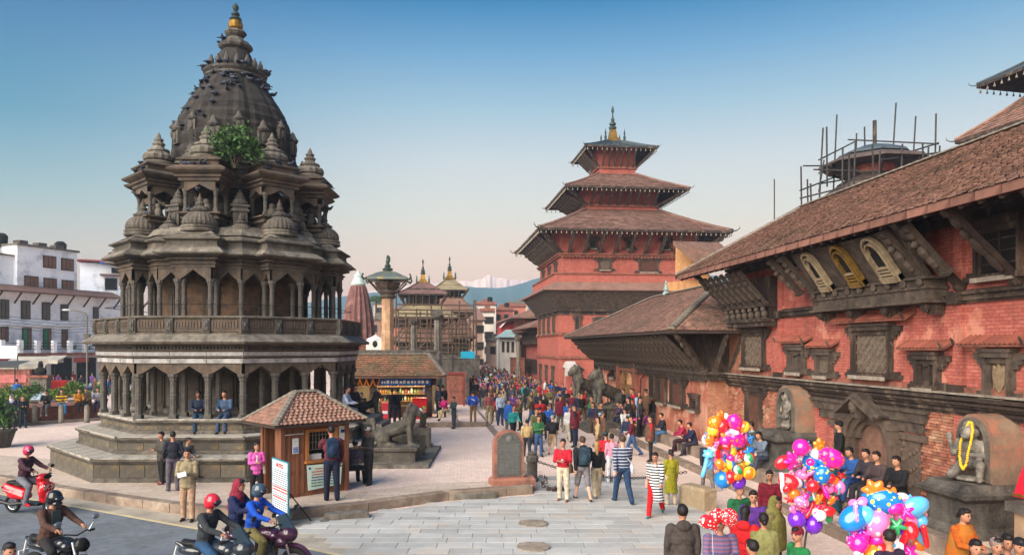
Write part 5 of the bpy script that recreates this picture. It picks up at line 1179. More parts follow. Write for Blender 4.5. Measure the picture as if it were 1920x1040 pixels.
for (px, y0, y1, hw, zc, lab, capy) in ((820,660,600,7,58,'slender grey stone pillar with a block statue on top in front of the scaffolding',580),(775,656,610,5,56,'short grey stone post beside the scaffolded temple steps',604),(972,690,640,4,72,'pale slim pillar in the middle of the far crowd',628)):
    p = D(px, 650, zc); k = zc/FPX; z = lambda py: CAMH+(HOR-py)*zc/FPX
    t = thing('stone_pillar', lab, 'pillar', (p.x, p.y, 0)); b = MB(); b.lathe([(hw*1.5*k,0),(hw*1.4*k,z(y0)),(hw*k,z(y0)+.1),(hw*.9*k,z(y1))], 8, ph=pi/8); b.build('shaft', STONE_L, t)
    b = MB(); b.lathe([(hw*.9*k,z(y1)),(hw*1.8*k,z(y1)+.2),(hw*2*k,z(y1)+.35),(hw*1.5*k,z(y1)+.4)], 8, ph=pi/8); b.box(-hw*1.5*k,hw*1.5*k,-hw*1.5*k,hw*1.5*k,z(y1)+.4,z(capy)); b.build('capital', STONE, t)
# ---------------- two pagodas in bamboo scaffolding
def small_pagoda(px, zc, tiers, lab, topm, fin, finm=GOLD, y_base=690):
    p = D(px, 650, zc); t = thing('pagoda_temple', lab, 'temple', (p.x, p.y, 0)); k = zc/FPX; z = lambda py: CAMH+(HOR-py)*zc/FPX
    for i, (we, ye, yt, wt, m) in enumerate(tiers):
        pagoda_roof(t, we*k, z(ye), wt*k, z(yt), m, WOOD, tiles=None, seed=30+i, bells=False)
        nb = tiers[i+1][2] if i+1 < len(tiers) else y_base+30
        wall_tier(t, wt*1.25*k if i+1 == len(tiers) else tiers[i+1][3]*k*1.02, max(0, z(nb)-.2), z(ye)+.6, (WOODB if i % 2 else WOOD), 'timber_storey' )
        ww = tiers[i+1][3]*k*1.02 if i+1 < len(tiers) else wt*1.25*k
        strut_ring(t, ww, max(0.5, z(ye)-(we-wt)*k*.55), we*k, z(ye)-.1, 5, WOODG, .14)
        for u in (-.55, 0, .55):
            f = put('window', MB().box(ww*u-.25,ww*u+.25,-ww-.06,-ww,z(ye)-1.2,z(ye)-.4).mesh('w', WOODG), t); put('pane', MB().box(ww*u-.16,ww*u+.16,-ww-.08,-ww-.05,z(ye)-1.1,z(ye)-.5).mesh('p', DARK), f)
    gajur(t, z(tiers[0][2])-.1, fin, finm, small=True)
    return t
STRAW = mat('gilt_metal_roofing', (150,136,104), (112,100,80), 1, .6, .2)
ROOF_P = mat('plum_roof', (118,88,82), (92,70,66), 1, .85, .3)
small_pagoda(793, 78, [(45,553,529,6,ROOF_P),(62,596,572,30,STRAW),(52,640,612,36,TT)], 'squat pagoda wrapped in bamboo scaffolding, purple-brown upper roof and golden pinnacle', ROOF_P, .75)
small_pagoda(843, 88, [(33,545,522,4,STRAW),(43,586,556,20,TT),(46,632,598,27,TT)], 'slimmer three-tiered pagoda with straw coloured top roof beside the scaffolded one', STRAW, .8)
sc2 = thing('bamboo_scaffold', 'tangle of bamboo scaffolding poles around the two small pagodas', 'scaffolding', tuple(D(800,650,72)))
o3 = D(800,650,72)
def bp(px, py, zc): return D(px, py, zc)-o3
for i in range(24):
    px = 742+i*6.6; pole(sc2, bp(px, 672, 70+3*(i % 3)), bp(px+RND.uniform(-2,2), RND.uniform(548,600), 70+3*(i % 3)), .075, BAMB)
for i in range(12):
    y = 570+i*9; pole(sc2, bp(742+RND.uniform(-4,10), y+RND.uniform(-2,2), 70), bp(885+RND.uniform(-12,6), y+RND.uniform(-2,3), 71), .07, BAMB)
for (a, c, d, e) in ((835,605,862,665),(770,668,800,640),(745,640,775,600),(850,600,880,640),(757,660,790,615)):
    pole(sc2, bp(a,c,69.5), bp(d,e,69.5), .05, BAMB)
# brick temple plinths behind the crowd's far side
for (x0,x1,y0,y1,zc,m,lab) in ((742,900,668,700,68,STONE_D,'stepped brick temple base under the bamboo scaffolding'),(758,880,672,690,62,STONE,'low grey stone step in front of the scaffolded temple base'),(838,872,702,748,50,MOULD,'small red brick plinth at the end of the shop terrace'),(962,984,672,694,86,MOULD,'dark brick plinth beside the slim pale pillar')):
    a = D(x0,y1,zc); c = D(x1,y0,zc); b = MB(); w = (x1-x0)*zc/FPX; b.box(0,w,0,3,0,c.z); b.box(-.08,w+.08,-.08,3,c.z,c.z+.12); t = tag(b.build('temple_plinth', m), lab, 'plinth'); t.location = (a.x,a.y,0)
sgp = D(877, 665, 60); b = MB(); b.box(-.56,.56,-.04,.04,-.28,.28); t = thing('hanging_sign', 'plain turquoise hanging sign over the lane of the crowd', 'sign', tuple(sgp)); b.build('sign_panel', mat('turquoise_sign', (34,168,196), (30,150,180), 3, .5, 0), t); b = MB(); b.tube([(-.5,0,.28),(-.5,0,.75)],.02,4); b.tube([(.5,0,.28),(.5,0,.75)],.02,4); b.tube([(-1.2,0,.75),(1.2,0,.75)],.03,4); b.tube([(-1.2,0,.75),(-1.2,0,-3.7)],.05,5); b.build('sign_frame', WOOD, t)
b = MB(); p = D(856,700,49); MBr = MB(); MBr.box(-.05,.05,-.05,.05,0,2.6); MBr.box(-2.2,0,-.04,.04,2.5,2.6); t = tag(MBr.build('red_gate_post', mat('red_iron', (140,44,42), (110,36,34), 3, .5, .1)), 'thin dark red iron post and rail at the end of the brick plinth', 'post'); t.location = (D(870,650,49).x, D(870,650,49).y, 0)
# ---------------- red shikhara temple
zc = 82; p = D(672, 650, zc); k = zc/FPX; z = lambda py: CAMH+(HOR-py)*zc/FPX
t = thing('red_spire_temple', 'red ribbed plaster spire temple with a pale green cap behind the stone temple', 'temple', (p.x, p.y, 0))
b = MB(); b.lathe([(30*k,z(640)),(28*k,z(610)),(24*k,z(580)),(19*k,z(555)),(14*k,z(538)),(12*k,z(535))], 32, rib=.06); b.build('spire', mat('red_ribbed_plaster', (122,80,74), (84,56,52), 3, .9, .8, c3=(142,106,98), s3=1.5, speck=.4), t)
b = MB(); b.lathe([(12*k,z(536)),(14*k,z(533)),(11*k,z(527)),(8*k,z(520)),(9*k,z(518)),(4*k,z(512)),(0,z(506))], 16); b.build('cap', mat('pale_green_plaster', (190,204,196), (160,176,168), 2, .8, .1), t)
b = MB(); b.lathe([(34*k,0),(34*k,z(645)),(30*k,z(640))], 8); b.build('base', MOULD, t)
p = D(703, 640, 76); t = thing('white_shrine', 'small whitewashed shrine with a dark doorway beside the red spire temple', 'shrine', (p.x,p.y,0)); b = MB(); b.box(-.9,.9,0,2,0,4.9); b.lathe([(1.0,4.9),(.8,5.2),(.3,5.4),(0,5.6)],8,0,1); b.build('wall', mat('whitewash', (212,208,200), (180,176,168), 1, .9, .1), t); MB().ell((0,-.02,4.6),(.25,.05,.35),8,6).build('doorway', DARK, t)
# ---------------- far town
FW = [(176,150,132),(206,196,184),(186,112,92),(150,120,104),(214,204,190),(168,96,84),(196,172,150)]
def far_house(px0, px1, ytop, zc, ci, lab, roof=None, rows=3, flat=True):
    a = D(px0, ytop, zc); w = (px1-px0)*zc/FPX; h = a.z; c = FW[ci % len(FW)]
    t = thing('town_house', lab, 'house', (a.x, a.y, 0), -TH*.6); MB().box(0, w, 0, 8, 0, h).build('wall', mat('town_wall_%d' % (ci % 7), c, tuple(q*.85 for q in c), .3, .9, .1), t)
    nw = max(2, int(w/2.2)); fm = MB().box(0,.95,-.1,.05,0,1.3).mesh('wf', WOOD if ci % 2 else WOODG); pm_ = MB().box(.12,.83,-.12,-.09,.1,1.2).mesh('wp', DARK)
    for r_ in range(rows):
        for j in range(nw):
            f = put('window', fm, t, T(.6+j*(w-.9)/nw, 0, h-2.1-r_*2.7)); put('pane', pm_, f)
    if flat:
        b = MB(); b.box(-.2,w+.2,-.3,8,h,h+.15); b.box(-.2,w+.2,-.3,-.2,h,h+.7); b.box(w*.3,w*.3+1,1,2,h,h+1.3); b.build('roof_terrace', MOULD if ci % 3 else STONE_L, t)
        if ci % 2: b = MB(); b.lathe([(.5,h+.9),(.55,h+1.6),(.3,h+1.8)],10,w*.7,2); b.box(w*.7-.5,w*.7+.5,1.5,2.5,h,h+.9); b.build('water_tank', DARK, t)
    else:
        b = MB(); b.loft([[(-.5,-.8,h),(w+.5,-.8,h),(w+.5,8,h),(-.5,8,h)],[(-.5,-.6,h+.15),(w+.5,-.6,h+.15),(w+.5,8,h+.15),(-.5,8,h+.15)],[(-.3+w/2-.2,4,h+2.2),(w/2+.2,4,h+2.2),(w/2+.2,4.4,h+2.2),(w/2-.2,4.4,h+2.2)]] if w < 8 else [[(-.5,-.8,h),(w+.5,-.8,h),(w+.5,8,h),(-.5,8,h)],[(0,3,h+2),(w,3,h+2),(w,3.4,h+2),(0,3.4,h+2)]]); b.build('roof', TT, t)
    return t
for args in ((893,930,572,150,1,'beige flat-roofed town house at the far end of the street',None,4,True),(902,926,585,135,4,'cream terraced town house stacked below the beige one',None,4,True),(925,962,582,160,5,'pink town house with a water tank near the hills',None,3,True),
             (940,985,575,175,2,'salmon town house rising behind the red gabled one',None,4,True),(960,990,570,190,6,'tan block of flats beside the palace tower roofs',None,4,True),(884,905,600,120,3,'brown narrow house at the mouth of the far street',None,3,False),
             (912,948,640,125,0,'grey shopfront house closing the far end of the lane',None,1,True),(730,760,590,120,2,'orange brick house behind the king pillar',None,3,True),(690,735,600,130,3,'brown brick house between the red spire and king pillar',None,3,True),(1000,1035,560,150,4,'pale house half hidden by the tower balconies',None,3,True),
             (755,800,580,125,5,'rose coloured house behind the scaffolded pagoda',None,3,True),(868,890,606,140,1,'tan house past the slimmer pagoda',None,3,False),(700,722,570,180,6,'distant yellow house with green roof trees behind the king pillar',None,2,True)):
    far_house(*args)
# red gabled house and pale porch at the street's end
a = D(940, 650, 105); k = 105/FPX; t = thing('red_gabled_house', 'red house with white edged gable at the end of the lane', 'house', (a.x,a.y,0)); z = lambda py: CAMH+(HOR-py)*105/FPX
b = MB(); b.add([(0,0,0),(34*k,0,0),(34*k,0,z(612)),(17*k,0,z(596)),(0,0,z(612)),(0,6,0),(34*k,6,0),(34*k,6,z(612)),(17*k,6,z(596)),(0,6,z(612))],[(0,1,2,3,4),(9,8,7,6,5),(0,4,9,5),(1,6,7,2),(2,7,8,3),(3,8,9,4)]); b.build('wall', mat('crimson_wall', (160,52,52), (132,44,44), 1, .8, .1), t)
b = MB(); b.beam((-3*k,-.3,z(614)),(17*k,-.3,z(594)),.4,.16); b.beam((37*k,-.3,z(614)),(17*k,-.3,z(594)),.4,.16); b.build('gable_edge', mat('white_paint', (0,0,0)), t)
a = D(937, 650, 92); k = 92/FPX; t = thing('white_porch_house', 'small white house with pale metal roof and dark doors at the street end', 'house', (a.x,a.y,0)); z = lambda py: CAMH+(HOR-py)*92/FPX
MB().box(0,38*k,0,4,0,z(632)).build('wall', mat('whitewash', (0,0,0)), t)
b = MB(); b.loft([[(-4*k,-.8,z(632)),(42*k,-.8,z(632)),(42*k,4,z(632)),(-4*k,4,z(632))],[(15*k,1.5,z(617)),(23*k,1.5,z(617)),(23*k,2,z(617)),(15*k,2,z(617))]]); b.build('roof', mat('pale_green_tin', (168,190,186), (140,164,160), 2, .6, .1), t)
for j in range(4): MB().box((4+j*9)*k,(9+j*9)*k,-.05,.0,z(660),z(640)).build('door', WOOD, t)
b = MB()
for j in range(8): b.lathe([(.4+.2*(j%3),0)],3) if False else None
lb = leaves(500,(1.6,1.2,1.0),.22,77); o = lb.build('foliage', LEAF, None, kind='stuff', fix=False); t = thing('rooftop_tree', 'dark clump of trees on the skyline by the far roofs', 'tree', tuple(D(838,572,240))); o.parent = t; o.scale = (4,3,2); MB().tube([(0,0,-12),(0,0,0)],.3,5).build('trunk', WOOD, t)
lb = leaves(400,(1.6,1.2,1.0),.22,78); o = lb.build('foliage', LEAF, None, kind='stuff', fix=False); t = thing('rooftop_tree', 'trees on a far roof garden between the red spire and king pillar', 'tree', tuple(D(705,563,170))); o.parent = t; o.scale = (1.6,1.5,1.1); MB().tube([(0,0,-12),(0,0,0)],.2,5).build('trunk', WOOD, t)

# ================================================================ WHITE HOTEL ON THE LEFT
A = ray(0)*73; B_ = ray(150)*81; dv = (B_-A).normalized(); hrz = math.atan2(dv.y, dv.x)
WHT = mat('white_plaster', (246,248,250), (232,235,240), .35, .9, .1, c3=(184,186,190), s3=.5)
hotel = thing('white_hotel', 'long white plastered hotel with brown shutters, two green ones and a tiled mid roof', 'hotel', (A.x, A.y, 0), hrz)
def HU(px):   # distance along facade seen at px
    r = ray(px); # intersect A + u*dv = t*r
    det = dv.x*(-r.y)+r.x*dv.y; u = (-A.x*(-r.y)+ -r.x*A.y)/det if False else None
    # solve
    a_, b_, c_, d_ = dv.x, -r.x, dv.y, -r.y; e_, f_ = -A.x, -A.y; dt = a_*d_-b_*c_; return (e_*d_-b_*f_)/dt
def HZ(px, py):
    P = A+dv*HU(px); zc = P.x*sin(TH)+P.y*cos(TH); return CAMH+(HOR-py)*zc/FPX
uL, uR = HU(-90), HU(215)
MB().box(uL, uR+2, 0, 9, 0, HZ(60,545)+.1).build('wall', WHT, hotel)
ze = HZ(60,546); b = MB(); b.loft([[(uL,-1.3,ze-.2),(uR,-1.3,ze-.2),(uR,.3,ze-.2),(uL,.3,ze-.2)],[(uL,-1.3,ze-.1),(uR,-1.3,ze-.1),(uR,.3,ze+.55),(uL,.3,ze+.55)]]); b.build('eave_roof', TT, hotel)
u1 = HU(148); zt1 = HZ(60,462); MB().box(HU(36), u1, .3, 8, ze, zt1).build('upper_wall', WHT, hotel); MB().box(uL, HU(38), .8, 8, ze, HZ(20,478)).build('upper_wall', WHT, hotel)
b = MB(); b.box(HU(34), u1+.2, .1, 8.2, zt1, zt1+.2); b.box(uL,HU(40),.6,8.2,HZ(20,478),HZ(20,478)+.15); b.build('parapet', STONE_L, hotel)
SHUT = mat('brown_shutter', (132,92,70), (104,72,56), 3, .8, .3); GRN = mat('green_shutter', (30,130,84), (24,104,68), 3, .7, .1)
def hwin(px0, px1, y0, y1, m, y=0, frame=WOOD, nm='window'):
    a, c = HU(px0), HU(px1); zb, zt = HZ(px0, y1), HZ(px0, y0)
    f = MB().box(a, c, y-.12, y+.05, zb, zt).build(nm, frame, hotel); n = 3 if y > 0 else 2; w = (c-a-.16)/n
    for i in range(n): MB().box(a+.08+i*w+.03, a+.08+(i+1)*w-.03, y-.17, y-.1, zb+.12, zt-.12).build('shutter', m if (i % 2 == 0 or m is not GRN) else SHUT, f)
    for i in range(n-1): MB().box(a+.08+(i+1)*w-.02, a+.08+(i+1)*w+.02, y-.2, y-.1, zb+.1, zt-.1).build('mullion', frame, f)
for (x0,x1,y0,y1) in ((84,108,478,501),(118,141,483,506),(49,75,516,541),(85,109,520,543),(119,141,524,546)): hwin(x0,x1,y0,y1,SHUT,.3)
for (x0,x1,y0,y1) in ((-40,-24,560,598),(0,16,561,597),(39,56,563,598),(78,93,566,599),(113,127,570,600),(174,184,575,605)): hwin(x0,x1,y0,y1,mat('grey_brown_shutter', (104,92,80), (80,70,62), 3, .8, .2))
for (x0,x1,y0,y1,m) in ((0,15,612,640,SHUT),(41,58,614,655,GRN),(80,95,615,655,GRN),(115,126,617,652,SHUT)): hwin(x0,x1,y0,y1,m)
for x in (7,49,88,121):
    u = HU(x); zz = HZ(x, 611); b = MB(); b.add([(u-1.1,-.25,zz),(u+1.1,-.25,zz),(u,-.25,zz+.55),(u-1.1,0,zz),(u+1.1,0,zz),(u,0,zz+.55)],[(0,1,2),(5,4,3),(0,3,4,1),(1,4,5,2),(2,5,3,0)]); b.build('pediment', WHT, hotel)
for i in range(16):
    u = uL+2+i*1.9; b = MB(); b.beam((u,-.05,ze-1.3),(u,-1.1,ze-.25),.12,.12); b.build('eave_bracket', WOOD, hotel)
MB().box(uL,uR,-.12,0,HZ(60,606),HZ(60,603)).build('string_course', WHT, hotel)
# balcony with white piers, awnings and shopfronts below
MB().box(uL,uR,-2.6,0,HZ(60,663)-.2,HZ(60,661)).build('balcony_slab', MOULD, hotel)
for i in range(14):
    u = uL+1+i*1.75; MB().box(u,u+.42,-2.6,-2.25,HZ(60,661),HZ(60,661)+1.25).build('balcony_pier', WHT, hotel)
b = MB()
for i in range(3): b.box(uL,uR,-2.5,-2.44,HZ(60,661)+.35+i*.3,HZ(60,661)+.4+i*.3)
b.build('balcony_rail', DARK, hotel)
b = MB()
for i in range(9): b.box(uL+1+i*2.9,uL+3.2+i*2.9,-.2,.1,0,3.1)
b.build('shopfront', DARK, hotel)
for i in range(12):
    u = uL+1.6+i*1.75+RND.uniform(-.3,.3); lb = leaves(60, (.35,.3,.35), .1, 90+i); o = lb.build('balcony_plant', LEAF, hotel, kind='stuff', fix=False); o.location = (u, -2.3, HZ(60,661)+.5)
b = MB()
for i in range(5): b.tube([(uL, -2.9-i*.1, 6.3+i*.25), ((uL+uR)/2, -3, 5.7+i*.3), (uR+1, -2.9, 6.5+i*.2)], .02, 4)
b.build('power_cable', DARK, hotel)
for i in range(6):
    u = uL+1.5+i*2.9; put('shop_sign', MB().box(u,u+1.7,-2.75,-2.65,2.7,3.2).mesh('ss', mat('shop_sign_%d' % (i % 3), [(170,60,50),(60,110,150),(190,180,160)][i % 3], None, 3, .6, 0)), hotel)
for (x,w) in ((15,5),(40,3.5),(150,3)):
    u = HU(x); b = MB(); b.lathe([(.55,zt1 if x > 30 else HZ(20,478)),(.6,(zt1 if x > 30 else HZ(20,478))+1.1),(.35,(zt1 if x > 30 else HZ(20,478))+1.35)],12,u,3); b.build('water_tank', DARK, hotel)
for (x,zz) in ((62,1),(98,1),(130,1)): MB().box(HU(x),HU(x)+.9,2,3,zt1,zt1+.8).build('roof_box', STONE, hotel)
# annex
p = D(150, 650, 88); t = thing('hotel_annex', 'shabby white annex with red tin roof and blue tarpaulin next to the hotel', 'building', (p.x,p.y,0), .25); k = 88/FPX; z = lambda py: CAMH+(HOR-py)*88/FPX
MB().box(0,4.4,0,6,0,z(492)).build('wall', WHT, t); b = MB(); b.loft([[(-.4,-1,z(489)),(5,-1,z(492)),(5,5,z(492)),(-.4,5,z(489))],[(-.4,-1,z(488)),(5,-1,z(491)),(5,5,z(480)),(-.4,5,z(477))]]); b.build('tin_roof', mat('red_tin', (150,60,54), (120,50,46), 2, .7, .1), t)
MB().box(2.2,5.2,-1.2,2,z(494),z(491)).build('tarpaulin', mat('blue_tarp', (48,96,160), (40,80,140), 2, .6, .1), t)
for u, y0, y1 in ((2.6,520,542),(3.3,500,510)): f = MB().box(u,u+1.3,-.1,.02,z(y1),z(y0)).build('window', WOOD, t); MB().box(u+.1,u+1.2,-.14,-.08,z(y1)+.1,z(y0)-.1).build('pane', DARK, f)
MB().box(2.2,4.6,-1,.0,z(516),z(513)).build('canopy', TT, t); b = MB(); b.lathe([(.8,z(480)),(.8,z(468)),(.5,z(466))],10,3.4,2.5); b.build('water_tank', DARK, t)
for (px,zc,w,h,lab,c) in ((178,84,3.6,0,'low brown-roofed shop beside the temple columns',0),):
    p = D(px-6,650,zc); t = thing('corner_shop', lab, 'shop', (p.x,p.y,0)); MB().box(0,3,0,3,0,3.6).build('wall', MOULD, t); b = MB(); b.loft([[(-.8,-.8,3.4),(3.8,-.8,3.4),(3.8,3,3.4),(-.8,3,3.4)],[(.6,1,5),(2.4,1,5),(2.4,1.4,5),(.6,1.4,5)]]); b.build('roof', TT, t)
CANV = mat('grey_canvas', (186,178,162), (150,142,130), 1.5, .9, .2)
for (x0,x1,y0,y1,zc,m,lab) in ((30,100,668,692,66,CANV,'wide grey-beige canvas awning over the cafe front'),(95,125,666,682,67,CANV,'smaller beige umbrella awning beside the wide cafe canvas'),(-40,28,648,672,62,mat('white_paint', (0,0,0)),'white banner sheet hung at the edge of the cafe roof'),(-60,52,676,690,58,mat('dark_awning', (70,74,74), (54,56,58), 2, .8, .1),'dark awning with white trim above the brick cafe wall')):
    a = D(x0,y0,zc); c = D(x1,y1,zc-3); t = thing('awning', lab, 'awning', (a.x,a.y,0)); w = (x1-x0)*zc/FPX; zt_, zb_ = a.z, CAMH+(HOR-y1)*(zc-3)/FPX
    if 'banner' in lab:
        b = MB(); b.box(0,w,-.02,.02,CAMH+(HOR-y1)*zc/FPX,zt_); b.build('canvas', m, t)
    else:
        b = MB(); b.loft([[(0,0,zt_),(w,0,zt_),(w,.05,zt_),(0,.05,zt_)],[(-.3,-2.5,zb_+.25),(w+.3,-2.5,zb_+.25),(w+.3,-2.45,zb_+.3),(-.3,-2.45,zb_+.3)],[(-.3,-2.5,zb_),(w+.3,-2.5,zb_),(w+.3,-2.47,zb_),(-.3,-2.47,zb_)]],cap=False); b.build('canvas', m, t)
    b = MB()
    for x in (0,w): b.tube([(x,-2.4 if 'banner' not in lab else 0,0),(x,-2.4 if 'banner' not in lab else 0,zb_+.2)],.04,5)
    b.build('awning_pole', DARK, t)
a = D(-60,700,56); w = (48+60)*56/FPX; t = thing('cafe_wall', 'low red brick cafe wall under the dark awning', 'wall', (a.x,a.y,0)); MB().box(0,w,0,.4,0,2.6).build('wall_face', MOULD, t); MB().box(w-2.6,w-.2,-.06,0,1.6,2.2).build('menu_board', mat('pink_menu', (186,110,104), (150,80,80), 4, .8, 0), t)
a = D(96,716,60); t = tag(MB().box(0,1.1,0,.8,0,1.6).build('red_drinks_fridge', mat('fridge_red', (196,40,38), None, 2, .4, 0)), 'red drinks fridge standing in front of the cafe', 'fridge'); t.location = (a.x,a.y,0)
# street lamp in front of the hotel
zc = 58; p = D(163, 650, zc); t = thing('street_lamp', 'curved grey street lamp post in front of the white hotel', 'street lamp', (p.x,p.y,0)); z = lambda py: CAMH+(HOR-py)*zc/FPX
b = MB(); b.tube([(0,0,0),(0,0,z(600)),(0,0,z(592)),(-.15,0,z(587)),(-.6,0,z(583)),(-1.3,0,z(581))],.06,6); b.build('post', mat('lamp_grey', (110,104,98), None, 3, .6, .1), t); b = MB(); b.ell((-1.5,0,z(581)),(.35,.12,.08),8,5); b.build('lamp_head', mat('lamp_head_white', (206,210,212), None, 3, .4, 0), t); MB().box(-.2,.2,-.15,.15,z(634),z(626)).build('meter_box', STONE, t)
# ---------------- low brick wall, bollards, bust, planters on the far side of the square
q0, q1 = G(20,799,.2), G(174,788,.2); d = q1-q0; L = d.length; rz_ = math.atan2(d.y,d.x)
lw_ = thing('brick_seat_wall', 'long low brick wall people sit on beyond the grey temple steps', 'low wall', (q0.x,q0.y,.2), rz_)
BWL = brickmat('seat_wall_brick', (150,76,60), (120,58,48), (150,120,100), w=.24, h=.08, mortar_w=.01)
b = MB(); b.box(-14,L+.9,.55,.9,0,.82); b.build('brick_face', BWL, lw_); b = MB(); b.box(-14,L+.9,.5,3.5,.8,.88); b.build('coping', MOULD, lw_)
b = MB(); b.box(-14,L+.7,-.2,.55,0,.14); b.build('kerb_step', KERB, lw_)
tops = [65,115,163]
for px, lab in ((65,'grey concrete bollard before the brick seat wall, farthest from the temple'),(115,'grey concrete bollard below the yellow-striped sitter'),(163,'grey concrete bollard nearest the temple columns')):
    p = G(px, 797, .2); b = MB(); b.lathe([(.14,0),(.13,.8),(.11,.9),(.05,.95)], 10, 0, 0); t = tag(b.build('bollard', STONE_L), lab, 'bollard', 'bollards along the brick seat wall'); t.location = (p.x,p.y,.34)
p = G(76, 768, .2); t = thing('bust_monument', 'dark bust on a pale square pedestal behind the brick seat wall', 'monument', (p.x,p.y,0), .1); zc = p.x*sin(TH)+p.y*cos(TH); k = zc/FPX
zt_ = CAMH+(HOR-703)*k; b = MB(); b.box(-14*k,14*k,-.4,.4,0,zt_-.15); b.box(-17*k,17*k,-.5,.5,0,.9); b.build('pedestal', STONE_L, t); b = MB(); b.box(-18*k,18*k,-.55,.55,zt_-.15,zt_); b.build('pedestal_cap', MOULD, t)
b = MB(); b.ell((0,0,zt_+.25),(11*k,.22,.3),10,6); b.ell((0,0,zt_+.62),(5*k,.13,.18),10,6); b.lathe([(.07,zt_+.72),(.2,zt_+.74),(.13,zt_+.76),(.12,zt_+.9),(0,zt_+.92)],10); b.build('bust', DARK, t, smooth=True)
MB().box(-12*k,14*k,-.6,-.52,.9,1.3).build('blue_panel', mat('blue_white_panel', (90,140,170), (180,190,196), 9, .6, 0), t)
for i,(px,py,rx,rzv,m,lab) in enumerate(((12,800,1.1,1.0,LEAF2,'big yellow-green bush at the picture edge in a dark planter'),(-6,838,1.2,1.3,LEAF,'large dark leafy bush closest to the road on the far corner'),(52,775,.95,.95,LEAF,'round dark green bush behind the standing pair'),(108,768,.75,.6,LEAF2,'small yellowish potted bush behind the striped sweater'),(142,770,.8,.95,LEAF2,'tall bright green potted bush behind the orange-topped sitter'),(190,768,.7,.7,LEAF,'green potted bush just before the temple columns'),(236,772,.6,.6,LEAF,'green bush glimpsed between the temple columns'))):
    p = G(px, py, .2); shrub('potted_bush', lab, (p.x,p.y,.2), (rx,rx*.8,rzv*.75), 900, .11, 40+i, m, 'bush', (rx*.55,.7), 'potted bushes along the brick seat wall')
# parked motorcycles mass behind: low simple bikes
def parked(px, py, c, lab):
    p = G(px, py, 0); t = thing('parked_motorcycle', lab, 'motorcycle', (p.x,p.y,.0), RND.uniform(-.5,.5), 'motorcycles parked before the white hotel')
    b = MB(); b.torus((-.6,0,.3),.24,.07,'y',12,5); b.torus((.6,0,.3),.24,.07,'y',12,5); b.build('wheel', DARK, t)
    b = MB(); b.ell((.05,0,.72),(.38,.15,.18),8,5); b.ell((-.5,0,.75),(.35,.14,.09),8,5); b.ell((.55,0,.75),(.12,.12,.22),6,5); b.build('body', mat('bike_'+lab.split()[0], c, None, 3, .3, 0), t)
    b = MB(); b.tube([(.6,0,.3),(.4,0,1.0)],.03,5); b.tube([(.4,-.3,1.03),(.4,.3,1.03)],.02,5); b.build('handlebar', DARK, t)
for i,(px,c,w1) in enumerate(((100,(190,40,60),'crimson'),(112,(200,60,80),'pink-red'),(124,(200,200,206),'silver'),(137,(60,64,70),'black'),(150,(60,90,140),'blue'),(160,(210,210,214),'white'),(170,(40,60,110),'navy'),(179,(90,92,98),'grey'),(90,(170,30,40),'scarlet'))):
    parked(px, 742-(i % 2)*5, c, w1+' motorcycle in the row parked beyond the seat wall')
# ================================================================ TICKET KIOSK
kA, kB = G(529,936,.2), G(649,918,.2); kd = (kB-kA); kw_ = kd.length; krz = math.atan2(kd.y, kd.x); kdp = 1.12
kiosk = thing('ticket_kiosk', 'small brown wooden ticket kiosk with a hipped clay tile roof', 'kiosk', (kA.x,kA.y,.2), krz)
KH = 2.02
def KB(b, nm, m, par=kiosk, **k): return b.build(nm, m, par, **k)
KB(MB().box(.02,kw_,.02,.10,.0,KH) if False else MB().box(0,.72,0,.08,0,KH), 'front_panel', WOODB)
KB(MB().box(.72,1.6,0,.08,0,.95), 'front_panel', WOODB); KB(MB().box(1.6,kw_,0,.08,0,KH), 'front_panel', WOODB); KB(MB().box(.72,1.6,0,.08,1.78,KH), 'front_panel', WOODB)
KB(MB().box(kw_-.08,kw_,.08,kdp,0,KH), 'side_wall', WOODB); KB(MB().box(0,kw_,kdp-.08,kdp,0,KH), 'back_wall', WOODB)
KB(MB().box(0,.08,.08,.42,0,KH), 'side_wall', WOODB); KB(MB().box(0,.08,1.02,kdp-.08,0,KH), 'side_wall', WOODB); KB(MB().box(0,.08,.42,1.02,1.9,KH), 'door_head', WOODB)
for x,y in ((0,0),(kw_,0),(0,kdp),(kw_,kdp)): KB(MB().box(x-.06,x+.06,y-.06,y+.06,0,KH+.05), 'corner_post', WOODB)
for x in (.2,.45): KB(MB().box(x-.035,x+.035,-.03,0,.08,KH-.1), 'batten', WOODB)
for z0,z1 in ((.12,.62),(.72,1.2),(1.3,1.9)): KB(MB().box(.08,.64,-.018,0,z0,z1), 'raised_panel', WOODB)
for z0,z1 in ((.1,.8),(.9,1.85)): KB(MB().box(-.02,0,.11,.39,z0,z1), 'raised_panel', WOODB)
w_f = KB(MB().box(.68,.76,-.06,.03,.9,1.83).box(1.58,1.66,-.06,.03,.9,1.83).box(.76,1.58,-.06,.03,1.75,1.83).box(.64,1.70,-.16,.03,.9,.97), 'ticket_window', WOODF)
KB(MB().box(.76,1.58,.3,.32,.97,1.75), 'dark_interior', DARK, w_f)
for i in range(8): KB(MB().box(.80+i*.1,.815+i*.1,.0,.015,1.25,1.75), 'window_bar', mat('iron_bar', (120,110,100), None, 3, .6, 0), w_f)
for i in range(3): KB(MB().box(.76,1.58,-.005,.01,1.25+i*.2,1.265+i*.2), 'window_bar', mat('iron_bar', (120,110,100)), w_f)
KB(MB().box(.8,1.2,.05,.2,.97,1.12), 'ticket_stack', mat('paper_white', (214,216,214), (190,190,186), 9, .8, 0), w_f)
KB(MB().box(.06,.6,-.07,-.03,1.72,1.74), 'tube_light', mat('paper_white', (0,0,0)))
PAP = mat('paper_white', (0,0,0))
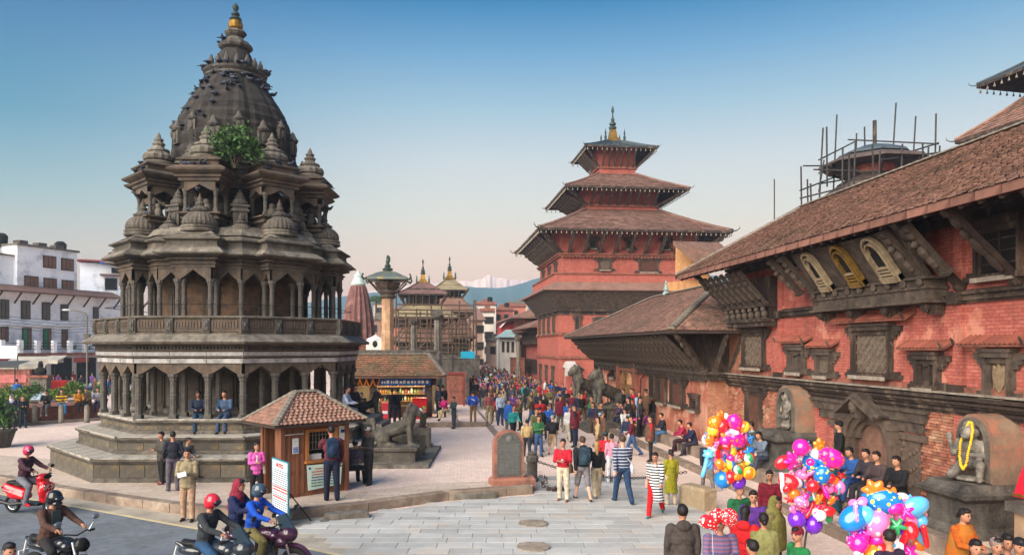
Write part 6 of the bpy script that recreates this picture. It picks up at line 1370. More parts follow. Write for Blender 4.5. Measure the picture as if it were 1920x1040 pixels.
KB(MB().box(.28,.46,-.045,-.035,1.2,1.62), 'poster', PAP); KB(MB().box(1.72,1.98,-.012,-.004,1.45,1.85), 'poster', PAP)
o = KB(MB().box(.30,.44,-.05,-.045,1.22,1.38), 'poster_print', mat('print_blue', (70,100,160), (140,150,190), 30, .8, 0)); o = KB(MB().box(1.78,1.9,-.016,-.012,1.66,1.75), 'poster_print', mat('print_navy', (40,50,110), None, 30, .8, 0))
# banner under the window
BAN = mat('banner_pale_green', (206,226,206), (186,214,208), 1.4, .7, 0)
b = MB(); b.add([(.66,-.13,.86),(1.75,-.14,.84),(1.72,-.10,.22),(.72,-.09,.16),(.66,-.12,.86),(1.75,-.13,.84),(1.72,-.09,.22),(.72,-.08,.16)],[(0,1,2,3),(7,6,5,4),(0,4,5,1),(1,5,6,2),(2,6,7,3),(3,7,4,0)]); ban = b.build('banner', BAN, kiosk)
r_ = random.Random(3)
INKS = [mat('ink_red', (196,70,60), None, 9, .8, 0), mat('ink_blue', (50,70,130), None, 9, .8, 0), mat('ink_green', (60,120,80), None, 9, .8, 0)]
for i in range(7):
    z = .74-i*.078; x = .80+(.1 if i == 0 else 0); b = MB()
    while x < 1.62:
        w = r_.uniform(.02,.07); b.box(x,x+w,-.142+.045*(0.84-z),-.135+.045*(0.84-z),z-.012,z+.014); x += w+.015
    b.build('printed_line', INKS[0] if i < 3 else (INKS[1] if i < 5 else INKS[2]), ban, kind='stuff')
KB(MB().ell((.74,-.14,.77),(.035,.006,.035),8,5), 'printed_crest', INKS[1], ban)
# roof with real pantiles
ov = .42; ez = KH+.0; rz2 = 3.0-.2; cx, cy = kw_/2, kdp/2; hl = .34
E_ = [(-ov,-ov,ez),(kw_+ov,-ov,ez),(kw_+ov,kdp+ov,ez),(-ov,kdp+ov,ez)]; R0_ = (cx-hl,cy,rz2); R1_ = (cx+hl,cy,rz2)
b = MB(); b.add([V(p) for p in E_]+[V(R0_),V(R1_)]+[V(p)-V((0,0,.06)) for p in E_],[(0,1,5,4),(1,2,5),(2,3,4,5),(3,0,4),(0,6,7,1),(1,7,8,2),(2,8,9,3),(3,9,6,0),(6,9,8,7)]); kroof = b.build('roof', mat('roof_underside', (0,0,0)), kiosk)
def pantiles(A, B2, C, D2, nx, ny, par):
    A, B2, C, D2 = map(V, (A,B2,C,D2)); nrm = (B2-A).cross(D2-A).normalized(); nrm = nrm if nrm.z > 0 else -nrm
    W0 = (B2-A).length; tw = W0/nx; up = ((D2+C)/2-(A+B2)/2); H_ = up.length; up.normalize(); rt = (B2-A).normalized(); th = H_/ny
    me = MB(); prof = [(-.5,.0),(-.38,.028),(-.18,.04),(0,.028),(.14,.008),(.34,.004),(.5,.012)]
    me.loft([[(u*tw*1.04, 0, h+.022) for u, h in prof], [(u*tw*1.0, th*1.18, h) for u, h in prof]], cap=False, close=False)
    me.add([(u*tw*1.04, 0, h+.022) for u, h in prof]+[(u*tw*1.04, 0, h+.004) for u, h in prof], [(i,i+1,8+i,7+i) for i in range(6)])
    tm = me.mesh('clay_tile_mesh', TILE2)
    R = MX(((rt.x,up.x,nrm.x,0),(rt.y,up.y,nrm.y,0),(rt.z,up.z,nrm.z,0),(0,0,0,1))); k = 0
    for i in range(ny):
        f = i/ny; l = A.lerp(D2, f); r = B2.lerp(C, f); w = (r-l).length
        n = int(w/tw+.3); s = (w-n*tw)/2
        for j in range(n):
            p = l+rt*(s+(j+.5)*tw); put('clay_tile', tm, par, MX.Translation(p+nrm*.012) @ R @ MX.Rotation(RND.uniform(-.03,.03), 4, 'Z')); k += 1
    return k
kt = pantiles(E_[0],E_[1],R1_,R0_,19,11,kroof)+pantiles(E_[3],E_[0],R0_,R0_,14,11,kroof)
tile_slope(E_[1],E_[2],R1_,R1_,.16,.15,parent=kroof,m=TILE2); tile_slope(E_[2],E_[3],R0_,R1_,.16,.15,parent=kroof,m=TILE2)
for p, q in ((E_[0],R0_),(E_[1],R1_),(E_[3],R0_),(E_[2],R1_),(R0_,R1_)): ridge_line(V(p)+V((0,0,.03)), V(q)+V((0,0,.03)), .1, 'ridge_tile', RIDGE, kroof, .155)
# bench behind the kiosk
p = G(672, 905, .2); t = thing('wooden_bench', 'small grey wooden bench beside the kiosk wall', 'bench', (p.x,p.y,.2), .3)
MB().box(-.4,.4,-.18,.18,.4,.45).build('seat', WOODG, t)
for x in (-.34,.34):
    for y in (-.14,.14): MB().box(x-.03,x+.03,y-.03,y+.03,0,.4).build('leg', WOODG, t)
# ---------------- notice board
nA, nB = D(511,968,18.6), D(541,974,17.7); nd = (nB-nA); nd.z = 0; nw = nd.length; nrz = math.atan2(nd.y, nd.x)
nb_ = thing('notice_board', 'tall white notice board with turquoise frame leaning by the kiosk', 'notice board', (nA.x,nA.y,0), nrz)
h0, h1 = .12, 1.56
wb_ = MB().box(.03,nw-.03,-.01,.01,h0+.03,h1-.03).build('board', mat('board_white', (224,228,230), (206,212,216), 2, .5, 0), nb_)
TQ = mat('turquoise_frame', (52,134,150), (40,112,130), 3, .5, 0)
for x0,x1,z0,z1 in ((0,.03,h0,h1),(nw-.03,nw,h0,h1),(.03,nw-.03,h0,h0+.03),(.03,nw-.03,h1-.03,h1)): MB().box(x0,x1,-.02,.02,z0,z1).build('board_frame', TQ, nb_)
MB().beam((nw*.5,.02,1.0),(nw*.5+.2,.7,.02),.03,.03).beam((nw*.8,.0,.12),(nw*.8+.45,-.25,.0),.04,.04).build('board_stand', DARK, nb_)
def text_obj(s, size, m, parent, M, ext=.002):
    cu = bpy.data.curves.new('txt', 'FONT'); cu.body = s; cu.size = size; cu.extrude = ext; cu.align_x = 'CENTER'; cu.offset = .004
    o = bpy.data.objects.new('txt', cu); col.objects.link(o); dg = bpy.context.evaluated_depsgraph_get(); me = bpy.data.meshes.new_from_object(o.evaluated_get(dg)); bpy.data.objects.remove(o); me.materials.clear(); me.materials.append(m)
    return put('lettering', me, parent, M)
RX = MX.Rotation(pi/2, 4, 'X')
text_obj('NOTICE', .14, mat('ink_red', (0,0,0)), wb_, MX.Translation((nw/2,-.016,h1-.19)) @ RX)
r_ = random.Random(8); NAV = mat('ink_dark', (70,80,110), None, 9, .8, 0)
zl = h1-.27; i = 0
while zl > .2:
    red_ = 8 <= i <= 9 or 12 <= i <= 12; x = .07+(.06 if i in (6,) else 0); b = MB()
    while x < nw-.08:
        w = r_.uniform(.02,.06); b.box(x,min(x+w,nw-.06),-.0135,-.0105,zl-(.022 if red_ else .012),zl+(.022 if red_ else .010)); x += w+.014
    b.build('printed_line', INKS[0] if red_ else NAV, wb_, kind='stuff'); zl -= .07 if red_ else .052; i += 1
# ---------------- arched stone plaque
p0, p1 = G(920,922,0), G(1000,918,0); q = (p0+p1)/2; d = p1-p0; prz = math.atan2(d.y,d.x); pw_ = d.length
pl = thing('arched_plaque', 'carved dark inscription slab in a round-topped reddish stone surround', 'monument', (q.x,q.y,0), prz)
RS = mat('reddish_stone', (158,104,86), (124,84,72), 2, .85, .5, c3=(96,76,68), s3=2)
b = MB(); b.loft([[(-pw_/2,-.25,0),(pw_/2,-.25,0),(pw_/2,.3,0),(-pw_/2,.3,0)],[(-pw_/2,-.25,.36),(pw_/2,-.25,.36),(pw_/2,.3,.36),(-pw_/2,.3,.36)],[(-pw_/2+.04,-.2,.42),(pw_/2-.04,-.2,.42),(pw_/2-.04,.26,.42),(-pw_/2+.04,.26,.42)]]); b.build('base', RS, pl)
aw_ = .46; hh = .98
def archpoly(w, h, n=14): return [(-w,0)]+[(-w*cos(pi*i/n), h+w*.95*sin(pi*i/n)) for i in range(n+1)]+[(w,0)]
def archslab(w, h, y0, y1, z0, nm, m, par, cx_=-.12):
    P = archpoly(w,h); b = MB(); b.loft([[(cx_+x,y0,z0+z) for x,z in P],[(cx_+x,y1,z0+z) for x,z in P]]); return b.build(nm, m, par)
archslab(aw_, hh, -.1, .16, .42, 'surround', RS, pl); s_ = archslab(aw_-.1, hh-.02, -.115, -.09, .46, 'inscription_slab', mat('grey_slate', (92,92,88), (70,70,68), 14, .7, .6, bscale=60), pl)
b = MB(); r_ = random.Random(2)
for i in range(22):
    z = .55+i*.04; x = -.12-.3
    while x < -.12+.3: w = r_.uniform(.01,.03); b.box(x,x+w,-.119,-.114,z,z+.018); x += w+.008
b.build('incised_line', mat('incised_grey', (120,120,116), None, 3, .9, 0), s_, kind='stuff'); MB().ell((-.12,-.12,1.58),(.09,.015,.09),10,6).build('carved_crest', mat('incised_grey', (0,0,0)), s_)
p = G(1001,905,0); b = MB(); b.lathe([(.2,0),(.2,.1),(.16,.14),(.17,.6),(.2,.64),(.2,.78),(.14,.84),(.16,.9),(.12,.95)],12); b.box(-.16,.16,-.16,.16,0,.12); t = tag(b.build('chain_post', STONE_D), 'short dark stone chain post right behind the arched plaque', 'bollard'); t.location = (p.x,p.y+.35,0)
cp = p+V((0,.35,.7)); ce = G(1285,915,0)+V((0,0,.5)); ch = thing('iron_chain', 'heavy iron chain hanging low between the plaque and the stone block', 'chain', tuple(cp))
lk = MB(); lk.torus((0,0,0),.035,.012,'y',8,4); lkm = lk.mesh('link_mesh', mat('rusty_iron', (70,56,48), (50,42,38), 6, .7, .2)); n = 75
for i in range(n):
    f = i/(n-1); pp_ = cp.lerp(ce, f); pp_.z = .70*(1-f)+.5*f-1.45*f*(1-f); pp_.z = max(pp_.z, .05); o = put('chain_link', lkm, ch, MX.Translation(pp_-cp) @ MX.Rotation((i % 2)*pi/2, 4, 'X') @ MX.Rotation(-.3, 4, 'Z')); o.scale = (1.3,1,1)
ch2 = thing('chain_heap', 'loose heap of dark chain lying on the slabs beside the plaque base', 'chain', tuple(G(1015,920,0)))
for i in range(34):
    f = i/33; o = put('chain_link', lkm, ch2, MX.Translation((f*.75+.1*sin(i*.9), -.05-f*.12+.09*cos(i*1.1), .04+.03*(i % 3)+max(0,.4-f*1.6))) @ MX.Rotation(RND.uniform(-1,1)*1.2, 4, 'X') @ MX.Rotation(RND.uniform(0,3), 4, 'Z')); o.scale = (1.4,1.4,1.4)
# ---------------- loose stone blocks
def block(px, py, dims, rz, lab, m=STONE_L, z=0, tilt=0):
    p = G(px,py,z); b = MB(); w,d_,h = dims; r = RND
    b.loft([[(-w/2,-d_/2,0),(w/2,-d_/2,0),(w/2,d_/2,0),(-w/2,d_/2,0)],[(-w/2,-d_/2,h*.85),(w/2,-d_/2,h*.9),(w/2,d_/2,h*.9),(-w/2,d_/2,h*.85)],[(-w/2+.04,-d_/2+.03,h),(w/2-.05,-d_/2+.04,h*1.0),(w/2-.04,d_/2-.05,h),(-w/2+.05,d_/2-.04,h*.97)]])
    t = tag(b.build('stone_block', m), lab, 'stone block'); t.location = (p.x,p.y,z); t.rotation_euler = (tilt,0,rz); return t
block(1308,950,(.42,.98,.58),.38,'thick upright stone block at the end of the chain',mat('tan_block_stone', (158,138,110), (124,108,88), 2, .9, .6, c3=(186,166,138), s3=2))
block(650,970,(1.1,.42,.15),.12,'flat six-sided grey slab lying before the kiosk kerb'); block(889,933,(1.25,.34,.17),.10,'long worn stone step slab beside the plaque base'); block(842,935,(.42,.28,.09),.12,'small thin stone piece beyond the end of the long step slab'); block(608,978,(.2,.12,.05),.3,'tiny broken stone chip on the slabs by the kiosk kerb')
block(505,900,(.4,.3,.3),.3,'small rough stone seat tucked by the kiosk door',STONE,z=.2)

# ================================================================ SMOOTH SCULPTED FORMS (voxel-fused so each body is one surface)
def capsule(p, q, r0, r1, n=10):
    p, q = V(p), V(q); d = q-p; L = d.length; z = d.normalized() if L > 1e-6 else V((0,0,1)); x = z.cross(V((0,1,0))); x = z.cross(V((1,0,0))) if x.length < .05 else x; x.normalize(); y = z.cross(x); rings = []
    for a in (-80,-45,-15): rings.append((p+z*r0*sin(rad(a)), r0*cos(rad(a))))
    for a in (15,45,80): rings.append((q+z*r1*sin(rad(a)), r1*cos(rad(a))))
    return [[c+x*r*cos(2*pi*j/n)+y*r*sin(2*pi*j/n) for j in range(n)] for c, r in rings]
def fuse(prims, vox, name, mats, smooth_it=1):
    smooth_it = 6 if any(p[0] == 'e' and p[1] == 5 and p[3][0] > .2 for p in prims) else smooth_it
    """prims: (kind, mat index, args...); returns one fused mesh with the material of the nearest source primitive"""
    b = MB()
    for pr_ in prims:
        k, mi = pr_[0], pr_[1]
        if k == 'c': b.loft(capsule(*pr_[2:6]), True, mi)
        elif k == 'e': b.ell(pr_[2], pr_[3], 12, 8, pr_[4] if len(pr_) > 4 else None, mi)
        elif k == 'l': b.loft(pr_[2], True, mi)
        elif k == 'b': b.cbox(pr_[2], pr_[3], pr_[4] if len(pr_) > 4 else None, mi)
    src = b.mesh('src', mats); bm = bmesh.new(); bm.from_mesh(src); bmesh.ops.recalc_face_normals(bm, faces=bm.faces); bm.to_mesh(src); bm.free()
    o = bpy.data.objects.new('tmp', src); col.objects.link(o); md = o.modifiers.new('r', 'REMESH'); md.mode = 'VOXEL'; md.voxel_size = vox
    if smooth_it: sm = o.modifiers.new('s', 'SMOOTH'); sm.iterations = smooth_it; sm.factor = .5
    dg = bpy.context.evaluated_depsgraph_get(); me = bpy.data.meshes.new_from_object(o.evaluated_get(dg)); me.name = name
    bpy.data.objects.remove(o)
    me.materials.clear()
    for m in mats: me.materials.append(m)
    if len(mats) > 1:
        tr = BVHTree.FromPolygons([v for v in b.v], b.f); idx = []
        for p in me.polygons:
            h = tr.find_nearest(p.center); idx.append(b.m[h[2]] if h[2] is not None else 0)
        me.polygons.foreach_set('material_index', idx)
    me.polygons.foreach_set('use_smooth', [True]*len(me.polygons)); bpy.data.meshes.remove(src); me.update(); return me
def lion_mesh(m, vox=.035):
    P = [('c',0,(0,-.45,.45),(0,.35,.75),.26,.3),('c',0,(0,-.5,.35),(.0,-.45,.3),.3,.26),('e',0,(0,.5,1.0),(.3,.26,.36)),('e',0,(0,.62,1.3),(.25,.26,.26)),('e',0,(0,.84,1.22),(.14,.16,.12)),('e',0,(0,.86,1.13),(.12,.14,.06))]
    for s in (-1,1):
        P += [('c',0,(s*.2,.5,.85),(s*.2,.58,.08),.12,.1),('e',0,(s*.2,.68,.06),(.12,.16,.07)),('e',0,(s*.24,-.45,.32),(.16,.3,.28)),('e',0,(s*.26,-.12,.08),(.12,.22,.08)),('e',0,(s*.16,.56,1.53),(.06,.06,.1)),('e',0,(s*.09,.83,1.36),(.04,.05,.04))]
        for q in range(5): P.append(('e',0,(s*(.26-.02*q),.38+.03*q,.8+.16*q),(.09,.1,.1)))
    P += [('c',0,(0,-.75,.2),(0,-.8,.7),.06,.07),('e',0,(0,-.8,.85),(.1,.08,.16)),('b',0,(0,0,-.0),(.8,1.9,.1))]
    return fuse(P, vox, 'lion', [m], 1)
LION = lion_mesh(mat('guardian_stone', (80,76,70), (56,53,48), 3, .9, .9, speck=.3, c3=(104,98,86), s3=2, bscale=30))
def guardian(px, py, zbase, h_ped, rz, s, lab, name='stone_lion', ped=(1.0,2.0)):
    p = G(px,py,zbase); t = thing(name, lab, 'statue', (p.x,p.y,zbase), rz)
    b = MB(); w, l = ped[0]/2, ped[1]/2
    ring = lambda e, z: [(-w-e,-l-e,z),(w+e,-l-e,z),(w+e,l+e,z),(-w-e,l+e,z)]
    b.loft([ring(.08,0),ring(.08,.1),ring(0,.14),ring(0,h_ped-.16),ring(.06,h_ped-.12),ring(.08,h_ped-.03),ring(.04,h_ped)]); b.build('pedestal', STONE, t)
    o = put('lion_figure', LION, t, MX.Translation((0,0,h_ped)) @ MX.Scale(s, 4)); return t
guardian(742, 868, .2, .62, -pi/2-.12, .95, 'crouching stone lion on a carved pedestal guarding the temple stair', ped=(1.0,1.5))
b = MB(); b.loft([[(-1.1,-1.7,0),(1.5,-1.7,0),(1.5,3.4,0),(-1.1,3.4,0)],[(-1.1,-1.7,.12),(1.5,-1.7,.12),(1.5,3.4,.12),(-1.1,3.4,.12)]]); t = tag(b.build('lion_base_slab', STONE_L), 'low stone apron slab under the crouching temple lion', 'stone slab'); p = G(745,862,.2); t.location = (p.x-.2,p.y-.2,.2); t.rotation_euler = (0,0,-.1)
guardian(690, 790, 1.2, .3, -pi/2-.12, .62, 'smaller stone lion farther up the temple stair', ped=(.6,1.0))
guardian(1142, 797, .0, 1.05, pi/2+.25, 1.3, 'big stone beast on a high stepped base before the palace gate', ped=(1.3,2.2))
guardian(1101, 779, .0, 1.05, pi/2+.25, 1.35, 'weathered stone beast on the far side of the palace gate', ped=(1.3,2.2))
for (px,py,dx) in ((1150,790,0),):
    b = MB()
    for i in range(4): b.box(-1.5+.2*i,1.4,-2.2+.3*i,2.0-.2*i,.17*i,.17*i+.17)
    t = tag(b.build('stepped_base', STONE), 'stepped grey stone base below the guardian beasts', 'stone steps'); p = G(1142,806,0); t.location = (p.x-.2,p.y+.6,0); t.scale = (.8,.8,.6)
p = D(1180,690,42); b = MB()
# ---------------- sculpture niches on the palace wall
def niche(px0, px1, ytop, ybase, yped, lab, kind, prj=.5, pedw=1.3):
    a = onX(XW-prj, px0, ybase); c = onX(XW-prj, px1, ybase); zt = onX(XW-prj, (px0+px1)/2, ytop).z; zb = (a.z+c.z)/2; w = abs(a.y-c.y); Yc = (a.y+c.y)/2
    t = thing('shrine_niche', lab, 'shrine', (XW-.02, Yc, Z0), -pi/2)
    hz_ = zb-Z0; H_ = zt-zb; M1 = mat('ochre_grey_niche', (134,112,92), (100,84,72), 2, .9, .6, c3=(150,96,74), s3=1.5)
    P = [(-w/2,0)]+[(-w/2*cos(pi*i/10)*(1 if i else 1), H_-w*.55+w*.55*(sin(pi*i/10)**.8 if i not in (0,10) else 0)) for i in range(11)]+[(w/2,0)]
    b = MB(); b.loft([[(x,-prj,hz_+z) for x,z in P],[(x,.1,hz_+z) for x,z in P]]); b.build('niche_back', M1, t)
    Pi = [(x*.86, z*.93+.02) for x, z in P]; Pj = [(x*.7, z*.84+.03) for x, z in P]
    for (Q1, Q2, d1, d2) in ((P, Pi, .1, .0), (Pi, Pj, .16, .0)):
        b = MB(); n = len(Q1); vs = [(x,-prj-d1,hz_+z) for x,z in Q1]+[(x,-prj-d1,hz_+z) for x,z in Q2]+[(x,-prj,hz_+z) for x,z in Q1]+[(x,-prj,hz_+z) for x,z in Q2]
        fs = []
        for i in range(n-1): fs += [(i,i+1,n+i+1,n+i),(2*n+i+1,2*n+i,i,i+1)[::1],(n+i,n+i+1,3*n+i+1,3*n+i)]
        b.add(vs,fs); b.build('niche_rim', M1 if Q1 is P else STONE, t)
    # pedestal
    b = MB(); pw2 = w/2+.12; dp = prj+.75
    def rg(e, z): return [(-pw2-e,-dp-e,z),(pw2+e,-dp-e,z),(pw2+e,.05,z),(-pw2-e,.05,z)]
    b.loft([rg(.1,0),rg(.1,.08),rg(0,.14),rg(-.04,.2),rg(-.04,hz_-.34),rg(.02,hz_-.3),rg(.12,hz_-.24),rg(.14,hz_-.16),rg(.0,hz_-.12),rg(-.06,hz_)]); b.build('pedestal', STONE_D, t)
    return t, w, H_, hz_, prj
ST = mat('dark_grey_sculpture', (112,106,98), (76,72,68), 5, .7, .5, c3=(148,138,124), s3=3, bscale=40)
t, w, H_, hz_, prj = niche(1462,1500,722,806,868,'tall round-topped niche with a many-armed grey deity beside the raw brick', 'a')
P = [('c',0,(0,0,.1),(0,0,.75),.16,.14),('e',0,(0,0,.82),(.2,.13,.22)),('e',0,(0,-.03,1.12),(.12,.12,.14)),('e',0,(0,-.02,1.3),(.09,.08,.12)),('e',0,(0,-.05,.12),(.3,.2,.1))]
for s in (-1,1):
    P += [('c',0,(s*.09,0,.5),(s*.2,-.06,.08),.09,.07),('c',0,(s*.17,0,.95),(s*.34,-.05,.75),.06,.05),('c',0,(s*.34,-.05,.75),(s*.22,-.12,.6),.05,.04),('c',0,(s*.17,0,.97),(s*.36,0,1.1),.055,.045),('c',0,(s*.36,0,1.1),(s*.3,-.03,1.32),.045,.035),('c',0,(s*.2,0,.9),(s*.38,0,.9),.05,.04)]
P += [('c',0,(-.25,-.15,.42),(.25,-.15,.42),.08,.07),('e',0,(.28,-.15,.45),(.08,.08,.08))]
dm_ = fuse(P,.028,'deity',[ST]); put('deity_relief', dm_, t, MX.Translation((0,-prj-.06,hz_+.05)) @ MX.Scale(H_/1.6, 4))
t, w, H_, hz_, prj = niche(1802,1872,775,900,1005,'great arched niche with a kneeling grey figure wearing a yellow garland','b',prj=.55)
P = [('e',0,(0,0,.52),(.24,.2,.26)),('e',0,(0,-.04,.78),(.26,.18,.2)),('e',0,(0,-.14,1.08),(.17,.19,.2)),('e',0,(0,-.3,1.02),(.1,.1,.08)),('e',0,(0,-.1,1.26),(.13,.13,.12)),('e',0,(0,0,.06),(.42,.36,.07))]
for s in (-1,1):
    P += [('e',0,(s*.17,-.1,1.1),(.04,.07,.09)),('c',0,(s*.26,-.05,.86),(s*.32,-.14,.6),.085,.07)]
P += [('c',0,(.32,-.14,.6),(.1,-.3,.62),.07,.055),('c',0,(-.32,-.14,.6),(-.36,-.24,.92),.07,.05),('e',0,(-.36,-.26,1.0),(.07,.05,.1)),
      ('c',0,(.14,-.05,.4),(.34,-.38,.42),.14,.1),('c',0,(.34,-.38,.42),(.3,-.34,.08),.1,.07),('c',0,(-.14,-.05,.38),(-.26,-.4,.16),.14,.1),('c',0,(-.26,-.4,.14),(-.18,-.05,.08),.09,.07)]
hm_ = fuse(P,.026,'kneeling',[ST]); sc_ = H_/1.5; Mh = MX.Translation((.02,-prj-.16,hz_)) @ MX.Rotation(.5,4,'Z') @ MX.Scale(sc_,4); put('kneeling_figure', hm_, t, Mh)
b = MB(); bl = MB()
gp = [(x*.55+.06,y*.85+.02,.2+z*.84) for x,y,z in [(-.05,-.26,1.34),(-.2,-.32,1.12),(-.27,-.42,.8),(-.26,-.48,.45),(-.2,-.5,.22),(-.1,-.52,.12),(.0,-.5,.25),(.06,-.46,.6),(.12,-.4,.9),(.14,-.34,1.15),(.05,-.27,1.33),(-.05,-.26,1.34)]]
for i in range(len(gp)-1):
    for f in (0,.17,.33,.5,.67,.83): 
        q = V(gp[i]).lerp(V(gp[i+1]), f); bl.ell((q.x+RND.uniform(-.006,.006),q.y,q.z),(.03,.03,.026),6,4)
o = bl.build('marigold_garland', mat('yellow_marigold', (236,190,40), (214,160,24), 12, .8, .3), t); o.matrix_basis = Mh
# stone retaining wall with the red cloth, near the frame edge
p = onX(XW-1.0, 1885, 960); t = thing('shrine_platform', 'tan block platform with dark coping next to the kneeling figure', 'stone platform', (XW-1.5, p.y-1.9, .17))
b = MB(); b.box(0,1.45,-4,1.1,0,1.25); b.build('block_wall', mat('tan_ashlar', (176,148,118), (140,112,88), 1.4, .9, .4, c3=(120,104,90), s3=1.2), t); b = MB(); b.box(-.1,1.45,-4.1,1.2,1.25,1.42); b.build('coping', STONE_D, t)
RC = mat('red_cloth', (206,24,48), (170,16,40), 3, .8, .3)
p = onX(XW-1.1, 1912, 905); b = MB(); b.loft([[(-.25,-.3,0),(.3,-.3,0),(.3,.3,0),(-.25,.3,0)],[(-.22,-.25,.35),(.25,-.25,.35),(.22,.22,.35),(-.2,.22,.35)],[(-.08,-.1,.85),(.1,-.1,.85),(.1,.1,.85),(-.08,.1,.85)]]); o = tag(b.build('draped_idol', RC), 'bright red gold-edged cloth draped over a small idol at the frame edge', 'draped idol'); o.location = (XW-.9, p.y-.2, 1.59); MB().box(-.26,.31,-.31,.31,.02,.06).build('gold_hem', GOLD, o)
# white tent and signs in the far crowd
p = D(1070,690,62); t = thing('white_tent', 'small white canvas tent against the pink wall beyond the stone beasts', 'tent', (p.x-.5,p.y,0)); b = MB(); b.loft([[(0,0,2.6),(1.1,0,2.6),(1.1,1.2,2.6),(0,1.2,2.6)],[(.2,.3,3.1),(.9,.3,3.1),(.9,.8,3.1),(.2,.8,3.1)]]); b.box(0,1.1,-.02,.02,1.9,2.6); b.box(0,.03,0,.03,0,1.9); b.box(1.07,1.1,0,.03,0,1.9); b.build('canvas', mat('tent_canvas', (190,184,178), (160,154,150), 2, .9, .2), t)
p = G(1068,738,0); t = thing('info_board', 'white information board standing in the crowd by the pink wall', 'sign', (p.x,p.y,0)); MB().box(-.35,.35,-.03,.03,.9,2.0).build('panel', PAP, t); MB().box(-.3,-.26,-.02,.02,0,.9).box(.26,.3,-.02,.02,0,.9).build('post', DARK, t)
# ================================================================ PEOPLE
SK = {'a': mat('skin_brown', (178,130,104), (164,114,90), 4, .6, 0), 'b': mat('skin_fair', (206,160,136), (192,144,120), 4, .6, 0), 'c': mat('skin_dark', (134,94,74), (120,82,64), 4, .6, 0)}
HAIR = mat('black_hair', (28,24,23), (18,16,16), 20, .5, .4); HAIRB = mat('blonde_hair', (176,140,88), (146,112,68), 20, .5, .4); HAIRG = mat('grey_hair', (150,146,140), (110,106,102), 20, .6, .4)
LIP = mat('lip', (134,70,62), None, 4, .6, 0); EYE = mat('eye_dark', (26,20,18), None, 4, .3, 0)
def cloth(c):
    return mat('cloth_%d_%d_%d' % c, c, tuple(x*.72 for x in c), 7, .9, .8, bscale=11, bdist=.035)
def rotv(f, ab=0, s=1): return V((s*sin(ab), sin(f)*cos(ab), -cos(f)*cos(ab)))
POSES = {
 'stand': dict(lt=(.04,.05), rt=(-.03,.06), la=(.05,.14,.25,0), ra=(.0,.14,.2,0)),
 'hold': dict(lt=(.06,.05), rt=(-.04,.08), la=(.25,.12,1.5,.6), ra=(.25,.12,1.5,.6)),
 'pocket': dict(lt=(.05,.06), rt=(-.02,.05), la=(-.2,.25,.9,.2), ra=(-.2,.25,.9,.2)),
 'walk': dict(lt=(.42,.12), rt=(-.22,.45), la=(-.35,.1,.25,0), ra=(.35,.1,.45,0), lean=.05),
 'walk2': dict(lt=(-.25,.5), rt=(.4,.1), la=(.4,.1,.5,0), ra=(-.3,.1,.25,0), lean=.05),
 'sit': dict(lt=(1.45,1.4), rt=(1.4,1.3), la=(.45,.1,1.0,.5), ra=(.45,.1,1.0,.5), lean=.15, sit=1),
 'sit2': dict(lt=(1.5,1.15), rt=(1.35,1.5), la=(.6,.1,.9,.2), ra=(.3,.15,1.6,.5), lean=.3, sit=1),
 'ride': dict(lt=(1.15,1.35), rt=(1.15,1.35), la=(.85,.3,.45,.15), ra=(.85,.3,.45,.15), lean=.18, sit=1, spread=.28),
 'pillion': dict(lt=(1.2,1.4), rt=(1.2,1.4), la=(.8,.1,.9,.2), ra=(.8,.1,.9,.2), lean=.1, sit=1, spread=.3),
 'window': dict(lt=(.03,.05), rt=(-.05,.05), la=(1.0,.1,.7,.1), ra=(-.1,.2,.5,.1), lean=.08),
}
